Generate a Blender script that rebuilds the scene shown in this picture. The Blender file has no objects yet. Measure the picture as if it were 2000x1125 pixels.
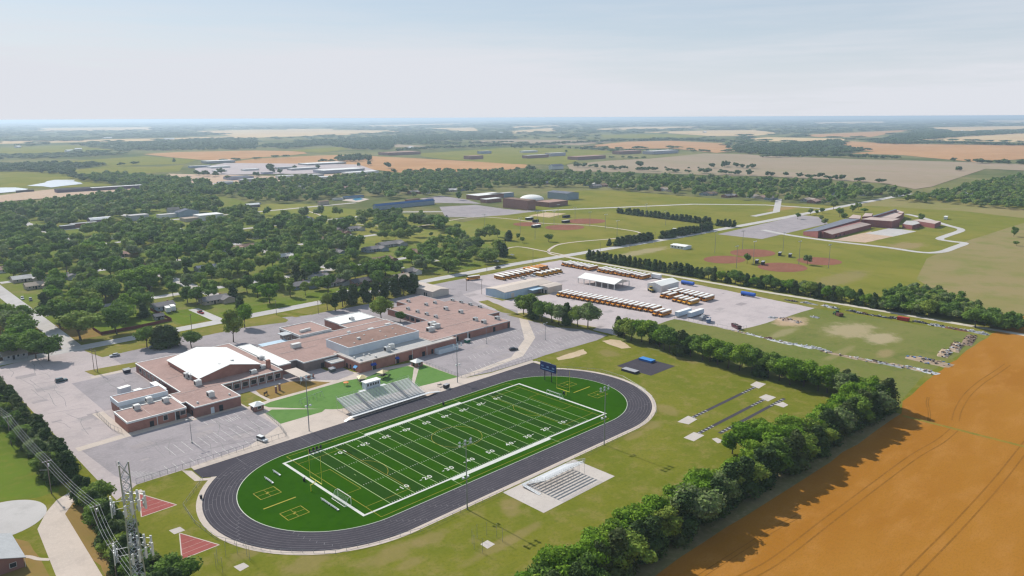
import bpy, math, random
import numpy as np
from mathutils import Vector, Matrix
R = math.radians
random.seed(7)
rng = np.random.default_rng(11)
S = bpy.context.scene
COL = S.collection

# ------------------------------------------------------------------ camera
CF, CX, CY, CZ, YAW, PITCH, ROLL = 1483.5465, -109.1464, -175.0511, 112.7875, 0.76876, 0.220801, -0.004479
FW = np.array([math.sin(YAW)*math.cos(PITCH), math.cos(YAW)*math.cos(PITCH), -math.sin(PITCH)])
_r = np.array([math.cos(YAW), -math.sin(YAW), 0.0]); _u = np.cross(_r, FW)
RT = math.cos(ROLL)*_r + math.sin(ROLL)*_u
UP = -math.sin(ROLL)*_r + math.cos(ROLL)*_u
CAMP = np.array([CX, CY, CZ])
def G(px, py, z=0.0):
    """surveyed ground position (metres) of a spot on the 2000x1125 site photo"""
    d = FW + RT*(px-1000)/CF + UP*(562.5-py)/CF
    t = (z-CZ)/d[2]
    p = CAMP + d*t
    return (float(p[0]), float(p[1]))
def PR(x, y, z=0.0):
    d = np.array([x, y, z]) - CAMP
    w = float(d @ FW)
    return 1000+CF*float(d @ RT)/w, 562.5-CF*float(d @ UP)/w, w
def GP(pts): return [G(*p) for p in pts]
cam = bpy.data.cameras.new('camera'); co = bpy.data.objects.new('camera', cam); COL.objects.link(co)
M = Matrix(((RT[0], UP[0], -FW[0], CX), (RT[1], UP[1], -FW[1], CY), (RT[2], UP[2], -FW[2], CZ), (0, 0, 0, 1)))
co.matrix_world = M
cam.sensor_fit = 'HORIZONTAL'; cam.sensor_width = 36.0; cam.lens = 36.0*CF/2000.0
cam.clip_start = 0.5; cam.clip_end = 120000
S.camera = co

# ------------------------------------------------------------------ materials
MATS = {}
def lin(c):
    return tuple(((v/255)/12.92 if v/255 <= 0.04045 else (((v/255)+0.055)/1.055)**2.4) for v in c)
def nodes_of(name):
    m = bpy.data.materials.new(name); m.use_nodes = True
    nt = m.node_tree; b = nt.nodes['Principled BSDF']
    return m, nt, b
def noise(nt, scale, detail=3, rough=0.55, vec=None):
    n = nt.nodes.new('ShaderNodeTexNoise'); n.inputs['Scale'].default_value = scale
    n.inputs['Detail'].default_value = detail; n.inputs['Roughness'].default_value = rough
    if vec is not None: nt.links.new(vec, n.inputs['Vector'])
    return n.outputs['Fac']
def ramp(nt, fac, a, b):
    r = nt.nodes.new('ShaderNodeMapRange'); r.inputs['From Min'].default_value = a; r.inputs['From Max'].default_value = b
    r.interpolation_type = 'SMOOTHSTEP'
    nt.links.new(fac, r.inputs['Value']); return r.outputs['Result']
def mix(nt, fac, c1, c2):
    m = nt.nodes.new('ShaderNodeMix'); m.data_type = 'RGBA'
    for s, c in ((m.inputs[6], c1), (m.inputs[7], c2)):
        if isinstance(c, tuple): s.default_value = (*c, 1)
        else: nt.links.new(c, s)
    if isinstance(fac, (int, float)): m.inputs[0].default_value = fac
    else: nt.links.new(fac, m.inputs[0])
    return m.outputs[2]
def pos(nt): return nt.nodes.new('ShaderNodeNewGeometry').outputs['Position']
def objc(nt): return nt.nodes.new('ShaderNodeTexCoord').outputs['Object']
def math_(nt, op, a, b=None):
    m = nt.nodes.new('ShaderNodeMath'); m.operation = op
    for i, v in enumerate((a, b)):
        if v is None: continue
        if isinstance(v, (int, float)): m.inputs[i].default_value = v
        else: nt.links.new(v, m.inputs[i])
    return m.outputs[0]
def mapping(nt, vec, scale=(1, 1, 1), rot=0, loc=(0, 0, 0)):
    m = nt.nodes.new('ShaderNodeMapping'); m.inputs['Scale'].default_value = scale
    m.inputs['Rotation'].default_value = (0, 0, rot); m.inputs['Location'].default_value = loc
    nt.links.new(vec, m.inputs['Vector']); return m.outputs[0]
def bump(nt, b, h, strength, dist):
    n = nt.nodes.new('ShaderNodeBump'); n.inputs['Strength'].default_value = strength; n.inputs['Distance'].default_value = dist
    nt.links.new(h, n.inputs['Height']); nt.links.new(n.outputs[0], b.inputs['Normal'])

def mat(name, c, rough=0.7, c2=None, scale=0.6, amt=0.5, metal=0.0, spec=0.3, obj=False, fine=0.0):
    """plain paint / metal / masonry with a soft weathered variation"""
    if name in MATS: return MATS[name]
    m, nt, b = nodes_of(name)
    b.inputs['Roughness'].default_value = rough; b.inputs['Metallic'].default_value = metal
    b.inputs['Specular IOR Level'].default_value = spec
    v = objc(nt) if obj else pos(nt)
    c2 = c2 or tuple(x*0.75 for x in c)
    f = math_(nt, 'MULTIPLY', ramp(nt, noise(nt, scale, 5, 0.6, v), 0.35, 0.7), amt)
    col = mix(nt, f, c, c2)
    if fine:
        g = noise(nt, fine, 2, 0.5, v)
        col = mix(nt, math_(nt, 'MULTIPLY', ramp(nt, g, 0.4, 0.75), 0.35), col, tuple(x*0.55 for x in c))
    nt.links.new(col, b.inputs['Base Color'])
    MATS[name] = m
    return m

def ground_mat(name, cols, scales=(0.008, 0.06, 0.5), rough=0.95, stretch=(1, 1, 1), rot=0, bmp=0.0, spots=(), wave=None, ctr=0.3):
    """ground cover mixed from several real tones at several sizes; spots = bare/worn patches (x, y, rx, ry, colour, amount)"""
    if name in MATS: return MATS[name]
    m, nt, b = nodes_of(name)
    b.inputs['Roughness'].default_value = rough; b.inputs['Specular IOR Level'].default_value = 0.0
    p = mapping(nt, pos(nt), stretch, rot)
    col = mix(nt, ramp(nt, noise(nt, scales[0], 4, 0.6, p), 0.5-ctr/2, 0.5+ctr/2), cols[0], cols[1])
    if len(cols) > 2:
        col = mix(nt, math_(nt, 'MULTIPLY', ramp(nt, noise(nt, scales[1], 5, 0.65, p), 0.45, 0.72), 0.8), col, cols[2])
    if len(cols) > 3:
        col = mix(nt, math_(nt, 'MULTIPLY', ramp(nt, noise(nt, scales[2], 4, 0.7, p), 0.42, 0.75), 0.6), col, cols[3])
    if wave:
        w = nt.nodes.new('ShaderNodeTexWave'); w.inputs['Scale'].default_value = wave[0]; w.inputs['Distortion'].default_value = 2.5
        w.inputs['Detail'].default_value = 2; w.inputs['Detail Scale'].default_value = 0.4
        nt.links.new(mapping(nt, pos(nt), (1, 1, 1), wave[1]), w.inputs['Vector'])
        col = mix(nt, math_(nt, 'MULTIPLY', w.outputs['Fac'], wave[2]), col, wave[3])
    if spots:
        P = pos(nt)
        wob = math_(nt, 'MULTIPLY', math_(nt, 'SUBTRACT', noise(nt, 0.12, 5, 0.7, P), 0.5), 1.6)
        for (x, y, rx, ry, c, a) in spots:
            q = nt.nodes.new('ShaderNodeVectorMath'); q.operation = 'SUBTRACT'; nt.links.new(P, q.inputs[0]); q.inputs[1].default_value = (x, y, 0)
            q2 = nt.nodes.new('ShaderNodeVectorMath'); q2.operation = 'DIVIDE'; nt.links.new(q.outputs[0], q2.inputs[0]); q2.inputs[1].default_value = (rx, ry, 1e6)
            q3 = nt.nodes.new('ShaderNodeVectorMath'); q3.operation = 'LENGTH'; nt.links.new(q2.outputs[0], q3.inputs[0])
            f = math_(nt, 'SUBTRACT', 1.0, math_(nt, 'ADD', q3.outputs['Value'], wob))
            col = mix(nt, math_(nt, 'MULTIPLY', ramp(nt, f, -0.15, 0.5), a), col, c)
    nt.links.new(col, b.inputs['Base Color'])
    if bmp: bump(nt, b, noise(nt, 2.2, 4, 0.7, pos(nt)), 0.5, bmp)
    MATS[name] = m
    return m

def leaf_mat(name, cols, transl=0.25, attr=False):
    if name in MATS: return MATS[name]
    m, nt, b = nodes_of(name)
    b.inputs['Roughness'].default_value = 0.7; b.inputs['Specular IOR Level'].default_value = 0.05
    if attr:
        a = nt.nodes.new('ShaderNodeAttribute'); a.attribute_name = 'tint'; rnd = a.outputs['Fac']
    else:
        rnd = nt.nodes.new('ShaderNodeObjectInfo').outputs['Random']
    col = mix(nt, ramp(nt, rnd, 0.0, 0.55), cols[0], cols[1])
    col = mix(nt, ramp(nt, rnd, 0.45, 0.8), col, cols[2])
    if len(cols) > 3: col = mix(nt, ramp(nt, rnd, 0.84, 0.9), col, cols[3])
    isl = nt.nodes.new('ShaderNodeNewGeometry').outputs['Random Per Island']
    col = mix(nt, math_(nt, 'MULTIPLY', isl, 0.55), col, tuple(min(1, x*1.7) for x in cols[1]))
    nt.links.new(col, b.inputs['Base Color'])
    t = nt.nodes.new('ShaderNodeBsdfTranslucent'); nt.links.new(col, t.inputs['Color'])
    ms = nt.nodes.new('ShaderNodeMixShader'); ms.inputs[0].default_value = transl
    nt.links.new(b.outputs[0], ms.inputs[1]); nt.links.new(t.outputs[0], ms.inputs[2])
    nt.links.new(ms.outputs[0], nt.nodes['Material Output'].inputs['Surface'])
    MATS[name] = m
    return m

# ------------------------------------------------------------------ mesh building
class MB:
    def __init__(s): s.v = []; s.f = []; s.m = []
    def add(s, vs, fs, mi=0):
        o = len(s.v); s.v += [tuple(map(float, v)) for v in vs]
        s.f += [tuple(i+o for i in f) for f in fs]; s.m += [mi]*len(fs); return s
    def poly(s, pts, z, mi=0): return s.add([(p[0], p[1], z) for p in pts], [tuple(range(len(pts)))], mi)
    def quad(s, a, b, c, d, mi=0): return s.add([a, b, c, d], [(0, 1, 2, 3)], mi)
    def box(s, c, d, rz=0.0, mi=0):
        """box by centre and full size"""
        x, y, z = (k/2 for k in d); cs, sn = math.cos(rz), math.sin(rz)
        vs = []
        for sx, sy, sz in ((-1,-1,-1),(1,-1,-1),(1,1,-1),(-1,1,-1),(-1,-1,1),(1,-1,1),(1,1,1),(-1,1,1)):
            X, Y = sx*x, sy*y
            vs.append((c[0]+X*cs-Y*sn, c[1]+X*sn+Y*cs, c[2]+sz*z))
        return s.add(vs, [(0,3,2,1),(4,5,6,7),(0,1,5,4),(1,2,6,5),(2,3,7,6),(3,0,4,7)], mi)
    def bx(s, x0, x1, y0, y1, z0, z1, mi=0):
        return s.box(((x0+x1)/2, (y0+y1)/2, (z0+z1)/2), (abs(x1-x0), abs(y1-y0), abs(z1-z0)), 0, mi)
    def prism(s, pts, z0, z1, mi=0, caps=True):
        n = len(pts)
        vs = [(p[0], p[1], z0) for p in pts]+[(p[0], p[1], z1) for p in pts]
        fs = [(i, (i+1) % n, n+(i+1) % n, n+i) for i in range(n)]
        if caps: fs += [tuple(range(n, 2*n)), tuple(range(n-1, -1, -1))]
        return s.add(vs, fs, mi)
    def tube(s, a, b, r, r2=None, n=6, mi=0):
        a, b = Vector(a), Vector(b); r2 = r if r2 is None else r2
        d = (b-a)
        if d.length < 1e-6: return s
        d.normalize(); t = Vector((0, 0, 1)) if abs(d.z) < 0.9 else Vector((1, 0, 0))
        u = d.cross(t).normalized(); w = d.cross(u)
        vs = [a+(u*math.cos(2*math.pi*k/n)+w*math.sin(2*math.pi*k/n))*r for k in range(n)]
        vs += [b+(u*math.cos(2*math.pi*k/n)+w*math.sin(2*math.pi*k/n))*r2 for k in range(n)]
        fs = [(k, (k+1) % n, n+(k+1) % n, n+k) for k in range(n)]+[tuple(range(n-1, -1, -1)), tuple(range(n, 2*n))]
        return s.add(vs, fs, mi)
    def wheel(s, c, r, w, axis='y', n=14, mi=0):
        h = Vector((0, w/2, 0)) if axis == 'y' else Vector((w/2, 0, 0))
        c = Vector(c); return s.tube(c-h, c+h, r, r, n, mi)
    def lathe(s, prof, n=24, c=(0, 0, 0), mi=0):
        vs = []; fs = []
        for r, z in prof:
            for k in range(n):
                a = 2*math.pi*k/n; vs.append((c[0]+r*math.cos(a), c[1]+r*math.sin(a), c[2]+z))
        for i in range(len(prof)-1):
            for k in range(n):
                fs.append((i*n+k, i*n+(k+1) % n, (i+1)*n+(k+1) % n, (i+1)*n+k))
        return s.add(vs, fs, mi)
    def build(s, name, mats, parent=None, smooth=False):
        me = bpy.data.meshes.new(name); me.from_pydata(s.v, [], s.f)
        for m in (mats if isinstance(mats, (list, tuple)) else [mats]): me.materials.append(m)
        if any(s.m): me.polygons.foreach_set('material_index', s.m)
        if smooth: me.polygons.foreach_set('use_smooth', [True]*len(me.polygons))
        me.update()
        o = bpy.data.objects.new(name, me); COL.objects.link(o)
        if parent is not None: o.parent = parent
        return o

def tag(o, label=None, cat=None, group=None, kind=None):
    if label: o['label'] = label
    if cat: o['category'] = cat
    if group: o['group'] = group
    if kind: o['kind'] = kind
    return o
def thing(name, label, cat, loc=(0, 0, 0), rz=0.0, group=None):
    o = bpy.data.objects.new(name, None); COL.objects.link(o)
    o.empty_display_size = 0.5
    o.location = (loc[0], loc[1], loc[2] if len(loc) > 2 else 0.0); o.rotation_euler = (0, 0, rz)
    return tag(o, label, cat, group)
def dup(root, loc, rz, label=None, group=None, scale=None):
    r = root.copy(); COL.objects.link(r)
    r.location = (loc[0], loc[1], loc[2] if len(loc) > 2 else 0.0); r.rotation_euler = (0, 0, rz)
    if scale is not None: r.scale = scale
    if label: r['label'] = label
    if group: r['group'] = group
    for ch in KIDS.get(root.name, list(root.children)):
        c = ch.copy(); COL.objects.link(c); c.parent = r
        for g in list(ch.children):
            d = g.copy(); COL.objects.link(d); d.parent = c
    return r
KIDS = {}
def struct(name, mb, m): return tag(mb.build(name, m), kind='structure')
def jag(pts, step, amp, closed=True):
    """uneven natural outline"""
    out = []; n = len(pts)
    for i in range(n if closed else n-1):
        a, b = pts[i], pts[(i+1) % n]; L = math.hypot(b[0]-a[0], b[1]-a[1]); k = max(1, int(L/step))
        for j in range(k):
            t = j/k; w = 0 if j == 0 else random.uniform(-amp, amp)
            nx, ny = -(b[1]-a[1])/max(L, 1e-6), (b[0]-a[0])/max(L, 1e-6)
            out.append((a[0]+(b[0]-a[0])*t+nx*w, a[1]+(b[1]-a[1])*t+ny*w))
    if not closed: out.append(pts[-1])
    return out
def ribbon(mb, pts, w, z, mi=0):
    n = len(pts); L = []; Rr = []
    for i in range(n):
        a = pts[max(0, i-1)]; b = pts[min(n-1, i+1)]
        dx, dy = b[0]-a[0], b[1]-a[1]; l = math.hypot(dx, dy) or 1
        L.append((pts[i][0]-dy/l*w/2, pts[i][1]+dx/l*w/2, z)); Rr.append((pts[i][0]+dy/l*w/2, pts[i][1]-dx/l*w/2, z))
    for i in range(n-1): mb.quad(Rr[i], Rr[i+1], L[i+1], L[i], mi)
    return mb
def smooth_line(pts, k=6):
    out = []; n = len(pts)
    for i in range(n-1):
        p0, p1, p2, p3 = pts[max(0, i-1)], pts[i], pts[i+1], pts[min(n-1, i+2)]
        for j in range(k):
            t = j/k
            out.append(tuple(0.5*((2*p1[c])+(-p0[c]+p2[c])*t+(2*p0[c]-5*p1[c]+4*p2[c]-p3[c])*t*t+(-p0[c]+3*p1[c]-3*p2[c]+p3[c])*t**3) for c in (0, 1)))
    out.append(pts[-1]); return out
def inpoly(x, y, pts):
    c = False; n = len(pts); j = n-1
    for i in range(n):
        if ((pts[i][1] > y) != (pts[j][1] > y)) and (x < (pts[j][0]-pts[i][0])*(y-pts[i][1])/(pts[j][1]-pts[i][1])+pts[i][0]): c = not c
        j = i
    return c
ORD = ['nearest', 'second nearest', 'third nearest', 'fourth nearest', 'fifth nearest', 'sixth nearest', 'seventh nearest', 'eighth nearest', 'ninth nearest', 'tenth nearest',
       'eleventh nearest', 'twelfth nearest']
NTH = ['first', 'second', 'third', 'fourth', 'fifth', 'sixth', 'seventh', 'eighth', 'ninth', 'tenth', 'eleventh', 'twelfth', 'thirteenth', 'fourteenth', 'fifteenth',
       'sixteenth', 'seventeenth', 'eighteenth', 'nineteenth', 'twentieth']
_T = {2: 'twenty', 3: 'thirty', 4: 'forty', 5: 'fifty', 6: 'sixty', 7: 'seventy'}
def nth(i):
    i += 1
    if i <= 20: return NTH[i-1]
    t, u = divmod(i, 10)
    return (_T[t][:-1]+'ieth') if u == 0 else _T[t]+'-'+NTH[u-1]
# ------------------------------------------------------------------ world, sun, air
SUN_EL = R(38.0); SUN_AZ = R(90.5)            # the shadows of the field's light poles run straight towards -y
w = bpy.data.worlds.new('World'); S.world = w; w.use_nodes = True
nt = w.node_tree; bg = nt.nodes['Background']
sky = nt.nodes.new('ShaderNodeTexSky'); sky.sky_type = 'NISHITA'; sky.sun_disc = False
sky.sun_elevation = SUN_EL; sky.sun_rotation = R(0.0); sky.altitude = 400; sky.air_density = 1.0; sky.dust_density = 0.8; sky.ozone_density = 1.5
tc = nt.nodes.new('ShaderNodeTexCoord')
cl = mapping(nt, tc.outputs['Generated'], (1.0, 1.0, 14.0))
n1 = noise(nt, 1.6, 6, 0.6, cl); n2 = noise(nt, 5.0, 5, 0.6, cl)
f = math_(nt, 'ADD', math_(nt, 'MULTIPLY', ramp(nt, n1, 0.34, 0.64), 0.55), math_(nt, 'MULTIPLY', ramp(nt, n2, 0.4, 0.8), 0.2))
sep = nt.nodes.new('ShaderNodeSeparateXYZ'); nt.links.new(tc.outputs['Generated'], sep.inputs[0])
veil = math_(nt, 'SUBTRACT', 1.0, ramp(nt, sep.outputs['Z'], 0.03, 0.22))        # thin bright overcast low over the plain, open blue above
hor = math_(nt, 'SUBTRACT', 1.0, ramp(nt, sep.outputs['Z'], 0.0, 0.11))
f = math_(nt, 'MINIMUM', math_(nt, 'MULTIPLY', veil, math_(nt, 'ADD', f, math_(nt, 'ADD', math_(nt, 'MULTIPLY', hor, 0.45), 0.42))), 1.0)
CLOUD = mix(nt, f, mix(nt, 0.5, sky.outputs[0], (6.4, 8.0, 9.6)), (8.4, 8.65, 9.3))
nt.links.new(CLOUD, bg.inputs['Color']); bg.inputs['Strength'].default_value = 0.078
sl = bpy.data.lights.new('sun', 'SUN'); so = bpy.data.objects.new('sun', sl); COL.objects.link(so)
sl.energy = 5.0; sl.angle = R(0.5); sl.color = (1.0, 0.955, 0.88)
sd = Vector((math.cos(SUN_AZ)*math.cos(SUN_EL), math.sin(SUN_AZ)*math.cos(SUN_EL), math.sin(SUN_EL)))
so.rotation_euler = sd.to_track_quat('Z', 'Y').to_euler(); so.location = (0, 0, 300)
S.view_settings.view_transform = 'Standard'; S.view_settings.look = 'None'; S.view_settings.gamma = 1.0
S.view_settings.use_curve_mapping = False; S.view_settings.exposure = 0.18
S.cycles.max_bounces = 5; S.cycles.diffuse_bounces = 2; S.cycles.transparent_max_bounces = 8; S.cycles.volume_bounces = 0
S.cycles.use_denoising = True
S.cycles.filter_width = 1.3
S.cycles.sample_clamp_indirect = 6

hz = bpy.data.materials.new('air'); hz.use_nodes = True; ht = hz.node_tree
for n in list(ht.nodes): ht.nodes.remove(n)
ho = ht.nodes.new('ShaderNodeOutputMaterial'); pv = ht.nodes.new('ShaderNodeVolumePrincipled')
pv.inputs['Color'].default_value = (0.68, 0.84, 1.0, 1); pv.inputs['Density'].default_value = 1.05e-4; pv.inputs['Anisotropy'].default_value = 0.28
ht.links.new(pv.outputs[0], ho.inputs['Volume'])
GR = 36000.0
ho_ = MB().bx(-GR-60, GR+60, -GR-60, GR+60, -1.0, 113.35).build('haze', hz); ho_.location = (CX, CY, 0); ho_.rotation_euler = (0, 0, -YAW); tag(ho_, kind='stuff')

# ------------------------------------------------------------------ ground covers
C_LAWN = [(0.165, 0.163, 0.022), (0.125, 0.142, 0.014), (0.225, 0.185, 0.060), (0.092, 0.108, 0.010)]
SP = []
def spot(px, py, rx, ry, c=(0.25, 0.185, 0.085), a=0.5):
    x, y = G(px, py); SP.append((x, y, rx*.6, ry*.8, c, a))
for s in ((985, 1060, 26, 3, ), (840, 1050, 12, 4), (760, 1085, 16, 5), (1000, 1000, 6, 5), (1300, 800, 8, 10), (1270, 830, 10, 5), (1190, 690, 9, 9), (1115, 690, 14, 9), (1350, 700, 14, 10),
          (800, 1100, 9, 3), (955, 880, 4, 3), (600, 1100, 14, 5), (480, 1080, 8, 4), (1240, 850, 12, 3), (1330, 950, 12, 3), (1000, 985, 7, 4)):
    spot(*s)
m_lawn = ground_mat('lawn_grass', C_LAWN, (0.035, 0.16, 0.9), bmp=0.05, spots=SP, wave=(0.075, R(90), 0.10, (0.17, 0.165, 0.04)))
m_field_green = ground_mat('pasture_grass', [(0.150, 0.166, 0.024), (0.20, 0.186, 0.036), (0.115, 0.138, 0.02), (0.215, 0.165, 0.05)], (0.012, 0.045, 0.5), stretch=(1, 0.6, 1),
                           spots=[(*G(1350, 610), 60, 6, (0.29, 0.2, 0.1), .5), (*G(1770, 480), 30, 14, (0.3, 0.21, 0.12), .6), (*G(1255, 492), 40, 9, (0.33, 0.27, 0.17), .7),
                                  (*G(1640, 545), 50, 12, (0.24, 0.19, 0.09), .6), (*G(1530, 407), 40, 12, (0.35, 0.2, 0.1), .6)])
m_junkfield = ground_mat('rough_grass', [(0.13, 0.155, 0.035), (0.17, 0.17, 0.05), (0.10, 0.13, 0.028), (0.19, 0.16, 0.07)], (0.02, 0.08, 0.5), bmp=0.05,
                         spots=[(*G(1660, 645), 20, 13, (0.33, 0.27, 0.16), .9), (*G(1720, 660), 14, 9, (0.34, 0.28, 0.17), .9), (*G(1545, 628), 13, 10, (0.42, 0.3, 0.2), .9), (*G(1730, 690), 9, 4, (0.3, 0.22, 0.12), .6),
                                (*G(1530, 650), 16, 4, (0.3, 0.25, 0.14), .6), (*G(1640, 690), 18, 3, (0.27, 0.22, 0.11), .5)])
m_farland = ground_mat('far_country', [(0.07, 0.095, 0.03), (0.16, 0.16, 0.06), (0.06, 0.085, 0.028), (0.30, 0.23, 0.12)], (0.0012, 0.003, 0.012), ctr=0.2)
m_wheat = ground_mat('ripe_wheat', [(0.330, 0.148, 0.024), (0.295, 0.122, 0.017), (0.372, 0.172, 0.042), (0.225, 0.104, 0.014)], (0.012, 0.05, 0.9), stretch=(1, 2.4, 1), bmp=0.12,
                     wave=(0.11, R(4), 0.22, (0.30, 0.14, 0.022)))
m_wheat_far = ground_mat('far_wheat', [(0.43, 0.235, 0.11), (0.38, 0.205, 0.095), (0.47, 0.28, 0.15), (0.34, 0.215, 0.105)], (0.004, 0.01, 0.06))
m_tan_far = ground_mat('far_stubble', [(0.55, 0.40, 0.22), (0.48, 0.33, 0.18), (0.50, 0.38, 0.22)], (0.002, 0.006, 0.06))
m_fallow = ground_mat('fallow_soil', [(0.31, 0.235, 0.17), (0.27, 0.215, 0.145), (0.25, 0.22, 0.13), (0.34, 0.26, 0.2)], (0.004, 0.012, 0.08), stretch=(1, 0.4, 1), rot=0.5)
m_gravel_lot = ground_mat('gravel', [(0.40, 0.345, 0.345), (0.45, 0.39, 0.385), (0.34, 0.30, 0.30), (0.48, 0.42, 0.41)], (0.02, 0.09, 0.7))
m_lot_old = ground_mat('old_concrete_lot', [(0.43, 0.365, 0.355), (0.38, 0.328, 0.32), (0.33, 0.288, 0.285), (0.47, 0.405, 0.39)], (0.03, 0.10, 0.6))
m_asphalt = ground_mat('worn_asphalt', [(0.32, 0.285, 0.292), (0.28, 0.25, 0.257), (0.235, 0.212, 0.218), (0.365, 0.327, 0.33)], (0.03, 0.12, 0.9))
m_concrete = ground_mat('concrete_walk', [(0.52, 0.44, 0.38), (0.47, 0.40, 0.345), (0.42, 0.355, 0.31), (0.56, 0.48, 0.42)], (0.06, 0.2, 1.2))
m_road = ground_mat('pale_road', [(0.47, 0.445, 0.43), (0.43, 0.405, 0.39), (0.38, 0.36, 0.345)], (0.03, 0.15))
m_track = ground_mat('track_rubber', [(0.064, 0.058, 0.069), (0.055, 0.050, 0.060), (0.074, 0.067, 0.078), (0.088, 0.08, 0.09)], (0.05, 0.2, 1.4), rough=0.85)
m_turf = ground_mat('football_turf', [(0.021, 0.073, 0.0006), (0.025, 0.082, 0.0006), (0.018, 0.064, 0.0006)], (0.05, 0.3), rough=0.9)
m_turf_dark = ground_mat('football_turf_stripe', [(0.019, 0.056, 0.005), (0.022, 0.061, 0.006), (0.017, 0.051, 0.004)], (0.05, 0.3), rough=0.9)
m_turf_pale = ground_mat('play_turf', [(0.105, 0.20, 0.052), (0.12, 0.215, 0.06), (0.09, 0.18, 0.045)], (0.05, 0.3), rough=0.9)
m_white_line = mat('white_line_paint', (0.54, 0.54, 0.50), 0.8, (0.44, 0.46, 0.39), 0.8, 0.6)
m_thin_line = mat('thin_line_paint', (0.34, 0.45, 0.20), 0.8, (0.27, 0.38, 0.15), 0.8, 0.6)
m_yellow_line = mat('yellow_line_paint', (0.30, 0.25, 0.012), 0.8, (0.24, 0.21, 0.01), 0.6, 0.8)
m_lane = mat('lane_paint', (0.22, 0.21, 0.225), 0.8, (0.10, 0.095, 0.105), 0.35, 1.0)
m_lot_line = mat('parking_line_paint', (0.62, 0.60, 0.56), 0.8, (0.42, 0.41, 0.4), 0.5, 1.0)
m_red_clay = ground_mat('red_cinder', [(0.23, 0.098, 0.065), (0.20, 0.085, 0.056), (0.26, 0.125, 0.085)], (0.06, 0.4))
m_sand = ground_mat('pale_sand', [(0.50, 0.38, 0.27), (0.44, 0.34, 0.22), (0.40, 0.32, 0.18)], (0.1, 0.5))
m_lush = ground_mat('lush_lawn', [(0.115, 0.165, 0.02), (0.10, 0.14, 0.018), (0.15, 0.16, 0.03)], (0.04, 0.2))
m_dry = ground_mat('dry_lawn', [(0.27, 0.17, 0.065), (0.22, 0.15, 0.05), (0.19, 0.15, 0.04)], (0.04, 0.2))
m_verge = ground_mat('verge_grass', [(0.19, 0.175, 0.04), (0.15, 0.155, 0.034), (0.26, 0.19, 0.075)], (0.05, 0.25))
m_edge_grass = ground_mat('field_edge_grass', [(0.20, 0.165, 0.085), (0.15, 0.14, 0.06), (0.25, 0.20, 0.11)], (0.08, 0.5), bmp=0.08)  # grey-brown dry grass between hedgerow and wheat
m_water = mat('pond_water', (0.56, 0.58, 0.60), 0.2, (0.62, 0.63, 0.65), 0.01, 0.6, spec=0.6)
m_dirt = ground_mat('bare_dirt', [(0.46, 0.33, 0.24), (0.42, 0.31, 0.23), (0.52, 0.40, 0.31)], (0.03, 0.2))

# base sheet to the horizon
n = 160
mb = MB(); rings = [0, 60, 140, 260, 420, 700, 1100, 1700, 2600, 4200, 7000, 11000, 17000, 25000, GR]
for ri in range(1, len(rings)):
    a, b_ = rings[ri-1], rings[ri]
    for k in range(n):
        t0, t1 = 2*math.pi*k/n, 2*math.pi*(k+1)/n
        def P(r, t):
            if r < GR: return (CX+r*math.cos(t), CY+r*math.sin(t), 0.0)
            q = r/max(abs(math.cos(t)), abs(math.sin(t))); u_, v_ = q*math.cos(t), q*math.sin(t)          # square outer edge, one side square to the view
            return (CX+u_*math.cos(-YAW)-v_*math.sin(-YAW), CY+u_*math.sin(-YAW)+v_*math.cos(-YAW), 0.0)
        if b_ == GR and a != 0:
            t0, t1 = t0, t1
        mi = 0 if b_ <= 700 else 1
        if a == 0: mb.add([P(0, 0), P(b_, t0), P(b_, t1)], [(0, 1, 2)], mi)
        else: mb.quad(P(a, t0), P(b_, t0), P(b_, t1), P(a, t1), mi)
struct('ground', mb, [m_lawn, m_farland])

FIELDS = []
def field(name, pts, m, z, px=True, j=(0, 0), avoid=True):
    w_ = GP(pts) if px else list(pts)
    if avoid: FIELDS.append(w_)
    if j[0]: w_ = jag(w_, *j)
    return struct(name, MB().poly(w_, z), m)

# mid-distance pastures
field('meadow', [(820, 470), (880, 440), (1000, 412), (1130, 372), (1200, 372), (1400, 388), (1560, 398), (1640, 402), (1800, 383), (2120, 412), (2300, 470), (2250, 700), (2030, 690), (1900, 655), (1560, 580), (1140, 505), (1000, 500), (870, 500)], m_field_green, 0.012, avoid=False)
field('crop_field', [(1890, 470), (2010, 432), (2300, 500), (2300, 720), (2010, 690), (1880, 600), (1790, 545), (1810, 505)], ground_mat('young_crop', [(0.25, 0.2, 0.095), (0.22, 0.19, 0.075), (0.17, 0.18, 0.05)], (0.01, 0.04)), 0.0202, avoid=False)
field('stubble_strip', [(1640, 402), (1740, 388), (1800, 388), (2000, 408), (2200, 440), (1990, 425), (1880, 412), (1800, 408), (1700, 402)], ground_mat('mown_meadow', [(0.24, 0.2, 0.085), (0.2, 0.19, 0.06), (0.27, 0.21, 0.1)], (0.01, 0.04)), 0.0244, avoid=False)
field('rough_field', [(1190, 660), (1270, 632), (1310, 620), (1360, 622), (1440, 645), (1500, 625), (1590, 602), (1680, 616), (1900, 652), (1922, 664), (1801, 736), (1768, 774), (1742, 802), (1500, 745), (1300, 690)], m_junkfield, 0.016, avoid=False)

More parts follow.
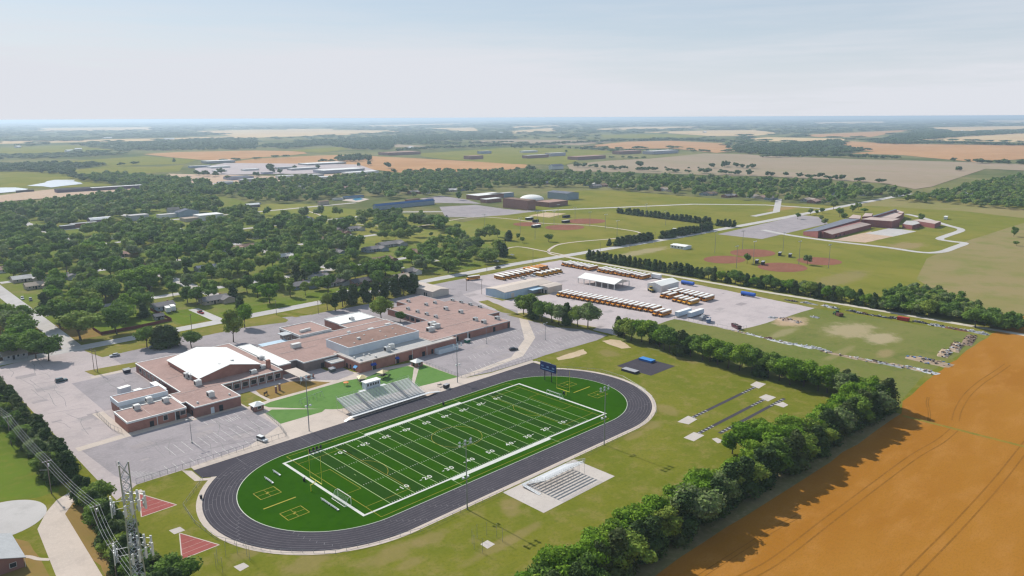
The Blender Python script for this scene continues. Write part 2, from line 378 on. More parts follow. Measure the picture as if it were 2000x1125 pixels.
# far fields, traced as their real outlines on the plain
Z = 0.3
for nm, m_, pts in (
    ('stubble_field', m_tan_far, [(0, 276), (330, 270), (340, 274), (0, 281)]),
    ('stubble_field', m_tan_far, [(70, 250), (300, 248), (300, 254), (75, 257)]),
    ('stubble_field', m_tan_far, [(383, 256), (500, 253), (800, 255), (720, 262), (500, 269), (340, 274), (330, 270), (455, 266)]),
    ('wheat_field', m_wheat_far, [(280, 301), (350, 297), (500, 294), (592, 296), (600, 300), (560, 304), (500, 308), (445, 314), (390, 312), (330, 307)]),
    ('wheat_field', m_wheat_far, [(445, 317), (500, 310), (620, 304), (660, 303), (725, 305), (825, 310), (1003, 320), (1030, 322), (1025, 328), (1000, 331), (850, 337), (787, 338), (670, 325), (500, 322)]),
    ('pasture', m_field_green, [(142, 333), (200, 325), (312, 326), (360, 322), (350, 335), (312, 337), (262, 340), (200, 345), (160, 343)]),
    ('pasture', m_field_green, [(87, 317), (212, 310), (282, 305), (387, 312), (362, 320), (225, 325), (175, 320)]),
    ('pasture', m_field_green, [(0, 336), (105, 335), (235, 362), (155, 366), (50, 368), (-20, 368), (-60, 340)]),
    ('pasture', m_field_green, [(-60, 291), (40, 287), (140, 284), (230, 294), (120, 298), (-40, 303)]),
    ('pasture', m_field_green, [(820, 300), (1000, 288), (1110, 290), (1200, 296), (1180, 300), (1125, 315), (1105, 322), (1000, 321), (875, 312), (825, 306)]),
    ('fallow_field', m_fallow, [(1107, 322), (1190, 314), (1270, 310), (1375, 300), (1462, 302), (1500, 305), (1675, 311), (1900, 317), (2100, 325), (2100, 338), (1925, 330), (1820, 365), (1787, 370), (1725, 358), (1625, 352), (1500, 345), (1375, 342), (1225, 337), (1115, 334)]),
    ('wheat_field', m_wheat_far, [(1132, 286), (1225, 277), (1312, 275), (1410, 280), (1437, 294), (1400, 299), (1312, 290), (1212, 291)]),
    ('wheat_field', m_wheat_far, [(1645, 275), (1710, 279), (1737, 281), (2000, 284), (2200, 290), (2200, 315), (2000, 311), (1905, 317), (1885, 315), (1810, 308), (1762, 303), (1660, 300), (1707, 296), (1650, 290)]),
    ('stubble_field', m_tan_far, [(1500, 268), (1650, 271), (1648, 276), (1500, 276), (1440, 272)]),
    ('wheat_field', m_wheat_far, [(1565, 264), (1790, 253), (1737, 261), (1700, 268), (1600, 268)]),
    ('stubble_field', m_tan_far, [(1812, 249), (2000, 246), (2200, 246), (2200, 254), (2000, 254), (1875, 257), (1815, 253)]),
    ('stubble_field', m_tan_far, [(1780, 274), (1887, 266), (2000, 260), (2200, 256), (2200, 278), (2000, 278), (1870, 276)]),
    ('stubble_field', m_tan_far, [(1587, 239), (1725, 237), (1725, 241), (1600, 242)]),
    ('stubble_field', m_tan_far, [(1927, 235), (2050, 234), (2050, 240), (1930, 239)]),
    ('stubble_field', m_tan_far, [(1160, 252), (1240, 248), (1362, 247), (1365, 251), (1260, 253), (1180, 254)]),
    ('pasture', m_field_green, [(1170, 264), (1300, 262), (1400, 266), (1300, 271), (1180, 269)]),
    ('stubble_field', m_tan_far, [(1207, 257), (1270, 258), (1375, 255), (1475, 254), (1520, 260), (1480, 265), (1390, 266), (1300, 260)]),
    ('fallow_field', m_fallow, [(1000, 273), (1125, 274), (1200, 277), (1130, 284), (1060, 282), (1000, 279)]),
    ('stubble_field', m_tan_far, [(560, 252), (650, 252), (650, 256), (562, 256)]),
    ('stubble_field', m_tan_far, [(817, 251), (925, 249), (937, 258), (885, 256)]),
    ('fallow_field', m_fallow, [(770, 282), (845, 286), (772, 288)]),
    ('fallow_field', m_fallow, [(920, 275), (1000, 273), (1000, 280), (925, 280)]),
    ('pasture', m_field_green, [(562, 295), (675, 286), (680, 292), (625, 299)]),
    ('stubble_field', m_tan_far, [(720, 245), (900, 241), (905, 243), (730, 248)]),
    ('stubble_field', m_tan_far, [(1000, 247), (1090, 245), (1095, 248), (1005, 250)]),
    ('stubble_field', m_tan_far, [(1000, 256), (1075, 250), (1090, 254), (1060, 259), (1000, 261)]),
):
    field(nm, pts, m_, Z); Z += 0.02
field('pond', [(52, 364), (107, 352), (147, 352), (162, 360), (100, 367)], m_water, 0.9, j=(30, 8))
field('pond', [(-60, 368), (30, 367), (56, 370), (44, 374), (0, 378), (-60, 384)], m_water, 0.9, j=(30, 8))
field('gravel_yard', [(-40, 388), (50, 376), (100, 371), (175, 368), (255, 364), (262, 372), (185, 381), (165, 391), (110, 387), (40, 392), (-40, 400)], m_dirt, 0.95)
field('gravel_yard', [(300, 352), (330, 340), (420, 342), (560, 345), (740, 336), (735, 345), (640, 352), (520, 356), (450, 368), (400, 362)], m_dirt, 0.95)
field('car_park', [(380, 330), (440, 319), (560, 320), (700, 322), (735, 334), (600, 340), (440, 342), (385, 340)], m_gravel_lot, 0.99)
# ------------------------------------------------------------------ near roads, lots, lawns (world metres unless px=True)
def rect(x0, x1, y0, y1): return [(x0, y0), (x1, y0), (x1, y1), (x0, y1)]
def patch(name, pts, m, z, px=False, j=(0, 0)):
    w_ = GP(pts) if px else list(pts)
    if j[0]: w_ = jag(w_, *j)
    return struct(name, MB().poly(w_, z), m)
patch('parking_lot', [(-49, 234), (-49, 150), (-49, 60), (-41, 66.5), (100, 66.5), (97.5, 70), (97, 104), (60, 112), (60, 225), (-2, 226), (-8, 236), (-20, 243)], m_lot_old, 0.016)
patch('parking_lot', [(-46, 106.5), (-34, 107.6), (-29, 108), (10, 108), (13, 104), (13, 78), (-3, 68.5), (-41, 66.8), (-44, 78)], m_asphalt, 0.024)
patch('parking_lot', rect(-28.5, -3.5, 141, 186), m_asphalt, 0.024)
patch('school_drive', [(-4, 224), (28, 226), (66, 226), (90, 226), (104, 219), (150, 217), (186, 219), (200, 233), (238, 233), (238, 190), (200, 150), (150, 150), (60, 150), (40, 180), (-3, 182), (-4, 190)], m_asphalt, 0.028)
patch('parking_lot', [(97.6, 101.5), (97.6, 70.5), (112, 67.6), (138, 67), (148, 67.5), (185, 66), (196, 68), (198, 92), (203, 150), (100, 150), (100, 116)], m_asphalt, 0.032)
patch('bus_yard', [(199, 64), (222, 63), (249, 62), (252, 24), (303, 19), (330, 17), (334, 60), (339, 120), (340, 150), (339, 233), (300, 233), (234, 231), (234, 200), (204, 195), (188, 150), (199, 150)], m_gravel_lot, 0.036, j=(6, 0.8))
# streets
mb = MB()
ribbon(mb, [(-70, 242), (-10, 242), (42, 241.5), (100, 241.5), (150, 242.5), (200, 245.5), (300, 246.5), (366, 242), (430, 238), (511, 233), (600, 231), (673, 229), (854, 228), (1100, 226)], 9.5, 0.044)
ribbon(mb, [(-12.5, 246.5), (-11, 330), (-10, 420), (-8, 560), (-6, 760)], 8.5, 0.044)
struct('street', mb, m_road)
mb = MB()
for x, y0, y1 in ((88, 300, 900), (190, 330, 900)): ribbon(mb, [(x, y0), (x, y1)], 8, 0.05)
for y, x0, x1 in ((330, -6, 300), (455, -4, 330), (590, -4, 400), (720, -4, 460)): ribbon(mb, [(x0, y), (x1, y)], 8, 0.048 if y != 455 else 0.052)
ribbon(mb, [(430, 600), (560, 480), (760, 380), (818, 306), (830, 234)], 8, 0.052)
ribbon(mb, [(700, 260), (760, 262), (900, 330)], 8, 0.056)
struct('town_street', mb, m_road)
struct('gravel_road', ribbon(MB(), [(354, 238), (351.5, 215), (350, 138), (349.5, 58), (351.5, 5), (351.5, -55), (352, -140)], 4.6, 0.06), ground_mat('gravel_track', [(0.52, 0.47, 0.40), (0.46, 0.42, 0.35), (0.56, 0.5, 0.43)], (0.05, 0.3)))
# grass islands round the school drive
for p in ([(-10, 235.5), (-7, 217), (10, 218.5), (30, 220), (35, 229), (32, 234.5), (15, 234)], [(-19.5, 200), (-18, 190), (1, 190), (2.6, 197.5), (-8, 199)],
          [(41, 233.5), (41, 219), (67, 219.8), (88, 213.5), (91.5, 217), (92, 234)], [(101, 234), (107, 218), (135, 220), (156, 220), (190, 222), (186, 236)],
          [(94.5, 233.5), (97.5, 219.5), (100.5, 219), (97.5, 233.5)]):
    patch('grass_island', p, m_verge, 0.046, j=(4, 0.25))
patch('grass_island', [(211, 182), (210, 164), (245, 155), (247, 163), (220, 166), (214, 170)], m_verge, 0.046, j=(4, 0.4))
patch('grass_island', [(190, 143), (193, 128), (199, 150), (205, 172), (198, 173)], m_verge, 0.046, j=(4, 0.4))
patch('grass_island', [(188, 137), (189, 98), (198, 80), (204, 82), (200, 105), (199, 133)], m_verge, 0.046, j=(4, 0.4))
patch('grass_verge', [(248, 236.5), (366, 231), (430, 228), (430, 231.5), (366, 235), (300, 240), (248, 239.5)], m_verge, 0.046, j=(8, 0.4))
patch('grass_verge', [(338, 226), (340, 150), (339, 120), (334, 60), (330, 17), (345, 8), (345, 226)], m_verge, 0.04, j=(5, 0.6))
patch('grass_strip', rect(150, 168, 184, 198), m_verge, 0.046)
# concrete kerb apron, walks and plaza by the field
patch('concrete_strip', [(-47, 110.5), (-30.5, 111.5), (-8, 111.5), (-7.5, 108.3), (-31, 107.6), (-47, 106.6)], m_concrete, 0.03)
patch('concrete_walk', [(-33, 141), (-29, 141), (-28.5, 108.4), (-31.5, 108.2)], m_concrete, 0.035)
patch('concrete_walk', rect(-8.5, 12.5, 106.4, 108.4), m_concrete, 0.038)
patch('concrete_walk', [(-20, 190), (-3.5, 190), (-3.4, 186.5), (-20, 187)], m_concrete, 0.034)
patch('plaza', [(12.5, 104.5), (15, 98), (13.5, 78), (-3, 68.7), (-24, 66.9), (-24, 63.8), (136, 63.8), (138, 66.8), (111, 66.8), (97.2, 70), (98.5, 102), (68.6, 108.4), (66, 120), (14, 118)], m_concrete, 0.04)
patch('paved_path', [(199, 139), (202, 136.5), (166, 92), (139, 74), (97, 69.5), (97, 73), (134, 77), (160, 94)], m_concrete, 0.042)
m_pad = ground_mat('concrete_pad', [(0.50, 0.45, 0.41), (0.46, 0.41, 0.375), (0.42, 0.375, 0.345)], (0.1, 0.5))
for pts in ([(19, 102.4), (23, 103.6), (58, 104.2), (68.7, 101.6), (76, 103.8), (90.5, 101.4), (91, 97.4), (73.6, 76.4), (39.5, 76.6), (36.4, 79), (19.8, 98.5)],
            [(93.5, 96.6), (97, 99), (97.2, 73), (76.5, 75.5), (76.5, 78)], [(16, 93.5), (19.5, 95.5), (35, 81), (32.5, 79.2), (15, 79.6)]):
    patch('play_lawn', pts, m_turf_pale, 0.05)
patch('school_lawn', [(24, 114.5), (24.5, 106.4), (42, 106.2), (53, 107), (49, 113), (41, 120.5), (25, 121)], m_dry, 0.05)
patch('school_lawn', [(13.6, 121), (13.8, 105), (22.8, 106), (22.6, 121.5)], m_verge, 0.05)
patch('paved_yard', [(49.5, 122), (49.5, 114), (57, 107.4), (66.5, 109.5), (67.5, 112), (67.5, 122)], m_asphalt, 0.054)
# wheat, hedge-foot grass, cul-de-sac corner
patch('wheat_field', [(321, -73.5), (250, -74.5), (206, -76.5), (192, -81), (100, -79), (36, -77.2), (-20, -76), (-60, -76), (-60, -330), (600, -330), (640, -80), (420, -77)], m_wheat, 0.0342, j=(10, 0.7))
patch('field_edge', [(192, -72), (100, -68), (36, -64), (-60, -62), (-60, -77), (-20, -77), (36, -78.2), (100, -80), (191, -82)], m_edge_grass, 0.024)
mb = MB(); ribbon(mb, [(189.8, -82), (190.0, -100), (190.2, -120), (190.5, -160), (191, -230)], 1.8, 0.05)
struct('grass_balk', mb, ground_mat('balk_grass', [(0.24, 0.17, 0.03), (0.16, 0.15, 0.03), (0.3, 0.17, 0.03)], (0.1, 0.6)))
m_tram = ground_mat('wheel_track', [(0.24, 0.105, 0.018), (0.20, 0.09, 0.016), (0.30, 0.13, 0.024)], (0.1, 0.7))
mb = MB()
def tram(l, off=1.1, wd=0.5):
    l = smooth_line(l, 8)
    for s_ in (-1, 1):
        q = []
        for i, p in enumerate(l):
            a, b_ = l[max(0, i-1)], l[min(len(l)-1, i+1)]; d = math.hypot(b_[0]-a[0], b_[1]-a[1]) or 1
            q.append((p[0]-(b_[1]-a[1])/d*off*s_, p[1]+(b_[0]-a[0])/d*off*s_))
        ribbon(mb, q, wd, 0.044)
tram(GP([(1200, 1330), (1400, 1160), (1509, 1099), (1620, 1015), (1713, 945), (1785, 892), (1836, 862), (1865, 838)]), 1.3)
tram(GP([(1640, 1270), (1775, 1125), (1868, 1030), (1945, 945), (1993, 885), (2060, 800)]), 1.4)
tram(GP([(1866, 822), (1872, 800), (1889, 772), (1915, 748), (1945, 728), (1968, 712)]), 1.2)
tram(GP([(1814, 824), (1815, 806), (1811, 788), (1813, 776)]), 0.35, 0.4)
tram(GP([(1100, 1300), (1470, 1060), (1560, 1008)]), 0.7, 0.3)
struct('wheel_track', mb, m_tram)
patch('street', [(-70.5, 58), (-66.2, 67), (-62, 73), (-56, 77), (-56.5, 71.5), (-62.5, 62), (-64.5, 20), (-66, -40), (-74, -40), (-73, 28)], m_concrete, 0.03)
cc = (-77.5, 71.5)
patch('street', [(cc[0]+12.2*math.cos(2*math.pi*k/40), cc[1]+12.2*math.sin(2*math.pi*k/40)) for k in range(40)], m_road, 0.034)
patch('lawn', [(-100, 84), (-76, 85), (-66, 79), (-60, 79), (-54, 92), (-52, 130), (-55, 170), (-100, 190)], m_lush, 0.026, j=(5, 0.8))
patch('lawn', [(-100, 60), (-86, 62), (-77, 58.5), (-73.8, 52), (-73.6, -40), (-100, -40)], m_dry, 0.026, j=(5, 0.5))
struct('front_walk', ribbon(MB(), smooth_line(GP([(47, 1087), (60, 1088), (75, 1092), (98, 1093)]), 4), 1.2, 0.05), m_concrete)
patch('lawn', [(-64, 62), (-57, 70), (-54, 40), (-56, -20), (-63.8, -20)], m_dry, 0.022, j=(5, 0.6))
# yards of the houses along the street
for x0, x1, y0, y1, m_ in ((5.5, 42, 260, 296, m_lush), (44, 62, 250, 284, m_lush), (-6, 42, 248, 258, m_verge), (-7.5, 6, 258, 300, m_dry), (70, 120, 247, 262, m_lush), (130, 176, 249, 270, m_lush), (160, 196, 276, 296, m_verge),
                           (200, 235, 250, 268, m_verge), (225, 262, 310, 330, m_lush), (192, 222, 318, 334, m_lush), (-60, -18, 246, 260, m_verge), (-60, -18, 262, 330, m_dry)):
    patch('lawn', rect(x0, x1, y0, y1), m_, 0.032, j=(5, 0.5))
struct('driveway', MB().poly(rect(60, 66, 246, 282), 0.04).poly(rect(186, 196, 246, 262), 0.04).poly(rect(222, 232, 296, 318), 0.04).poly(rect(262, 270, 300, 352), 0.04).poly(rect(150, 158, 248, 262), 0.04), m_road)
patch('town_lawn', [(-200, 445), (60, 402), (150, 392), (230, 382), (330, 376), (420, 378), (500, 400), (700, 412), (870, 440), (960, 480), (1000, 503), (930, 522), (860, 540), (800, 550), (700, 570), (560, 598), (425, 622), (260, 648), (150, 657), (120, 645), (60, 605), (10, 608), (60, 652), (108, 690), (0, 716), (-200, 760)], ground_mat('town_grass', [(0.16, 0.17, 0.04), (0.12, 0.16, 0.026), (0.22, 0.18, 0.08), (0.10, 0.13, 0.025)], (0.02, 0.06, 0.4)), 0.018, px=True)
# park west of the ball fields, car park of the far school, paths
patch('park_lawn', [(500, 398), (590, 398), (700, 410), (860, 425), (1000, 455), (990, 475), (860, 472), (760, 478), (660, 470), (560, 455), (500, 425)], m_lush if 0 else ground_mat('park_grass', [(0.17, 0.185, 0.036), (0.205, 0.195, 0.05), (0.13, 0.16, 0.03)], (0.01, 0.05)), 0.02, px=True)
patch('car_park', [(858, 404), (930, 400), (985, 408), (1045, 413), (990, 420), (930, 424), (870, 424)], m_asphalt, 0.06, px=True)
patch('car_park', [(820, 388), (860, 382), (912, 390), (940, 398), (850, 396)], m_asphalt, 0.064, px=True)
mb = MB()
for l in ([(870, 432), (930, 424), (1000, 428), (1060, 436), (1150, 440), (1230, 450), (1250, 456), (1235, 462)], [(1072, 488), (1090, 478), (1130, 472), (1200, 466), (1245, 460)], [(1072, 488), (1075, 496), (1110, 503)],
          [(560, 428), (640, 432), (720, 440), (800, 444), (870, 432)], [(975, 490), (1010, 482), (1060, 490), (1110, 500)], [(500, 415), (560, 408), (640, 400)], [(600, 412), (625, 420), (632, 428)]):
    ribbon(mb, smooth_line(GP(l), 5), 2.6, 0.07)
struct('footpath', mb, m_concrete)
# ball diamonds
for px, py, rx, ry in ((1103, 444, 21, 19), (1030, 438, 15, 15), (1145, 432, 22, 20), (1415, 507, 18, 15), (1528, 522, 19, 17), (1600, 510, 17, 16), (1470, 494, 20, 17)):
    x, y = G(px, py)
    pts = [(x+rx*1.04*math.cos(a)-ry*0*math.sin(a), y+ry*1.04*math.sin(a)) for a in (2*math.pi*k/28 for k in range(28))]
    patch('ball_infield', pts, m_red_clay, 0.075, j=(4, 0.6))
patch('sand_court', [(1033, 421), (1066, 415), (1106, 417), (1072, 425)], m_sand, 0.07, px=True)
# primary-school grounds
patch('car_park', [(550, 216), (552, 170), (700, 172), (748, 205), (748, 226)], m_asphalt, 0.06)
mb = MB()
ribbon(mb, smooth_line(GP([(1490, 449), (1540, 459), (1625, 471), (1730, 483), (1800, 493), (1838, 492), (1862, 484), (1884, 475), (1862, 472), (1835, 467), (1850, 460), (1878, 449), (1850, 440), (1800, 425), (1770, 418)]), 4), 7, 0.08)
struct('service_drive', mb, m_road)
patch('play_yard', [(1625, 469), (1700, 452), (1745, 462), (1690, 474)], m_dirt, 0.07, px=True, j=(5, .4))
patch('play_yard', [(1690, 456), (1740, 445), (1790, 452), (1745, 462)], m_road, 0.074, px=True)
# throwing sectors, jumping runways and pits beside the track
mb = MB(); mw = MB(); mp = MB()
for t in ([(-42.6, 59.6), (-47.1, 44.4), (-37.0, 44.4)], [(-42.6, 27.7), (-47.2, 14.0), (-37.2, 14.0)]):
    mb.poly(t, 0.03)
    for i in range(3): ribbon(mw, [t[i], t[(i+1) % 3]], 0.3, 0.036)
    for k in (0.45, 0.65, 0.82): ribbon(mw, [tuple(t[0][c]+(t[1][c]-t[0][c])*k for c in (0, 1)), tuple(t[0][c]+(t[2][c]-t[0][c])*k for c in (0, 1))], 0.08, 0.036)
struct('throwing_sector', mb, ground_mat('sector_cinder', [(0.31, 0.095, 0.085), (0.27, 0.082, 0.072), (0.34, 0.115, 0.1)], (0.2, 0.8))); struct('sector_border', mw, m_concrete)
for p in ([(-44.2, 31.2), (-41.2, 31), (-40.9, 28), (-43.9, 28)], [(-43.6, 62.2), (-41.2, 62.2), (-41.2, 59.9), (-43.6, 59.9)], GP([(456, 1107), (476, 1099), (487, 1106), (469, 1116)]), GP([(938, 1063), (952, 1055), (967, 1063), (952, 1072)]), rect(37.8, 71, -36, -18.6),
          GP([(1323, 824), (1344, 812), (1362, 819), (1345, 829)]), GP([(1465, 752), (1477, 745), (1496, 750), (1482, 759)]), GP([(1335, 855), (1355, 844), (1376, 850), (1355, 862)]), GP([(1482, 776), (1496, 770), (1516, 776), (1500, 784)]),
          GP([(1390, 857), (1400, 855), (1415, 862), (1402, 866)]), GP([(1512, 790), (1529, 785), (1540, 791), (1530, 796)])): mp.poly(p, 0.032)
struct('concrete_pad', mp, m_pad)
mb = MB(); mw = MB()
for y, x0, x1 in ((-26.3, 129.5, 180), (-36.2, 118, 169.5), (-41.5, 125, 175)):
    ribbon(mb, [(x0, y), (x1, y)], 1.5, 0.028)
    for k in range(5):
        mw.poly(rect(x0+2+k*2.2, x0+2.35+k*2.2, y-0.65, y+0.65), 0.034); mw.poly(rect(x1-2.35-k*2.2, x1-2-k*2.2, y-0.65, y+0.65), 0.034)
mb.poly(rect(159.4, 178.5, 13.6, 32.9), 0.028)
struct('runway', mb, m_track); struct('runway_mark', mw, m_white_line)
patch('sand_pit', [(1175, 666), (1192, 663), (1212, 665), (1233, 679), (1214, 681), (1196, 675)], m_sand, 0.03, px=True, j=(2, .4))
patch('sand_pit', [(1086, 699), (1112, 690), (1140, 682), (1147, 690), (1120, 699), (1090, 704)], m_sand, 0.03, px=True, j=(2, .4))

# ------------------------------------------------------------------ track and football field
CYT = 23.6; XL, XR = 5.2, 105.8
def oval(r, n=40):
    return [(XR+r*math.sin(a), CYT-r*math.cos(a)) for a in (math.pi*k/n for k in range(n+1))]+[(XL-r*math.sin(a), CYT+r*math.cos(a)) for a in (math.pi*k/n for k in range(n+1))]
RI, RO = 30.2, 39.9
def ring(mb, r0, r1, z, n=40):
    a, b_ = oval(r0, n), oval(r1, n); k = len(a)
    for i in range(k):
        j = (i+1) % k; mb.quad((*b_[i], z), (*b_[j], z), (*a[j], z), (*a[i], z))
    return mb
struct('track_apron', ring(MB(), 38.5, RO+1.7, 0.048), m_concrete)
mb = ring(MB(), RI-0.3, RO, 0.062)
struct('running_track', mb, m_track)
struct('running_track', MB().poly([(-24.4, 63.7), (-24.4, 56.5), (-14, 50), (XL, 52), (XR, 52), (124, 50), (135.4, 55.5), (135.4, 63.7)], 0.056), m_track)
patch('concrete_curb', [(-27, 66.4), (-24.8, 63.9), (-24.8, 56.2), (-20.5, 53.5), (-22.2, 52.2), (-27, 55.8)], m_concrete, 0.052)
patch('concrete_curb', [(135.8, 66.4), (138, 64.5), (138, 54.5), (131.5, 50.5), (130.4, 52), (135.8, 55.5)], m_concrete, 0.052)
mb = MB(); LW = (RO-0.6-RI)/8
for k in range(9): ring(mb, RI+k*LW-0.035, RI+k*LW+0.035, 0.068)
for k in range(8):                                                   # start staggers and exchange marks
    r = RI+(k+0.5)*LW
    for a0, da in ((0.35, 0.055), (0.75, 0.075), (1.5, 0.05), (2.2, 0.06)):
        for side in (1, -1):
            a = a0+da*k
            p = (XR+r*math.sin(a), CYT-r*math.cos(a)) if side == 1 else (XL-r*math.sin(a), CYT+r*math.cos(a))
            c_, s_ = math.cos(a-math.pi/2), math.sin(a-math.pi/2)
            mb.box((p[0], p[1], 0.069), (LW*0.9, 0.12, 0.004), a-math.pi/2 if side == 1 else a+math.pi/2)
    for x in (2, 14, 28, 60, 84, 100):
        mb.box((x+k*1.3, CYT-r, 0.069), (0.12, LW*0.8, 0.004))
    for x in (-10, 14, 40, 70, 100, 120):
        mb.box((x, CYT+r, 0.069), (0.12, LW*0.9, 0.004))
struct('lane_line', mb, m_lane)
struct('track_curb', ring(MB(), RI-0.22, RI, 0.078), mat('curb_paint', (0.46, 0.5, 0.4), 0.7))
struct('turf', MB().poly(oval(RI-0.15), 0.066), m_turf)
X0, X1, Y0, Y1 = 0.0, 109.73, 0.0, 47.2; YD = 0.9144
mb = MB()
for i in range(0, 20, 2): mb.poly(rect(9.144+i*5*YD, 9.144+(i+1)*5*YD, Y0, Y1), 0.071)
struct('turf_stripe', mb, m_turf_dark)
mb = MB()
def line(x0, x1, y0, y1, z=0.077): mb.poly(rect(x0, x1, y0, y1), z)
bw = 0.95
line(X0-bw, X0, Y0-bw*0.8, Y1+bw*0.8); line(X1, X1+bw, Y0-bw*0.8, Y1+bw*0.8)
line(X0, X1, Y0-bw*0.8, Y0); line(X0, X1, Y1, Y1+bw*0.8)
line(9.144+25*YD, 9.144+75*YD, Y0-1.9, Y0-bw*0.8); line(9.144+25*YD, 9.144+75*YD, Y1+bw*0.8, Y1+1.9)
for i in range(1, 100):                                              # yard ticks
    if i % 5 == 0: continue
    x = 9.144+i*YD
    for y in (0.1, Y1-0.75): line(x-0.06, x+0.06, y, y+0.65)
    for y in (Y1/2-8.1, Y1/2+7.5): line(x-0.06, x+0.06, y, y+0.6)
struct('field_border', mb, m_white_line)
mb = MB()
for i in range(0, 21):
    x = 9.144+i*5*YD; mb.poly(rect(x-0.09, x+0.09, 0, Y1), 0.083)
for x, d in ((9.144+3*YD, 0.6), (9.144+97*YD, 0.6)): mb.poly(rect(x-0.06, x+0.06, Y1/2-0.6, Y1/2+0.6), 0.084)
for x in (9.144+25*YD, 9.144+75*YD):
    for y0, y1 in ((-6.0, -1.9), (Y1+1.9, Y1+6.2)): mb.poly(rect(x-0.07, x+0.07, y0, y1), 0.077)
struct('yard_line', mb, m_thin_line)
def number(txt, x, y, flip):
    cu = bpy.data.curves.new('yard_number', 'FONT'); cu.body = txt; cu.size = 2.75; cu.align_x = 'CENTER'; cu.align_y = 'CENTER'; cu.offset = 0.05
    cu.space_character = 1.35
    o = bpy.data.objects.new('yard_number', cu); COL.objects.link(o)
    me = bpy.data.meshes.new_from_object(o); bpy.data.objects.remove(o)
    o = bpy.data.objects.new('yard_number', me); COL.objects.link(o); me.materials.append(m_white_line)
    o.location = (x, y, 0.09); o.rotation_euler = (0, 0, math.pi if flip else 0); tag(o, kind='structure')
for i, t in enumerate(('10', '20', '30', '40', '50', '40', '30', '20', '10')):
    x = 9.144+(i+1)*10*YD
    number(t, x, 5.6, False); number(t, x, Y1-5.6, True)
mb = MB()                                                            # little arrows towards the nearer goal
for i in range(9):
    if i == 4: continue
    x = 9.144+(i+1)*10*YD; s_ = -1 if i < 4 else 1
    for y in (5.6, Y1-5.6): mb.add([(x+s_*2.3, y-0.28, 0.09), (x+s_*2.3, y+0.28, 0.09), (x+s_*3.3, y, 0.09)], [(0, 1, 2) if s_ < 0 else (0, 2, 1)])
struct('yard_number_arrow', mb, m_white_line)
mb = MB(); yz = 0.087; yw = 0.13                                     # yellow soccer lines
def seg(a, b_, wd=None): ribbon(mb, [a, b_], wd or yw, yz)
def circ(cx_, cy_, r, a0, a1, n=40): ribbon(mb, [(cx_+r*math.cos(a0+(a1-a0)*k/n), cy_+r*math.sin(a0+(a1-a0)*k/n)) for k in range(n+1)], yw, yz)
sx0, sx1, sy0, sy1 = 2.6, X1-2.6, -4.6, Y1+4.4; ym = Y1/2
for a, b_ in (((sx0, sy0), (sx1, sy0)), ((sx1, sy0), (sx1, sy1)), ((sx1, sy1), (sx0, sy1)), ((sx0, sy1), (sx0, sy0))): seg(a, b_, 0.16)
for s_, x in ((1, sx0), (-1, sx1)):
    for dx, dy in ((5.5, 9.2), (16.5, 20.1)):
        seg((x, ym-dy), (x+s_*dx, ym-dy)); seg((x, ym+dy), (x+s_*dx, ym+dy)); seg((x+s_*dx, ym-dy), (x+s_*dx, ym+dy))
    a = 0.92
    if s_ == 1: circ(x+11, ym, 9.15, -a, a)
    else: circ(x-11, ym, 9.15, math.pi-a, math.pi+a)
circ(X1/2, ym, 9.15, 0, 2*math.pi, 60)
for cx_ in (-14.2, 124.2):                                           # warm-up boxes behind the goals
    for cy_ in (ym-8.5, ym+8.5):
        for d in (-2.6, 2.6): seg((cx_+d*1.3, cy_-2.6), (cx_+d*1.3, cy_+2.6), 0.2); seg((cx_-3.4, cy_+d), (cx_+3.4, cy_+d), 0.2)
        seg((cx_, cy_-2.6), (cx_, cy_+2.6)); seg((cx_-3.4, cy_), (cx_+3.4, cy_)); seg((cx_-0.5, cy_-0.5), (cx_+0.5, cy_+0.5), 0.5)
    seg((cx_-5.5, ym), (cx_+5, ym), 0.5)
struct('soccer_line', mb, m_yellow_line)
# parking bays
mb = MB()
def bays(x0, x1, y, d, L, dirx=True, ang=0.0):
    n_ = int(abs(x1-x0)/2.75)
    for k in range(n_+1):
        t = x0+(x1-x0)*k/max(1, n_)
        a, b_ = ((t, y), (t+L*math.sin(ang), y+d*L*math.cos(ang))) if dirx else ((y, t), (y+d*L*math.cos(ang), t+L*math.sin(ang)))
        ribbon(mb, [a, b_], 0.12, 0.048)
bays(-24, 11, 84.5, 1, 5.2); bays(-24, 11, 84.5, -1, 5.2); bays(-30, 4, 69, 1, 5); bays(-5, 10, 98, 1, 5)
for k in range(9): ribbon(mb, [(-41-k*0.5+3, 69+k*1.0), (-41-k*0.5+9.5-k*.4, 69+k*1.0)], 0.14, 0.048)
for k in range(6): ribbon(mb, [(2+k*0.9, 95), (2+k*0.9, 98.5)], 0.14, 0.048)
for x0, x1, y in ((112, 190, 71), (140, 196, 79), (150, 196, 96), (125, 172, 106), (118, 150, 88)):
    bays(x0, x1, y, 1, 5.2, True, 0.45)
bays(104, 124, 74, 1, 5.2, True, 0.45)
struct('parking_line', mb, m_lot_line)

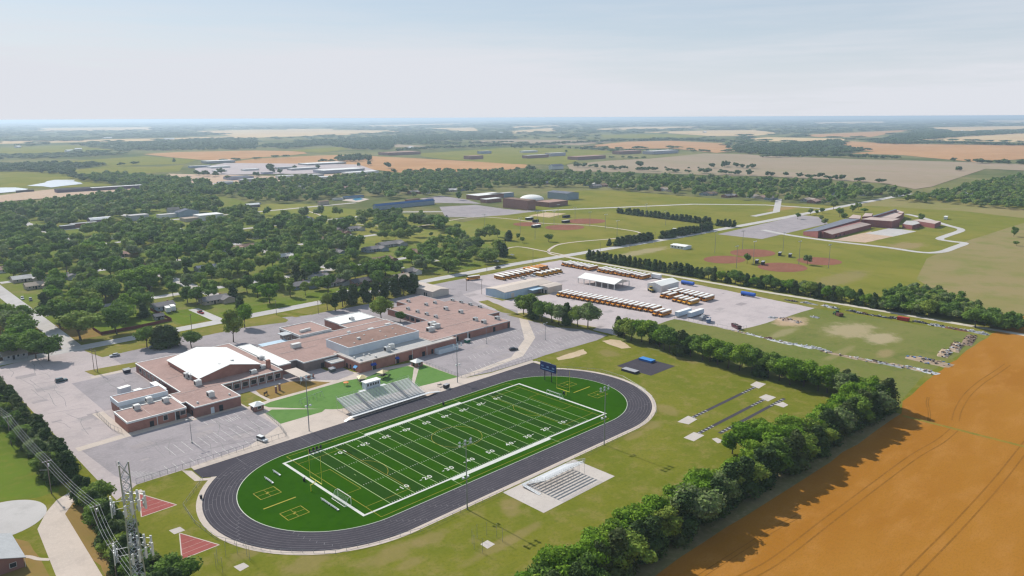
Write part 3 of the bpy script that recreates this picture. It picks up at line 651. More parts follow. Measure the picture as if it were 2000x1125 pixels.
# sealed cracks, joints and patches in the old paving
mb = MB()
def crack(x0, x1, y0, y1, n_, L0, L1, z):
    for _ in range(n_):
        x, y = random.uniform(x0, x1), random.uniform(y0, y1); a = random.choice((0, math.pi/2))+random.gauss(0, .12); l = [(x, y)]
        for k in range(int(random.uniform(L0, L1)/2.5)):
            a += random.gauss(0, .12); x += 2.5*math.cos(a); y += 2.5*math.sin(a)
            if not (x0 < x < x1 and y0 < y < y1): break
            l.append((x, y))
        if len(l) > 1: ribbon(mb, l, random.uniform(.12, .26), z)
crack(-46, -31, 112, 232, 34, 8, 40, 0.0245); crack(-40, 12, 70, 103, 26, 8, 34, 0.0455); crack(-27, -5, 143, 184, 16, 6, 24, 0.0455); crack(2, 180, 221, 225, 10, 6, 20, 0.0455)
crack(104, 194, 72, 112, 34, 8, 40, 0.0455); crack(180, 215, 135, 215, 12, 6, 30, 0.0455); crack(-40, 90, 239, 244, 12, 4, 14, 0.056)
struct('crack_seal', mb, mat('crack_tar', (.19, .175, .175), .8, (.25, .235, .235), .3, .8))
mb = MB()
for x0, x1, y0, y1, n_, z in ((-46, -31, 112, 230, 9, 0.0205), (-40, 10, 72, 102, 7, 0.0375), (106, 190, 74, 112, 9, 0.0405), (205, 330, 40, 225, 16, 0.0425)):
    for _ in range(n_):
        x, y = random.uniform(x0, x1), random.uniform(y0, y1); r_ = random.uniform(1.2, 4.5)
        mb.poly(jag([(x-r_, y-r_*.6), (x+r_, y-r_*.6), (x+r_, y+r_*.6), (x-r_, y+r_*.6)], 1.2, .3), z); z += .00012
struct('paving_patch', mb, ground_mat('patched_paving', [(.30, .265, .265), (.36, .32, .315), (.26, .23, .232)], (.05, .4)))
# ------------------------------------------------------------------ building kit
def bw(mb, name, mats, root, smooth=False):
    """build a part given in site metres under its thing"""
    L = root.location
    mb.v = [(a-L.x, b-L.y, c-L.z) for a, b, c in mb.v]
    return mb.build(name, mats, root, smooth)
BRICK = mat('red_brick', (0.42, 0.20, 0.155), 0.85, (0.33, 0.15, 0.115), 0.25, 0.9, fine=6)
BRICK_D = mat('dark_brick', (0.33, 0.175, 0.145), 0.85, (0.26, 0.13, 0.11), 0.3, 0.9, fine=5)
BRICK_G = mat('grey_brick', (0.25, 0.20, 0.18), 0.85, (0.19, 0.15, 0.14), 0.3, 0.9, fine=5)
ROOF_B = ground_mat('brown_gravel_roof', [(0.37, 0.252, 0.222), (0.32, 0.22, 0.195), (0.265, 0.186, 0.167), (0.425, 0.305, 0.272)], (0.05, 0.16, 0.9), bmp=0.01)
ROOF_BD = ground_mat('dark_brown_roof', [(0.28, 0.185, 0.155), (0.24, 0.158, 0.132), (0.205, 0.135, 0.113), (0.32, 0.22, 0.185)], (0.06, 0.2, 0.9))
ROOF_G = ground_mat('grey_flat_roof', [(0.46, 0.44, 0.42), (0.40, 0.385, 0.37), (0.35, 0.335, 0.325), (0.5, 0.48, 0.46)], (0.05, 0.2, 0.9))
ROOF_W = ground_mat('white_membrane', [(0.80, 0.79, 0.76), (0.74, 0.73, 0.70), (0.70, 0.685, 0.655)], (0.04, 0.2))
ROOF_T = ground_mat('tan_metal_roof', [(0.56, 0.48, 0.42), (0.51, 0.44, 0.385), (0.47, 0.4, 0.35)], (0.04, 0.2))
WHITE = mat('white_trim', (0.74, 0.73, 0.70), 0.6, (0.62, 0.60, 0.57), 0.5, 0.6)
WHITE_P = mat('white_panel_wall', (0.62, 0.66, 0.70), 0.6, (0.52, 0.56, 0.6), 0.3, 0.6)
BLUE_W = mat('pale_blue_wall', (0.40, 0.52, 0.62), 0.6, (0.33, 0.43, 0.53), 0.2, 0.6)
TAN_W = mat('tan_wall', (0.55, 0.49, 0.43), 0.7, (0.47, 0.41, 0.36), 0.2, 0.6)
GLASS = mat('dark_glass', (0.025, 0.03, 0.036), 0.12, (0.05, 0.055, 0.06), 0.5, 0.5, spec=0.5)
DARK = mat('dark_paint', (0.025, 0.025, 0.028), 0.6)
STEEL = mat('galvanised_steel', (0.46, 0.47, 0.48), 0.45, (0.36, 0.37, 0.38), 1.5, 0.7, metal=0.6)
ALU = mat('aluminium_plank', (0.66, 0.66, 0.66), 0.45, (0.56, 0.56, 0.57), 0.8, 0.6, metal=0.1)
BLUE = mat('blue_canvas', (0.02, 0.06, 0.33), 0.7)
LBLUE = mat('light_blue_canvas', (0.03, 0.25, 0.55), 0.7)
CONC = mat('concrete_block', (0.52, 0.49, 0.45), 0.85, (0.42, 0.39, 0.36), 0.5, 0.8)
WOOD = mat('weathered_wood', (0.13, 0.085, 0.055), 0.85, (0.09, 0.06, 0.04), 1.0, 0.8)

def offs(poly, d):
    n = len(poly); out = []
    ar = sum(poly[i][0]*poly[(i+1) % n][1]-poly[(i+1) % n][0]*poly[i][1] for i in range(n)); s = 1 if ar > 0 else -1
    for i in range(n):
        a, b, c = poly[i-1], poly[i], poly[(i+1) % n]
        u = Vector((b[0]-a[0], b[1]-a[1])).normalized(); v = Vector((c[0]-b[0], c[1]-b[1])).normalized()
        n1 = Vector((u.y, -u.x))*s; n2 = Vector((v.y, -v.x))*s
        k = (n1+n2); k = k/(max(0.2, 1+n1.dot(n2)))
        out.append((b[0]+k.x*d, b[1]+k.y*d))
    return out
def band(mb, poly, d0, d1, z0, z1, mi=0):
    a, b = offs(poly, d0), offs(poly, d1); n = len(poly)
    for i in range(n):
        j = (i+1) % n
        mb.quad((*b[i], z0), (*b[j], z0), (*b[j], z1), (*b[i], z1), mi); mb.quad((*a[j], z0), (*a[i], z0), (*a[i], z1), (*a[j], z1), mi)
        mb.quad((*b[i], z1), (*b[j], z1), (*a[j], z1), (*a[i], z1), mi); mb.quad((*a[i], z0), (*a[j], z0), (*b[j], z0), (*b[i], z0), mi)
    return mb
def wing(root, poly, h, wall, roof, trim=WHITE, par=0.18, th=0.4, z0=0.0):
    mb = MB(); n = len(poly)
    ar = sum(poly[i][0]*poly[(i+1) % n][1]-poly[(i+1) % n][0]*poly[i][1] for i in range(n))
    if ar < 0: poly = poly[::-1]
    mb.prism(poly, z0, h-0.05, caps=False)
    w_ = bw(mb, 'wall', wall, root)
    bw(MB().poly(offs(poly, -0.1), h-0.04), 'roof', roof, root)
    bw(band(MB(), poly, -0.22, 0.16, h-th, h+par), 'fascia', trim, root)
    return w_
_pane = {}
def win(root, x, y, z, w_, h_, face='-y', frame=WHITE, name='window', pane=GLASS):
    """a window or door standing a hand's breadth proud of its wall, with its pane as a sub-part"""
    mb = MB(); p = MB()
    if face[1] == 'y':
        s = -1 if face[0] == '-' else 1
        mb.bx(x-w_/2-0.1, x+w_/2+0.1, y+s*0.05, y-s*0.1, z-h_/2-0.1, z+h_/2+0.1); p.bx(x-w_/2, x+w_/2, y+s*0.07, y, z-h_/2, z+h_/2)
    else:
        s = -1 if face[0] == '-' else 1
        mb.bx(x+s*0.05, x-s*0.1, y-w_/2-0.1, y+w_/2+0.1, z-h_/2-0.1, z+h_/2+0.1); p.bx(x+s*0.07, x, y-w_/2, y+w_/2, z-h_/2, z+h_/2)
    o = bw(mb, name, frame, root)
    q = p.v; L = root.location
    p.v = [(a-L.x, b-L.y, c-L.z) for a, b, c in q]
    p.build('pane' if name == 'window' else 'leaf', pane, o)
    return o
def gable(root, x0, x1, y0, y1, eave, ridge, wall, roof, axis='x', over=0.4, z0=0.0, trim=None):
    """pitched roof block; axis = direction of the ridge"""
    mb = MB(); mb.prism(rect(x0, x1, y0, y1), z0, eave, caps=False)
    r = MB(); t = 0.18
    if axis == 'x':
        ym_ = (y0+y1)/2
        mb.add([(x0, y0, eave), (x0, y1, eave), (x0, ym_, ridge-0.05)], [(0, 2, 1)]); mb.add([(x1, y0, eave), (x1, y1, eave), (x1, ym_, ridge-0.05)], [(0, 1, 2)])
        k = (ridge-eave)/((y1-y0)/2); e = eave-over*k
        a = [(x0-over, y0-over, e), (x1+over, y0-over, e), (x1+over, ym_, ridge), (x0-over, ym_, ridge), (x1+over, y1+over, e), (x0-over, y1+over, e)]
    else:
        xm_ = (x0+x1)/2
        mb.add([(x0, y0, eave), (x1, y0, eave), (xm_, y0, ridge-0.05)], [(0, 1, 2)]); mb.add([(x0, y1, eave), (x1, y1, eave), (xm_, y1, ridge-0.05)], [(0, 2, 1)])
        k = (ridge-eave)/((x1-x0)/2); e = eave-over*k
        a = [(x1+over, y0-over, e), (x1+over, y1+over, e), (xm_, y1+over, ridge), (xm_, y0-over, ridge), (x0-over, y1+over, e), (x0-over, y0-over, e)]
    b = [(p[0], p[1], p[2]-t) for p in a]
    r.add(a+b, [(0, 1, 2, 3), (3, 2, 4, 5), (7, 6, 9, 8), (8, 9, 11, 10), (0, 6, 7, 1), (4, 10, 11, 5), (0, 3, 9, 6), (3, 5, 11, 9), (1, 7, 8, 2), (2, 8, 10, 4)])
    w_ = bw(mb, 'wall', wall, root); bw(r, 'roof', roof, root)
    return w_

# ------------------------------------------------------------------ the school
sch = thing('school_building', 'long low red brick school with brown flat roofs beside the running track', 'school', (60, 108, 0))
P1 = rect(-29.1, -7.6, 111.4, 126.0)
wing(sch, P1, 4.0, BRICK, ROOF_B, th=0.55)
wing(sch, rect(-25.6, -7.5, 126.2, 131.2), 3.5, BRICK_D, ROOF_G, par=0.05)
wing(sch, rect(-25.9, -7.2, 131.3, 140.4), 5.4, BRICK_D, ROOF_B, trim=WHITE_P, th=1.7, par=0.12)
P3 = [(-5.6, 108.2), (12.8, 108.2), (12.8, 126.1), (40.4, 126.1), (41.0, 181.8), (-2.9, 181.8), (-2.9, 129.5), (-7.3, 129.5), (-7.3, 116.6), (-5.6, 116.6)]
wing(sch, P3, 4.3, BRICK_D, ROOF_B, th=0.35, par=0.08)
gable(sch, 7.0, 34.0, 134.2, 169.0, 6.6, 9.7, BRICK, ROOF_W, 'y', 0.5)
wing(sch, rect(41.2, 47.1, 131, 172.2), 4.75, BRICK_D, ROOF_W, par=0.1)
P5 = [(47.5, 134), (51.5, 134), (51.5, 127.3), (68.7, 127.3), (68.7, 129.7), (113.7, 129.7), (113.7, 148.4), (121.8, 148.4), (121.8, 163.9), (47.5, 163.9)]
wing(sch, P5, 4.62, BRICK_G, ROOF_B, par=0.12)
wing(sch, rect(70.3, 88.4, 164.9, 186), 5.6, BRICK_G, ROOF_B, par=0.25, th=0.9)
wing(sch, rect(98.2, 120.4, 172.6, 188.4), 4.7, BRICK, ROOF_W, par=0.2)
wing(sch, rect(97.9, 121.2, 164.1, 172.4), 4.5, BRICK, ROOF_B, par=0.15)
wing(sch, rect(71.5, 112.3, 121.2, 141.2), 8.5, WHITE_P, ROOF_BD, trim=WHITE_P, par=0.14, th=0.3)
P7 = [(68.9, 108.2), (125.6, 108.2), (125.6, 112.2), (113.5, 112.2), (113.5, 129.5), (68.9, 129.5)]
wing(sch, P7, 4.8, BRICK, ROOF_G, trim=mat('pink_stone', (0.58, 0.45, 0.39), 0.8), par=0.22, th=0.3)
P8 = [(113.8, 115.6), (170.4, 115.6), (170.4, 134), (179.6, 134), (179.6, 176), (173.4, 176), (173.4, 199.2), (153.2, 197.4), (153.2, 186.2), (138.7, 186.2), (138.7, 148.2), (113.9, 148.2)]
wing(sch, P8, 3.9, BRICK, ROOF_B, trim=mat('grey_trim', (0.48, 0.46, 0.46), 0.7), par=0.05, th=0.4)
wing(sch, rect(68.0, 72.4, 104.9, 108.1) if 0 else rect(62.2, 68.6, 121.0, 127.1), 3.3, BRICK, ROOF_G, par=0.2)
# flat porch canopies on posts
def canopy(x0, x1, y0, y1, z, m_, edge=WHITE):
    bw(MB().bx(x0, x1, y0, y1, z-0.32, z), 'canopy', m_, sch)
    for x, y in ((x0+0.4, y0+0.4), (x1-0.4, y0+0.4)): bw(MB().tube((x, y, 0), (x, y, z-0.33), 0.09), 'post', STEEL, sch)
canopy(41.8, 47.4, 113.5, 127.0, 3.4, ROOF_T); canopy(52, 66, 168.5, 173.5, 3.2, BLUE_W); canopy(64.5, 69.8, 171.5, 177.5, 5.6, STEEL)
# chimney of the boiler room
bw(MB().bx(36.2, 37.8, 131.5, 133.0, 4.3, 8.2), 'chimney', BRICK, sch)
# the low fenced plant yard in front of the brick wall
bw(band(MB(), rect(111.5, 124, 104.6, 108.0), -0.15, 0, 0, 2.3), 'yard_wall', WHITE_P, sch)
for x, wd_, t in ((-20.6, 1.3, 'door'), (-15.5, 1.6, 'window'), (-3, 0, 0)):
    if t == 'window': win(sch, x, 111.4, 2.1, 1.5, 1.9)
    elif t == 'door': win(sch, x, 111.4, 1.1, 1.3, 2.1, name='door', frame=DARK, pane=GLASS)
win(sch, -11.6+0.6, 111.4, 1.6, 1.2, 3.0, name='door', frame=DARK); win(sch, -9.0, 111.4, 2.3, 2.0, 1.6)
for x in (-18.6, -11.9): bw(MB().bx(x-0.12, x+0.12, 111.2, 111.4, 0, 3.9), 'downpipe', WHITE, sch)
win(sch, 1.2, 108.2, 1.25, 1.2, 2.4, name='door', frame=WHITE, pane=WHITE_P); win(sch, 4.6, 108.2, 1.25, 1.4, 2.4, name='door', frame=DARK); win(sch, -5.6, 111.0, 1.2, 1.2, 2.2, '-x', name='door', frame=DARK)
for k in range(6): win(sch, -2.9, 150+k*5.2, 2.1, 3.0, 1.9, '-x')
for k in range(3): win(sch, -7.3, 119+k*3.6, 2.1, 1.6, 1.8, '-x')
for k in range(7): win(sch, 15.6+k*3.75, 126.1, 2.0, 2.3, 1.9)
for k in range(7): bw(MB().bx(13.7+k*3.75-0.15, 13.7+k*3.75+0.15, 125.9, 126.1, 0, 4.0), 'pilaster', WHITE, sch)
for x in (75.5, 88.5): bw(MB().bx(x-0.06, x+0.06, 108.0, 108.2, 0, 4.5), 'downpipe', WHITE, sch)
for x in (98.2, 107.0): bw(MB().bx(x-0.06, x+0.06, 108.0, 108.2, 0, 4.5), 'downpipe', WHITE, sch)
for x, w_ in ((97.4, 2.4), (105, 1.6), (110.3, 0.9)): win(sch, x, 108.2, 1.15, w_, 2.2, name='door', frame=DARK)
for x, w_, m_ in ((76.0, 2.6, BLUE), (89.2, 1.8, BLUE)):
    win(sch, x+0.6, 108.2, 1.1, w_*0.7, 2.1, name='door', frame=DARK)
    bw(MB().add([(x-w_/2, 106.9, 2.4), (x+w_/2, 106.9, 2.4), (x+w_/2, 108.15, 3.3), (x-w_/2, 108.15, 3.3), (x-w_/2, 108.15, 2.4), (x+w_/2, 108.15, 2.4)], [(0, 1, 2, 3), (0, 3, 4), (1, 5, 2), (0, 4, 5, 1)]), 'awning', m_, sch)
bw(MB().add([(67.6, 112.2, 2.2), (67.6, 109.8, 2.2), (68.85, 109.8, 3.1), (68.85, 112.2, 3.1)], [(0, 1, 2, 3)]), 'awning', LBLUE, sch)
for y in (112.9, 116, 119): win(sch, 68.9, y, 1.2, 1.1, 2.0, '-x', name='door', frame=DARK)
for x in (132.5, 140.5, 158.5): win(sch, x, 115.6, 1.3, 1.5, 2.5, name='door', frame=DARK)
bw(MB().bx(131.2, 131.7, 115.1, 115.6, 0, 3.6), 'pilaster', WHITE, sch); bw(MB().bx(139.2, 139.7, 115.1, 115.6, 0, 3.6), 'pilaster', WHITE, sch)
win(sch, 61.0, 127.3, 1.2, 1.4, 2.3, name='door', frame=DARK); win(sch, 169.2, 115.6, 1.6, 1.3, 2.8, name='door', frame=DARK)
for k in range(6): win(sch, 138.7, 152+k*5.0, 1.9, 3.6, 2.0, '-x')
for k in range(4): win(sch, 70.3, 168+k*4.5, 1.6, 1.4, 1.6, '-x')
# brick walls of the courtyard entry
bw(MB().bx(47.6, 51.3, 118.2, 118.5, 0, 1.6), 'low_wall', BRICK, sch)

# seams and pipe runs on the big flat roofs
for a, b, z in (((118, 131), (160, 131), 3.9), ((139, 150), (172, 150), 3.9), ((155, 168), (178, 168), 3.9), ((150, 117), (150, 147), 3.9), ((52, 156), (120, 156), 4.62), ((50, 147), (70, 147), 4.62), ((122, 116.5), (122, 147), 3.9), ((-1, 150), (6, 150), 4.3), ((12, 127.5), (-5, 127.5), 4.3), ((-20, 112), (-20, 125.5), 4.0)):
    d_ = (b[0]-a[0], b[1]-a[1]); ln = math.hypot(*d_)
    bw(MB().box(((a[0]+b[0])/2, (a[1]+b[1])/2, z+.01), (ln, .22, .1), math.atan2(d_[1], d_[0])), 'roof_seam', mat('seam_grey', (.47, .37, .33), .8, (.33, .25, .22), .2, .8), sch)
# rooftop plant, each a thing of its own
def unit_parts(root, w_, d_, h_, fan=True):
    bwl = MB().bx(-w_/2, w_/2, -d_/2, d_/2, 0.18, h_).build('casing', mat('unit_casing', (0.66, 0.65, 0.62), 0.5, (0.52, 0.51, 0.49), 0.8, 0.7), root)
    MB().bx(-w_/2-0.1, w_/2+0.1, -d_/2-0.1, d_/2+0.1, 0, 0.18).build('curb', CONC, root)
    if fan:
        MB().lathe([(0.01, h_+0.14), (min(w_, d_)*0.36, h_+0.14), (min(w_, d_)*0.38, h_)], 12).build('fan_shroud', STEEL, root)
        MB().bx(-w_/2-0.02, -w_/2, -d_/2*0.8, d_/2*0.8, 0.4, h_*0.8).build('grille', DARK, root)
def units(group, where, z, pts, w_, d_, h_, zoom, kind='box', fan=True):
    src = None
    wpts = sorted((G(zoom[0]+a/zoom[2], zoom[1]+b/zoom[2], z+0.4) for a, b in pts), key=lambda p: p[0]+0.001*p[1])
    for i, p in enumerate(wpts):
        lab = 'pale %s %s, %s from the west' % (kind, where, nth(i)) if len(wpts) > 1 else 'pale %s %s' % (kind, where)
        if src is None:
            src = thing('rooftop_unit', lab, 'rooftop unit', (*p, z), 0, group); unit_parts(src, w_, d_, h_, fan); KIDS[src.name] = list(src.children)
        else: dup(src, (*p, z), 0, lab, group)
zD, zC, zB, zA = (760, 560, 7.032), (620, 590, 7.032), (440, 600, 7.032), (200, 650, 5.625)
units('air units on the brick school roofs', 'on the wide east wing roof', 3.87, [(265, 200), (510, 248), (630, 222), (870, 185), (990, 212), (1115, 245), (1245, 275), (260, 305), (390, 345), (515, 378), (640, 415)], 1.7, 1.7, 1.5, zD, 'square air unit')
units('air units on the brick school roofs', 'in the middle of the east wing', 3.87, [(780, 308), (985, 352)], 2.2, 2.0, 1.8, zD, 'shaded air unit')
units('air units on the brick school roofs', 'near the east wing front edge', 3.87, [(1185, 455), (1300, 490), (1485, 440)], 2.2, 2.2, 1.8, zD, 'boxy air unit')
units('air units on the brick school roofs', 'bunched behind the tall white block', 3.87, [(590, 525), (645, 555), (570, 600)], 4.2, 2.4, 2.2, zD, 'large air unit')
units('air units on the brick school roofs', 'on the grey front roof', 4.78, [(960, 660), (1015, 625)], 2.6, 2.2, 2.2, zC, 'tall air unit')
units('air units on the brick school roofs', 'on the dark brown high roof', 8.46, [(430, 415), (565, 500)], 1.6, 1.2, 1.0, zC, 'low vent box', fan=False)
units('air units on the brick school roofs', 'on the small white roof', 4.68, [(470, 232)], 2.4, 2.0, 1.5, zC, 'round-topped air unit')
units('air units on the brick school roofs', 'behind the dark brown high roof', 4.6, [(730, 365), (965, 300)], 3.2, 1.6, 0.7, zC, 'low duct box', fan=False)
units('air units on the brick school roofs', 'on the roof left of the white block', 4.6, [(970, 540)], 4.6, 2.4, 2.0, zB, 'long air unit', fan=False)
units('air units on the brick school roofs', 'on the walled square roof', 5.58, [(1130, 310), (1060, 330)], 3.0, 1.2, 1.2, zB, 'bent duct box', fan=False)
units('air units on the brick school roofs', 'below the gable roof corner', 4.28, [(490, 700), (515, 825), (385, 890)], 2.6, 2.2, 1.4, zB, 'squat air unit')
units('air units on the brick school roofs', 'by the west eave of the gable roof', 4.28, [(935, 480), (985, 490), (1050, 565)], 2.6, 2.2, 2.2, zA, 'bulky air unit')
units('air units on the brick school roofs', 'on the south-west brown roof', 4.28, [(1190, 690)], 2.4, 2.4, 2.2, zA, 'single air unit')
units('air units on the brick school roofs', 'between the two small west roofs', 3.98, [(378, 830), (512, 748), (695, 752)], 2.2, 2.0, 1.9, zA, 'louvred air unit')
units('vent hoods on the white gable roof', 'on the white gable roof', 8.4, [(1290, 345), (1422, 305)], 1.3, 1.3, 0.9, zA, 'vent hood', fan=False)
units('vent caps on the brown roofs', 'near the south-west roof edge', 4.28, [(1045, 765), (1395, 672)], 0.6, 0.6, 0.7, zA, 'small vent cap', fan=False)
units('vent caps on the grey front roof', 'in the row on the grey front roof', 4.78, [(505, 760), (635, 725), (710, 715), (800, 748), (600, 790)], 0.7, 0.7, 0.8, zC, 'small vent cap', fan=False)
units('patches on the dark brown high roof', 'dotted over the dark brown high roof', 8.46, [(320, 485), (505, 555), (640, 440), (755, 505), (860, 390), (935, 462), (1030, 352), (1075, 430), (1215, 398)], 0.7, 0.6, 0.3, zC, 'tiny vent pipe box', fan=False)

# ------------------------------------------------------------------ yard buildings round the school
def simple_gable(name, label, cat, x0, x1, y0, y1, eave, ridge, wall, roof, axis='x', over=0.3, group=None, z=0):
    t = thing(name, label, cat, ((x0+x1)/2, (y0+y1)/2, z), 0, group)
    gable(t, x0, x1, y0, y1, eave, ridge, wall, roof, axis, over); return t
t = simple_gable('metal_shed', 'tan metal shed with shallow roof behind the school east wing', 'shed', 184.2, 197.6, 201.5, 229, 4.0, 5.0, TAN_W, ROOF_T, 'y')
for y in (208, 210): win(t, 184.2, y, 1.1, 1.0, 2.2, '-x', name='door', frame=DARK)
win(t, 184.2, 224, 2.0, 1.5, 1.0, '-x')
t = thing('bus_garage', 'pale blue bus garage with tan roof at the yard entrance', 'garage', (228, 174, 0))
gable(t, 213.8, 257.8, 165.6, 183.4, 4.6, 5.7, BLUE_W, ROOF_T, 'x', 0.3)
gable(t, 244.4, 257.9, 156.4, 165.5, 4.4, 4.9, TAN_W, ROOF_T, 'x', 0.25)
bw(MB().bx(234, 244.2, 160.5, 165.4, 3.2, 3.45), 'canopy', BLUE_W, t)
for x in (235, 243): bw(MB().tube((x, 160.9, 0), (x, 160.9, 3.19), 0.1), 'post', STEEL, t)
for x, m_ in ((216.8, BLUE_W), (221.0, TAN_W)): win(t, x, 165.6, 1.6, 2.6, 2.9, name='door', frame=WHITE, pane=m_)
for y in (158.5, 161.5): win(t, 244.4, y, 1.2, 1.2, 2.2, '-x', name='door', frame=DARK)
t = thing('vehicle_shelter', 'open-sided white-roofed vehicle shelter in the middle of the bus yard', 'shelter', (292, 149, 0))
r_ = MB(); x0, x1, y0, y1, e, rd = 283.6, 300.6, 132.8, 165.4, 3.9, 6.2; xm_ = (x0+x1)/2
a = [(x1, y0, e), (x1, y1, e), (xm_, y1, rd), (xm_, y0, rd), (x0, y1, e), (x0, y0, e)]; b = [(p[0], p[1], p[2]-0.25) for p in a]
r_.add(a+b, [(0, 1, 2, 3), (3, 2, 4, 5), (7, 6, 9, 8), (8, 9, 11, 10), (0, 6, 7, 1), (4, 10, 11, 5), (0, 3, 9, 6), (3, 5, 11, 9), (1, 7, 8, 2), (2, 8, 10, 4)])
bw(r_, 'roof', ROOF_W, t)
bw(MB().add([(x0+.1, y0+.1, e-.2), (x1-.1, y0+.1, e-.2), (xm_, y0+.1, rd-.3)], [(0, 1, 2)]), 'gable_panel', TAN_W, t)
for k in range(7):
    y = y0+0.4+k*(y1-y0-0.8)/6
    for x in (x0+0.4, x1-0.4): bw(MB().bx(x-0.22, x+0.22, y-0.22, y+0.22, 0, e-0.2), 'post', WHITE, t)
t = simple_gable('metal_workshop', 'plain white metal workshop beside the parked loader', 'workshop', 298.8, 319, 106, 117, 4.8, 6.4, mat('workshop_wall', (0.66, 0.66, 0.66), 0.6), ROOF_W, 'x')
t = simple_gable('long_hut', 'low white hut alone on the meadow above the cedar row', 'hut', 451, 461, 188, 203, 2.8, 3.4, WHITE_P, WHITE, 'y')
for y in (191, 194.5, 198, 201): win(t, 451, y, 1.5, 1.2, 1.2, '-x')
# ticket booths
for x, y, lab in ((15.3, 99.3, 'brick ticket booth at the west end of the pale plaza'), (93.6, 98.4, 'brick ticket booth by the parking lot fence')):
    t = thing('ticket_booth', lab, 'booth', (x, y, 0), 0, 'brick ticket booths at the plaza gates')
    bw(MB().bx(x-1.9, x+1.9, y-1.9, y+1.9, 0, 2.4), 'wall', BRICK_D, t)
    bw(MB().add([(x-2.5, y-2.5, 2.4), (x+2.5, y-2.5, 2.4), (x+2.5, y+2.5, 2.4), (x-2.5, y+2.5, 2.4), (x, y, 3.7)], [(0, 1, 4), (1, 2, 4), (2, 3, 4), (3, 0, 4), (0, 3, 2, 1)]), 'roof', ROOF_W, t)
    win(t, x, y-1.9, 1.5, 1.4, 1.0); win(t, x-1.9, y, 1.1, 1.0, 2.0, '-x', name='door', frame=DARK)

# ------------------------------------------------------------------ grandstands
t = thing('home_grandstand', 'long aluminium grandstand with bench rows facing the football field', 'grandstand', (55, 70, 0))
hx0, hx1 = 37.6, 72.6; NR = 15; hy0, hz0, dy, dz = 64.6, 1.15, 0.76, 0.235
for k in range(NR):
    y = hy0+0.9+k*dy; z = hz0+k*dz
    mb = MB().bx(hx0, hx1, y-0.06, y+0.27, z+0.42, z+0.47)
    bw(mb, 'bench', ALU, t)
    bw(MB().bx(hx0, hx1, y-0.50, y-0.02, z, z+0.04).bx(hx0, hx1, y+0.22, y+0.24, z+0.06, z+0.24), 'footboard', ALU, t)
bw(MB().bx(hx0-1, hx1+1.2, hy0-1.0, hy0+0.4, hz0-0.05, hz0+0.01), 'walkway', ALU, t)
mb = MB()
for k in range(13):
    x = hx0+0.2+k*(hx1-hx0-0.4)/12; yb, zb = hy0+0.7+NR*dy, hz0+NR*dz
    mb.tube((x, hy0, hz0-0.1), (x, yb, zb-0.1), 0.06, n=4)
    for f_ in (0, 0.33, 0.66, 1): mb.tube((x, hy0+(yb-hy0)*f_, 0), (x, hy0+(yb-hy0)*f_, hz0-0.1+(zb-hz0)*f_), 0.06, n=4)
    mb.tube((x, hy0, 0.1), (x, yb, zb-0.2), 0.04, n=4); mb.tube((x, yb, 0.1), (x, hy0+2, 0.8), 0.04, n=4)
bw(mb, 'frame', STEEL, t)
for yy, z0_, z1_ in ((hy0-1.0, hz0, hz0+1.0), (yb+0.1, zb, zb+1.1)):
    mb = MB()
    for k in range(27):
        x = hx0+k*(hx1-hx0)/26; mb.tube((x, yy, z0_), (x, yy, z1_), 0.025, n=4)
    for z in (z0_+0.5, z1_): mb.tube((hx0, yy, z), (hx1, yy, z), 0.03, n=4)
    bw(mb, 'guard_rail', STEEL, t)
for x in (hx0, hx1):
    mb = MB()
    for k in range(9):
        f_ = k/8; mb.tube((x, hy0+(yb-hy0)*f_, hz0+(zb-hz0)*f_), (x, hy0+(yb-hy0)*f_, hz0+(zb-hz0)*f_+1.1), 0.025, n=4)
    for d in (0.55, 1.1): mb.tube((x, hy0, hz0+d), (x, yb, zb+d), 0.03, n=4)
    bw(mb, 'guard_rail', STEEL, t)
for x in (46.3, 63.9):                                                # aisles with steps
    mb = MB()
    for k in range(NR*2): mb.bx(x-0.55, x+0.55, hy0+0.5+k*dy/2, hy0+0.5+(k+1)*dy/2, hz0+k*dz/2+0.2, hz0+k*dz/2+0.36)
    bw(mb, 'aisle_stair', mat('stair_plank', (0.2, 0.21, 0.23), 0.6), t)
    bw(MB().tube((x, hy0+0.5, hz0+1.2), (x, yb-0.5, zb+1.1), 0.035, n=5), 'handrail', DARK, t)
for x0, x1, s_ in ((hx0-4.2, hx0-1, 1), (hx1+1.2, hx1+7.0, -1)):      # end ramps
    a, b = (x0, x1) if s_ == 1 else (x1, x0)
    bw(MB().add([(a, hy0-1.0, 0.1), (b, hy0-1.0, hz0), (b, hy0+0.5, hz0), (a, hy0+0.5, 0.1), (a, hy0-1.0, 0.0), (b, hy0-1.0, hz0-0.12), (b, hy0+0.5, hz0-0.12), (a, hy0+0.5, 0.0)],
                [(0, 1, 2, 3), (7, 6, 5, 4), (0, 4, 5, 1), (3, 2, 6, 7), (1, 5, 6, 2), (0, 3, 7, 4)]), 'ramp', ALU, t)
    bw(MB().tube((a, hy0+0.45, 1.1), (b, hy0+0.45, hz0+1.0), 0.03, n=4).tube((a, hy0-0.95, 1.1), (b, hy0-0.95, hz0+1.0), 0.03, n=4).tube((a, hy0+.45, 0), (a, hy0+.45, 1.1), .03, n=4).tube((a, hy0-.95, 0), (a, hy0-.95, 1.1), .03, n=4), 'handrail', STEEL, t)
t = thing('press_box', 'small white press box on stilts above the grandstand back row', 'press box', (55.0, 78.3, 0))
bw(MB().bx(51.6, 58.6, 76.9, 79.7, 4.8, 7.5), 'wall', WHITE_P, t); bw(MB().bx(51.3, 58.9, 76.6, 80.0, 7.5, 7.75), 'roof', ROOF_W, t)
for x in (52.6, 54.0, 55.2, 56.4, 57.6): win(t, x, 76.9, 6.5, 0.85, 1.0)
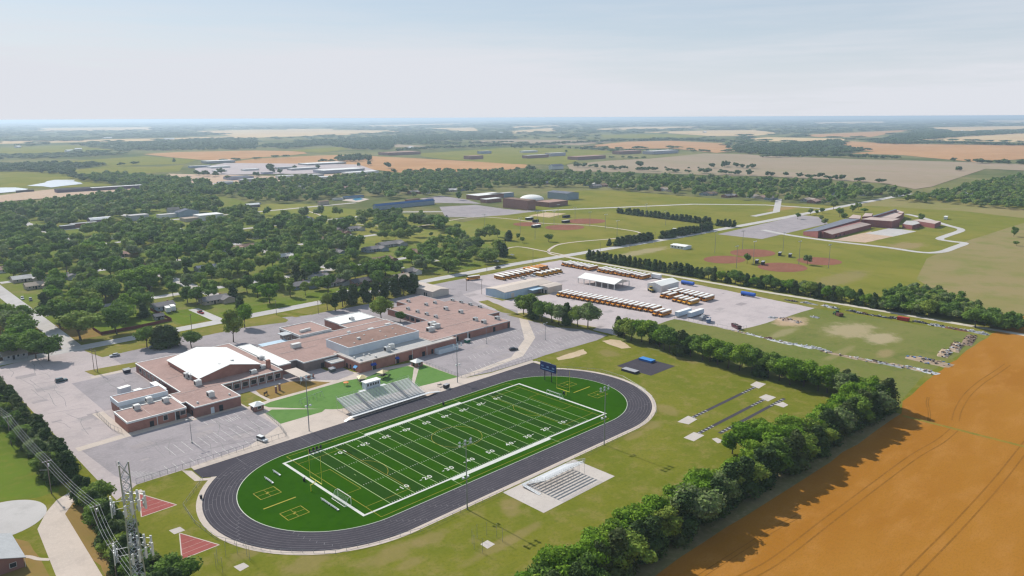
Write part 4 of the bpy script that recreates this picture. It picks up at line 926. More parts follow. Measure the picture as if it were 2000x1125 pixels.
for x in (51.9, 55.1, 58.3):
    for y in (77.2, 79.4): bw(MB().tube((x, y, 0), (x, y, 4.79), 0.09, n=6), 'stilt', STEEL, t)
bw(MB().bx(48.6, 61.4, 76.7, 78.3, 4.6, 4.72), 'landing', ALU, t)
# visitors' stand, seen from behind
t = thing('visitor_grandstand', 'short aluminium bleacher seen from behind on its concrete pad', 'grandstand', (55, -24, 0))
vx0, vx1, NV = 46.5, 65.0, 9; vy0, vz0, dy, dz = -20.4, 0.7, 0.84, 0.43
for k in range(NV):
    y = vy0-0.5-k*dy; z = vz0+k*dz
    bw(MB().bx(vx0, vx1, y-0.3, y+0.02, z+0.43, z+0.48), 'bench', ALU, t)
    bw(MB().bx(vx0, vx1, y-0.58, y-0.24, z, z+0.04), 'footboard', ALU, t)
vyb, vzb = vy0-0.5-NV*dy, vz0+NV*dz
mb = MB()
for k in range(8):
    x = vx0+0.2+k*(vx1-vx0-0.4)/7
    mb.tube((x, vy0, vz0-0.06), (x, vyb, vzb-0.06), 0.05, n=4)
    for f_ in (0, 0.33, 0.66, 1): mb.tube((x, vy0+(vyb-vy0)*f_, 0), (x, vy0+(vyb-vy0)*f_, vz0-0.06+(vzb-vz0)*f_), 0.05, n=4)
    mb.tube((x, vy0, 0.1), (x, vyb, vzb-0.2), 0.04, n=4); mb.tube((x, vyb, 0.1), (x, vy0-1.5, vz0), 0.04, n=4)
bw(mb, 'frame', STEEL, t)
for yy, z0_ in ((vyb-0.05, vzb), (vy0+0.75, vz0)):
    mb = MB()
    for k in range(24):
        x = vx0-(1.8 if yy > vyb else 0)+k*(vx1-vx0+(1.8 if yy > vyb else 0))/23; mb.tube((x, yy, z0_-0.1), (x, yy, z0_+1.15), 0.022, n=4)
    for d in (0.4, 0.8, 1.15): mb.tube((vx0-(1.8 if yy > vyb else 0), yy, z0_+d), (vx1, yy, z0_+d), 0.03, n=4)
    bw(mb, 'guard_rail', STEEL, t)
for x in (vx0, vx1):
    mb = MB()
    for k in range(8): f_ = k/7; mb.tube((x, vy0+(vyb-vy0)*f_, vz0+(vzb-vz0)*f_-0.1), (x, vy0+(vyb-vy0)*f_, vz0+(vzb-vz0)*f_+1.15), 0.022, n=4)
    for d in (0.4, 0.8, 1.15): mb.tube((x, vy0, vz0+d), (x, vyb, vzb+d), 0.03, n=4)
    bw(mb, 'guard_rail', STEEL, t)
bw(MB().bx(vx0-1.9, vx1+0.3, vy0-0.35, vy0+0.75, vz0-0.06, vz0), 'walkway', ALU, t)
bw(MB().add([(44.4, -20.6, 0.72), (45.7, -20.6, 0.72), (45.7, -27.6, 0.08), (44.4, -27.6, 0.08), (44.4, -20.6, 0.6), (45.7, -20.6, 0.6), (45.7, -27.6, 0.0), (44.4, -27.6, 0.0)], [(3, 2, 1, 0), (4, 5, 6, 7), (0, 4, 7, 3), (1, 2, 6, 5)]), 'ramp', ALU, t)
mb = MB()
for x in (44.4, 45.7):
    mb.tube((x, -20.6, 1.7), (x, -27.6, 1.05), 0.035, n=4); mb.tube((x, -20.6, 1.25), (x, -27.6, 0.6), 0.03, n=4)
    for k in range(5): mb.tube((x, -20.6-k*1.75, 0.5-k*0.12), (x, -20.6-k*1.75, 1.7-k*0.163), 0.03, n=4)
bw(mb, 'handrail', STEEL, t)
# ------------------------------------------------------------------ field furniture
YEL = mat('goal_yellow', (0.75, 0.66, 0.06), 0.5, (0.66, 0.58, 0.05), 1, 0.4)
WMET = mat('white_metal', (0.78, 0.78, 0.76), 0.45, (0.65, 0.65, 0.63), 1, 0.5)
def goalpost(x, s_, lab):
    t = thing('goalpost', lab, 'goalpost', (x, ym, 0), 0, 'yellow goalposts at the ends of the football field')
    mb = MB(); mb.tube((-s_*2.0, 0, 0), (-s_*2.0, 0, 2.2), 0.13, n=10)
    pr = (-s_*2.0, 0, 2.2)
    for k in range(1, 7):
        a = k/6*math.pi/2; q = (-s_*2.0+s_*1.9*math.sin(a)*0.99, 0, 2.2+0.85*(1-math.cos(a))); mb.tube(pr, q, 0.12, n=8); pr = q
    mb.build('gooseneck', YEL, t)
    MB().tube((-s_*0.1, -3.56, 3.05), (-s_*0.1, 3.56, 3.05), 0.11, n=8).build('crossbar', YEL, t)
    for y in (-3.56, 3.56): MB().tube((-s_*0.1, y, 3.0), (-s_*0.1, y, 12.2), 0.06, n=6).build('upright', YEL, t)
goalpost(-2.0, 1, 'yellow goalpost at the near left end of the football field')
goalpost(X1+2.2, -1, 'yellow goalpost at the far end beside the blue scoreboard')
NET = mat('net_cord', (0.62, 0.64, 0.62), 0.8)
def soccer_goal(x, y, s_, lab, rz=0):
    t = thing('soccer_goal', lab, 'soccer goal', (x, y, 0), rz, 'white soccer goals behind the football goalposts')
    for yy in (-3.66, 3.66): MB().tube((0, yy, 0), (0, yy, 2.44), 0.07, n=6).build('post', WMET, t)
    MB().tube((0, -3.66, 2.44), (0, 3.66, 2.44), 0.09, n=6).build('crossbar', WMET, t)
    mb = MB()
    for yy in (-3.66, 3.66):
        mb.tube((0, yy, 2.44), (-s_*0.9, yy, 2.44), 0.05, n=5).tube((-s_*0.9, yy, 2.44), (-s_*2.2, yy, 0.06), 0.05, n=5).tube((0, yy, 0.06), (-s_*2.2, yy, 0.06), 0.05, n=5)
    mb.tube((-s_*2.2, -3.66, 0.06), (-s_*2.2, 3.66, 0.06), 0.07, n=5)
    mb.build('back_frame', WMET, t)
    mb = MB()
    for k in range(19): y_ = -3.6+k*0.4; mb.tube((-s_*0.9, y_, 2.43), (-s_*2.2, y_, 0.1), 0.012, n=3); mb.tube((0, y_, 2.43), (-s_*0.9, y_, 2.43), 0.012, n=3)
    for k in range(8): f_ = k/7; mb.tube((-s_*(0.9+1.3*f_), -3.6, 2.43-2.33*f_), (-s_*(0.9+1.3*f_), 3.6, 2.43-2.33*f_), 0.012, n=3)
    mb.build('net', NET, t)
soccer_goal(0.4, 11.5, 1, 'white soccer goal standing by the near left end line')
soccer_goal(X1-1.2, 25.8, -1, 'white soccer goal in front of the far goalpost')
def bench(x, y, rz, L, lab, m_=WMET, grp='white players benches behind the end line', h=0.5):
    t = thing('players_bench', lab, 'bench', (x, y, 0), rz, grp)
    MB().bx(-L/2, L/2, -0.28, 0.28, h-0.06, h).build('seat', m_, t)
    MB().bx(-L/2, L/2, 0.3, 0.36, h+0.15, h+0.55).build('backrest', m_, t)
    for k in (-0.4, 0.4): MB().bx(k*L-0.06, k*L+0.06, -0.26, 0.34, 0.0, h-0.06).build('leg', STEEL, t)
bench(-10.1, 38.9, R(90), 5.2, 'white bench on the turf nearest the left curve of the track'); bench(-5.9, 41.9, R(90), 4.4, 'white bench on the turf nearer the field corner')
bench(-4.4, 14.2, R(90), 4.6, 'white bench behind the near soccer goal, further from the corner'); bench(-4.4, 9.3, R(90), 4.6, 'white bench behind the near soccer goal, closer to the corner')
t = thing('scoreboard', 'blue scoreboard on two dark posts at the far end of the turf', 'scoreboard', (121.6, 41, 0), 0)
for y in (-2.0, 2.0): MB().tube((0, y, 0), (0, y, 4.6), 0.18, n=8).build('post', DARK, t)
MB().bx(-0.3, 0.3, -4.6, 4.6, 4.6, 7.6).build('cabinet', mat('scoreboard_blue', (0.015, 0.03, 0.16), 0.5), t)
MB().bx(-0.2, 0.2, -4.6, 4.6, 7.62, 8.3).build('sponsor_panel', mat('panel_dark', (0.02, 0.035, 0.12), 0.5), t)
mb = MB()
for y in (-3.2, 0, 3.2): mb.bx(-0.34, -0.302, y-0.7, y+0.7, 6.2, 6.9)
mb.build('score_window', mat('score_glass', (0.2, 0.3, 0.5), 0.3), t)
MB().bx(-0.33, -0.302, -3.8, 3.8, 5.2, 5.5).build('caption_strip', mat('caption_blue', (0.25, 0.42, 0.7), 0.5), t)
def small(name, lab, cat, x, y, build, rz=0, grp=None):
    t = thing(name, lab, cat, (x, y, 0), rz, grp); build(t); return t
def mat_block(L, W_, H, m1, m2):
    def f(t):
        MB().bx(-L/2, L/2, -W_/2, W_/2, 0.12, H).build('cushion', m1, t); MB().bx(-L/2-0.1, L/2+0.1, -W_/2-0.1, W_/2+0.1, 0, 0.12).build('base', DARK, t)
        MB().bx(-L/2+.05, L/2-.05, -W_/2+.05, W_/2-.05, H, H+.06).build('cover', m2, t)
    return f
GREYC = mat('grey_cover', (0.33, 0.33, 0.35), 0.7)
small('high_jump_mat', 'bright blue landing mat on the far edge of the black jumping pad', 'landing mat', 175.5, 27.5, mat_block(3.6, 7.2, 1.0, mat('mat_blue', (0.02, 0.12, 0.4), 0.6), mat('mat_blue_top', (0.05, 0.22, 0.55), 0.6)), R(0))
small('high_jump_mat', 'grey covered landing mat by the near corner of the black jumping pad', 'landing mat', *G(1231, 726), mat_block(3.4, 7.6, 1.0, mat('mat_dark', (0.03, 0.03, 0.05), 0.6), GREYC), R(0))
def sled(t):
    MB().bx(-2.4, 2.4, -0.3, 0.3, 0.1, 0.25).build('runner', DARK, t)
    for x in (-2.2, -0.7, 0.7, 2.2):
        MB().bx(x-0.3, x+0.3, -0.35, -0.05, 0.5, 1.6).build('pad', DARK, t); MB().tube((x, 0.1, 0.2), (x, -0.1, 1.2), 0.06, n=5).build('arm', DARK, t)
x, y = G(615, 881); small('blocking_sled', 'black blocking sled on the sideline near the light pole', 'training sled', x, y, sled, R(0))
def bin_(t): MB().lathe([(0.01, 0), (0.35, 0), (0.42, 1.1), (0.01, 1.15)], 12).build('body', DARK, t); MB().lathe([(0.44, 1.1), (0.44, 1.18), (0.01, 1.22)], 12).build('lid', DARK, t)
for px, py, lab in ((866, 791, 'black bin at the edge of the far sideline'), (1101, 770, 'black bin by the far goalpost'), (594, 940, 'small dark bin on the turf behind the near goal'), (393, 974, 'black bin on the apron at the left curve of the track')):
    x, y = G(px, py); small('trash_bin', lab, 'bin', x, y, bin_)
def cart(t):
    MB().bx(-1.3, 1.3, -0.8, 0.8, 0.4, 1.7).build('crate', DARK, t); MB().bx(-1.35, 1.35, -0.85, 0.85, 1.7, 1.8).build('lid', GREYC, t)
    for x in (-0.9, 0.9):
        for y in (-0.6, 0.6): MB().wheel((x, y, 0.2), 0.2, 0.15).build('wheel', DARK, t)
x, y = G(872, 758); small('equipment_cart', 'dark equipment cart on the concrete beyond the grandstand', 'cart', x, y, cart, 0.2)
x, y = G(859, 755); small('equipment_rack', 'small dark rack beside the equipment cart', 'rack', x, y, lambda t: (MB().bx(-0.9, 0.9, -0.5, 0.5, 0.9, 1.0).build('shelf', DARK, t), [MB().tube((a, b, 0), (a, b, 1.4), 0.05, n=5).build('leg', DARK, t) for a in (-.85, .85) for b in (-.45, .45)]))
# discus cage of thin poles with its net
for cx_, cy_, lab in ((*G(952, 1063), 'thin pole throwing cage round the lone concrete square'), (*G(455, 1100), 'thin pole throwing cage at the bottom left of the lawn')):
    t = thing('throwing_cage', lab, 'cage', (cx_, cy_, 0), 0, 'wire throwing cages')
    for k in range(7):
        a = R(-30+k*40); MB().tube((4.2*math.cos(a), 4.2*math.sin(a), 0), (4.2*math.cos(a), 4.2*math.sin(a), 4.2), 0.05, n=5).build('pole', STEEL, t)
    mb = MB()
    for k in range(6):
        a, b = R(-30+k*40), R(-30+(k+1)*40)
        for z in (0.6, 1.8, 3.0, 4.1): mb.tube((4.2*math.cos(a), 4.2*math.sin(a), z), (4.2*math.cos(b), 4.2*math.sin(b), z), 0.012, n=3)
    mb.build('net', mat('dark_net', (0.12, 0.12, 0.11), 0.8), t)
# playground frames on the pale turf
def frame_swing(t):
    for x in (-6, -2, 2, 6):
        for s_ in (-1, 1): MB().tube((x, s_*1.0, 0), (x, 0, 2.4), 0.05, n=5).build('leg', STEEL, t)
    MB().tube((-6, 0, 2.4), (6, 0, 2.4), 0.06, n=5).build('beam', STEEL, t)
    for x in (-5, -3.3, -0.9, 0.9, 3.2, 5): MB().tube((x, -.2, 0.5), (x, -.2, 2.4), 0.015, n=3).tube((x, .2, 0.5), (x, .2, 2.4), 0.015, n=3).bx(x-.1, x+.1, -.25, .25, .45, .5).build('seat', DARK, t)
x, y = G(608, 783); small('swing_set', 'grey metal swing frame on the pale turf', 'swing set', x, y, frame_swing, 0.25)
GREENP = mat('play_green', (0.25, 0.45, 0.12), 0.5); ORANGE = mat('play_orange', (0.65, 0.22, 0.06), 0.5); TANP = mat('play_tan', (0.6, 0.5, 0.25), 0.5)
def climber(t):
    for x, y in ((-2, -1.5), (2, -1.5), (-2, 1.5), (2, 1.5), (4.5, 0), (-4.5, 0)): MB().tube((x, y, 0), (x, y, 3.0), 0.07, n=6).build('post', TANP, t)
    MB().bx(-2, 2, -1.5, 1.5, 1.4, 1.5).build('deck', DARK, t)
    MB().add([(2, -0.5, 1.5), (2, 0.5, 1.5), (5.2, 0.5, 0.2), (5.2, -0.5, 0.2), (2, -0.5, 1.35), (2, 0.5, 1.35), (5.2, 0.5, 0.05), (5.2, -0.5, 0.05)], [(3, 2, 1, 0), (4, 5, 6, 7), (0, 1, 5, 4), (0, 4, 7, 3), (1, 2, 6, 5), (2, 3, 7, 6)]).build('slide', GREENP, t)
    mb = MB()
    for k in range(8):
        a = k*math.pi/4; mb.tube((-4.5+1.5*math.cos(a), 1.5*math.sin(a), 0), (-4.5, 0, 2.6), 0.04, n=4)
    mb.build('climbing_dome', TANP, t)
    MB().add([(-2.3, -1.8, 2.9), (2.3, -1.8, 2.9), (2.3, 1.8, 2.9), (-2.3, 1.8, 2.9), (0, 0, 3.9)], [(0, 1, 4), (1, 2, 4), (2, 3, 4), (3, 0, 4), (0, 3, 2, 1)]).build('roof', TANP, t)
x, y = G(748, 738); small('climbing_frame', 'tan and green climbing frame behind the press box', 'play frame', x, y, climber, 0.3)
x, y = G(707, 749); small('climbing_frame', 'tan climbing frame left of the press box', 'play frame', x, y, climber, 1.2)
def spinner(t):
    for k in range(4): a = k*math.pi/2; MB().tube((0.9*math.cos(a), 0.9*math.sin(a), 0), (0.9*math.cos(a), 0.9*math.sin(a), 1.6), 0.06, n=5).build('post', ORANGE, t)
    MB().lathe([(0.01, 1.6), (1.2, 1.5), (1.2, 1.42), (0.01, 1.42)], 12).build('ring', ORANGE, t)
x, y = G(676, 753); small('play_spinner', 'orange play spinner at the left of the play area', 'play frame', x, y, spinner)
def arch(t):
    for x in (-1.5, 1.5): MB().bx(x-0.35, x+0.35, -0.35, 0.35, 0, 2.8).build('pillar', BRICK_D, t)
    for x in (-1.5, 1.5): MB().bx(x-0.45, x+0.45, -0.45, 0.45, 2.8, 3.0).build('cap', CONC, t)
    MB().tube((-1.5, 0, 3.2), (1.5, 0, 3.2), 0.06, n=5).build('arch_bar', DARK, t)
x, y = G(543, 765); small('gate_pillars', 'pair of brick gate pillars on the small school lawn', 'gate', x, y, arch, 0.6)
def sign(t):
    for x in (-1.0, 1.0): MB().bx(x-0.12, x+0.12, -0.12, 0.12, 0, 1.7).build('post', WOOD, t)
    MB().bx(-1.2, 1.2, -0.1, 0.1, 0.7, 1.5).build('board', WOOD, t)
x, y = G(519, 772); small('lawn_sign', 'dark low lawn sign left of the gate pillars', 'sign', x, y, sign, 0.5)
def dumpster(m_):
    def f(t):
        MB().add([(-1.3, -0.8, 0.15), (1.3, -0.8, 0.15), (1.3, 0.8, 0.15), (-1.3, 0.8, 0.15), (-1.5, -1.0, 1.5), (1.5, -1.0, 1.5), (1.5, 1.0, 1.9), (-1.5, 1.0, 1.9)], [(0, 3, 2, 1), (0, 1, 5, 4), (1, 2, 6, 5), (2, 3, 7, 6), (3, 0, 4, 7)]).build('bin', m_, t)
        MB().add([(-1.55, -1.05, 1.53), (1.55, -1.05, 1.53), (1.55, 1.05, 1.95), (-1.55, 1.05, 1.95), (-1.55, -1.05, 1.59), (1.55, -1.05, 1.59), (1.55, 1.05, 2.01), (-1.55, 1.05, 2.01)], [(3, 2, 1, 0), (4, 5, 6, 7), (0, 1, 5, 4), (1, 2, 6, 5), (2, 3, 7, 6), (3, 0, 4, 7)]).build('lid', GREYC, t)
        for x in (-1, 1): MB().wheel((x, -.6, .1), .1, .1).build('wheel', DARK, t)
    return f
x, y = G(649, 726); small('dumpster', 'grey topped dumpster on the small paved school yard', 'dumpster', x, y, dumpster(mat('dumpster_grey', (0.12, 0.14, 0.14), 0.6)), 0.1)
x, y = G(248, 728); small('dumpster', 'dark dumpster at the corner of the west car park', 'dumpster', x, y, dumpster(mat('dumpster_navy', (0.03, 0.03, 0.06), 0.6)), 0.1)
x, y = G(913, 669); small('dumpster', 'green bin in the shade of the east wing', 'dumpster', x, y, dumpster(mat('dumpster_green', (0.02, 0.16, 0.1), 0.6)), 0.1)

# ------------------------------------------------------------------ light poles
LAMPM = mat('lamp_glass', (0.75, 0.77, 0.78), 0.3)
POLEM = mat('pole_steel', (0.30, 0.31, 0.33), 0.5, metal=0.5)
def flood(x, y, h, lab, face, wood=False, nlamp=6, mid=True):
    t = thing('light_pole', lab, 'light pole', (x, y, 0), 0, 'floodlight poles')
    MB().tube((0, 0, 0), (0, 0, h), 0.20, 0.10, 10).build('pole', POLEM, t)
    s_ = face
    for z in ((h-0.2, h-1.2) if nlamp > 4 else (h-0.2,)):
        MB().tube((-2.3, 0, z), (2.3, 0, z), 0.06, n=6).build('crossarm', POLEM, t)
        k = nlamp//(2 if nlamp > 4 else 1)
        for i in range(k):
            xx = -2.1+4.2*i/(k-1)
            l_ = MB().lathe([(0.03, -0.28), (0.2, -0.2), (0.42, 0.12), (0.44, 0.2)], 10).build('lamp', WMET, t); l_.location = (xx, s_*0.35, z+0.2); l_.rotation_euler = (R(-60)*s_, 0, 0)
            MB().lathe([(0.01, 0.15), (0.42, 0.15)], 10).build('lens', LAMPM, l_)
    if mid:
        MB().tube((-1.0, 0, h*0.47), (1.0, 0, h*0.47), 0.07, n=6).build('speaker_bar', POLEM, t)
        for xx in (-0.9, 0.9): MB().add([(xx-.15, 0, h*.47-.1), (xx+.15, 0, h*.47-.1), (xx+.15, 0, h*.47+.25), (xx-.15, 0, h*.47+.25), (xx-.35, s_*.7, h*.47-.3), (xx+.35, s_*.7, h*.47-.3), (xx+.35, s_*.7, h*.47+.4), (xx-.35, s_*.7, h*.47+.4)], [(0, 1, 5, 4), (1, 2, 6, 5), (2, 3, 7, 6), (3, 0, 4, 7), (4, 5, 6, 7)]).build('loudspeaker', WMET, t)
flood(23.2, -18.8, 21.6, 'tall floodlight pole left of the visitor bleacher', 1)
flood(87.2, -18.4, 21.4, 'tall floodlight pole at the near right of the track', 1)
flood(19.3, 65.9, 21.4, 'tall floodlight pole left of the long grandstand', -1)
flood(92.3, 67.7, 17.5, 'tall floodlight pole right of the long grandstand', -1)
mb = MB()
for px, py, ty, lab in ((375, 865, 815, 'short lamp post in the near school lot'), (950, 671, 628, 'lamp post on the striped lot by the east wing'), (1065, 664, 630, 'lamp post by the pale path across the striped lot')):
    x, y = G(px, py); t = thing('lamp_post', lab, 'lamp post', (x, y, 0), 0, 'lamp posts in the school car parks')
    h = 9.0; MB().tube((0, 0, 0), (0, 0, h), 0.12, 0.08, 8).build('pole', POLEM, t); MB().tube((-1.1, 0, h), (1.1, 0, h), 0.06, n=6).build('arm', POLEM, t)
    for s_ in (-1, 1): MB().bx(s_*1.1-0.35, s_*1.1+0.35, -0.22, 0.22, h-0.1, h+0.12).build('lamp', STEEL, t)
    MB().lathe([(0.3, 0), (0.3, 0.6), (0.01, 0.6)], 10).build('footing', CONC, t)
WOODP = mat('pole_wood', (0.20, 0.155, 0.12), 0.85, (0.14, 0.11, 0.085), 1.0, 0.7)
def ball_pole(px, py, h, lab, k=4):
    x, y = G(px, py); flood(x, y, h, lab, random.choice((-1, 1)), nlamp=k, mid=False)
for i, (px, py) in enumerate(((1016, 455), (947, 447), (1050, 441), (1062, 441), (1082, 440), (1123, 432), (1182, 447), (1205, 461), (1045, 467), (1152, 442), (1300, 440), (1262, 424), (1090, 425))):
    ball_pole(px, py, 15, 'slim light pole at the far ball diamonds, %s from the left side' % nth(sorted([1016, 947, 1050, 1062, 1082, 1123, 1182, 1205, 1045, 1152, 1300, 1262, 1090]).index(px)), 3)
for px, py, h, lab in ((1438, 524, 17, 'light pole left of the lone tree at the near diamonds'), (1471, 516, 18, 'light pole between the two lone diamond trees'), (1396, 494, 18, 'light pole at the upper left of the near diamonds'),
                       (1618, 524, 18, 'light pole at the right of the near diamonds'), (1529, 492, 17, 'light pole behind the near diamonds'), (1560, 516, 18, 'light pole beside the middle near diamond'), (1450, 487, 16, 'light pole behind the upper near diamond')):
    ball_pole(px, py, h, lab, 4)
# dugouts, shelters
def dugout(px, py, L, W_, lab, m_=ROOF_W, rz=0.0, wm=DARK):
    x, y = G(px, py); t = thing('dugout', lab, 'dugout', (x, y, 0), rz, 'dugouts at the ball diamonds')
    MB().bx(-L/2, L/2, -W_/2, W_/2, 2.5, 2.8).build('roof', m_, t)
    MB().bx(-L/2+.2, L/2-.2, W_/2-.3, W_/2-.15, 0, 2.5).bx(-L/2+.2, -L/2+.35, -W_/2+.2, W_/2-.3, 0, 2.5).bx(L/2-.35, L/2-.2, -W_/2+.2, W_/2-.3, 0, 2.5).bx(-L/2+.2, L/2-.2, -W_/2+.2, -W_/2+.3, 0, 1.1).build('wall', wm, t)
dugout(1047, 444, 11, 4, 'white roofed dugout between the two far diamonds'); dugout(1034, 429, 10, 4, 'white roofed dugout left of the pale sand court'); dugout(1106, 425, 10, 4, 'dark dugout above the right far diamond', DARK)
dugout(1105, 435, 10, 4, 'pale dugout between the right far diamonds', ROOF_G); dugout(1046, 434, 8, 3, 'dark low dugout behind the left far diamond', DARK)
for px, py, lab in ((1478, 514, 'small dugout right of the left diamond tree'), (1523, 499, 'small dugout behind the upper near diamond'), (1543, 502, 'small dugout near the right diamond'), (1490, 517, 'small dugout facing the middle near diamond')): dugout(px, py, 6, 2.2, lab, GREYC, 0.3)

# ------------------------------------------------------------------ fences
def fence(name, pts, lab, h=1.8, step=3.0, m_=None, rails=(0.1, 0.95, 1.0), group=None, wires=0, solid=False, cat='fence'):
    m_ = m_ or STEEL
    t = thing(name, lab, cat, (pts[0][0], pts[0][1], 0), 0, group); ox, oy = pts[0]
    L = sum(math.hypot(pts[i+1][0]-pts[i][0], pts[i+1][1]-pts[i][1]) for i in range(len(pts)-1))
    step = max(step, L/95)
    r_ = MB(); first = None
    def post(x, y):
        nonlocal first
        if first is None: first = MB().tube((0, 0, 0), (0, 0, h), 0.05, n=5).build('post', m_, t); o = first
        else: o = first.copy(); COL.objects.link(o); o.parent = t
        o.location = (x-ox, y-oy, 0)
    for i in range(len(pts)-1):
        a, b = pts[i], pts[i+1]; l = math.hypot(b[0]-a[0], b[1]-a[1]); k = max(1, round(l/step))
        for j in range(k+(1 if i == len(pts)-2 else 0)): post(a[0]+(b[0]-a[0])*j/k, a[1]+(b[1]-a[1])*j/k)
        if solid:
            ang = math.atan2(b[1]-a[1], b[0]-a[0]); r_.box(((a[0]+b[0])/2-ox, (a[1]+b[1])/2-oy, h/2+0.03), (l-0.02, 0.06, h-0.06), ang)
        else:
            for f_ in rails: r_.tube((a[0]-ox, a[1]-oy, h*f_-0.02), (b[0]-ox, b[1]-oy, h*f_-0.02), 0.028, n=4)
            if wires:
                n_ = int(l/wires)
                for j in range(n_):
                    p = a[0]+(b[0]-a[0])*(j+.5)/n_-ox, a[1]+(b[1]-a[1])*(j+.5)/n_-oy; r_.tube((*p, 0.05), (*p, h), 0.011, n=3)
    r_.build('panel' if solid else 'rail', m_, t)
FG = mat('fence_grey', (0.30, 0.31, 0.32), 0.5, metal=0.3)
fence('chain_fence', [(-41, 66.9), (-24, 66.9), (10.5, 67.2)], 'chain-link fence between the near car park and the track', 1.9, 2.6, FG, wires=0.7)
fence('chain_fence', [(11, 67.4), (13.5, 78), (16, 95.5)], 'dark fence from the track to the west ticket booth', 1.6, 2.2, FG, wires=0.6)
fence('chain_fence', [(97.4, 96), (97.4, 71), (112, 67.2), (137.5, 66.6)], 'dark fence from the lot-side booth along the striped lot', 1.6, 2.2, FG, wires=0.6)
fence('chain_fence', [(138.2, 66.4), (138.2, 55), (131.6, 51.2), (140, 46), (148, 33), (147.5, 20), (141, 3)], 'low chain fence round the far curve of the track', 1.2, 3, FG)
fence('chain_fence', [(-24.8, 55), (-36, 42), (-37.4, 30), (-36.5, 17), (-29, 1), (-17, -12), (6, -18.9), (38, -18.8)], 'low rail round the near left curve of the track', 1.1, 3, FG)
fence('chain_fence', [(71, -18.8), (106, -18.6), (125, -14), (137, -3), (142, 8)], 'low rail round the near right curve of the track', 1.1, 3, FG)
fence('chain_fence', [(-32, 139), (-32.5, 120), (-31, 112)], 'chain fence beside the two small west wings', 2.0, 2.4, FG, wires=0.8)
fence('chain_fence', [(250, 62.5), (251.5, 45), (252, 24), (260, 23)], 'chain fence along the near edge of the bus yard', 1.8, 3, FG)
fence('chain_fence', [(199, 132), (243, 148), (250, 82), (250, 63)], 'thin fence in front of the near row of buses', 1.5, 3.5, FG) if 0 else None
RED_F = mat('red_stained_boards', (0.17, 0.045, 0.045), 0.8, (0.12, 0.035, 0.035), 0.8, 0.8)
fence('board_fence', [(5, 274), (5, 259.6), (23, 259.4), (43, 262.5), (43.2, 297)], 'dark red board fence round the corner back yard', 1.8, 2.4, RED_F, solid=True)
fence('board_fence', [(-58, 246), (-30, 245.5), (-17.6, 246)], 'weathered board fence along the corner garden', 1.7, 2.4, WOOD, solid=True)
fence('board_fence', [(160, 300), (186, 296), (200, 297)], 'grey board fence behind the street houses', 1.7, 2.4, mat('grey_boards', (0.2, 0.18, 0.15), 0.85), solid=True)

# ------------------------------------------------------------------ buses
BY = mat('bus_yellow', (0.62, 0.24, 0.015), 0.45, (0.52, 0.18, 0.012), 0.7, 0.6, obj=True)
BYL = mat('bus_amber', (0.75, 0.36, 0.012), 0.45, (0.66, 0.3, 0.012), 0.7, 0.6, obj=True)
BR = mat('bus_white_roof', (0.80, 0.78, 0.74), 0.5, (0.70, 0.68, 0.64), 0.5, 0.6, obj=True)
TYRE = mat('tyre_rubber', (0.02, 0.02, 0.022), 0.8)
def bus_parts(t, L=10.6, roof=BR, body=BY, hood=True):
    """long axis x, nose at -x"""
    h0, h1, W_ = 0.55, 2.95, 2.4; hl = 1.5 if hood else 0.0
    x0, x1 = -L/2+hl, L/2
    MB().bx(x0, x1, -W_/2, W_/2, h0, h1-0.25).build('body', body, t)
    mb = MB(); n = 6; sec = []
    for k in range(n+1):
        a = math.pi*k/n; sec.append((-(W_/2+0.02)*math.cos(a), h1-0.25+0.38*math.sin(a)))
    for k in range(n): mb.quad((x0-0.1, sec[k][0], sec[k][1]), (x1+0.04, sec[k][0], sec[k][1]), (x1+0.04, sec[k+1][0], sec[k+1][1]), (x0-0.1, sec[k+1][0], sec[k+1][1]))
    mb.add([(x0-0.1, s[0], s[1]) for s in sec], [tuple(range(n+1))]); mb.add([(x1+0.04, s[0], s[1]) for s in sec], [tuple(range(n, -1, -1))])
    mb.build('roof', roof, t)
    if hood:
        MB().add([(-L/2, -0.95, h0), (x0, -1.1, h0), (x0, 1.1, h0), (-L/2, 0.95, h0), (-L/2+0.1, -0.85, 1.35), (x0, -1.0, 1.65), (x0, 1.0, 1.65), (-L/2+0.1, 0.85, 1.35)], [(0, 3, 2, 1), (4, 5, 6, 7), (0, 1, 5, 4), (2, 3, 7, 6), (3, 0, 4, 7)]).build('hood', body, t)
        MB().bx(-L/2-0.1, -L/2+0.05, -1.1, 1.1, 0.45, 0.7).build('bumper', DARK, t)
        MB().bx(-L/2-0.03, -L/2+0.06, -0.6, 0.6, 0.8, 1.25).build('grille', DARK, t)
        for y in (-0.75, 0.75): MB().bx(-L/2-0.02, -L/2+0.07, y-0.12, y+0.12, 0.95, 1.2).build('headlight', LAMPM, t)
    MB().bx(x0-0.02, x0+0.1, -1.05, 1.05, 1.7, 2.6).build('windshield', GLASS, t)
    for s_ in (-1, 1):
        mb = MB(); k = int((x1-x0-0.8)/0.75)
        for i in range(k): xx = x0+0.5+i*0.75; mb.bx(xx, xx+0.62, s_*(W_/2-0.02), s_*(W_/2+0.015), 1.72, 2.35)
        mb.build('side_windows', GLASS, t)
        MB().bx(x0, x1, s_*(W_/2-0.02), s_*(W_/2+0.02), 1.28, 1.38).bx(x0, x1, s_*(W_/2-0.02), s_*(W_/2+0.02), 0.85, 0.93).build('rub_rail', DARK, t)
        for xx in ((-L/2+1.0 if hood else x0+1.3), x1-2.4): MB().wheel((xx, s_*(W_/2-0.16), 0.48), 0.48, 0.3).build('wheel', TYRE, t)
    MB().bx(x1-0.05, x1+0.03, -0.9, 0.9, 1.7, 2.4).build('rear_window', GLASS, t)
GB = 'yellow school buses parked in the yard'
BUS = {}
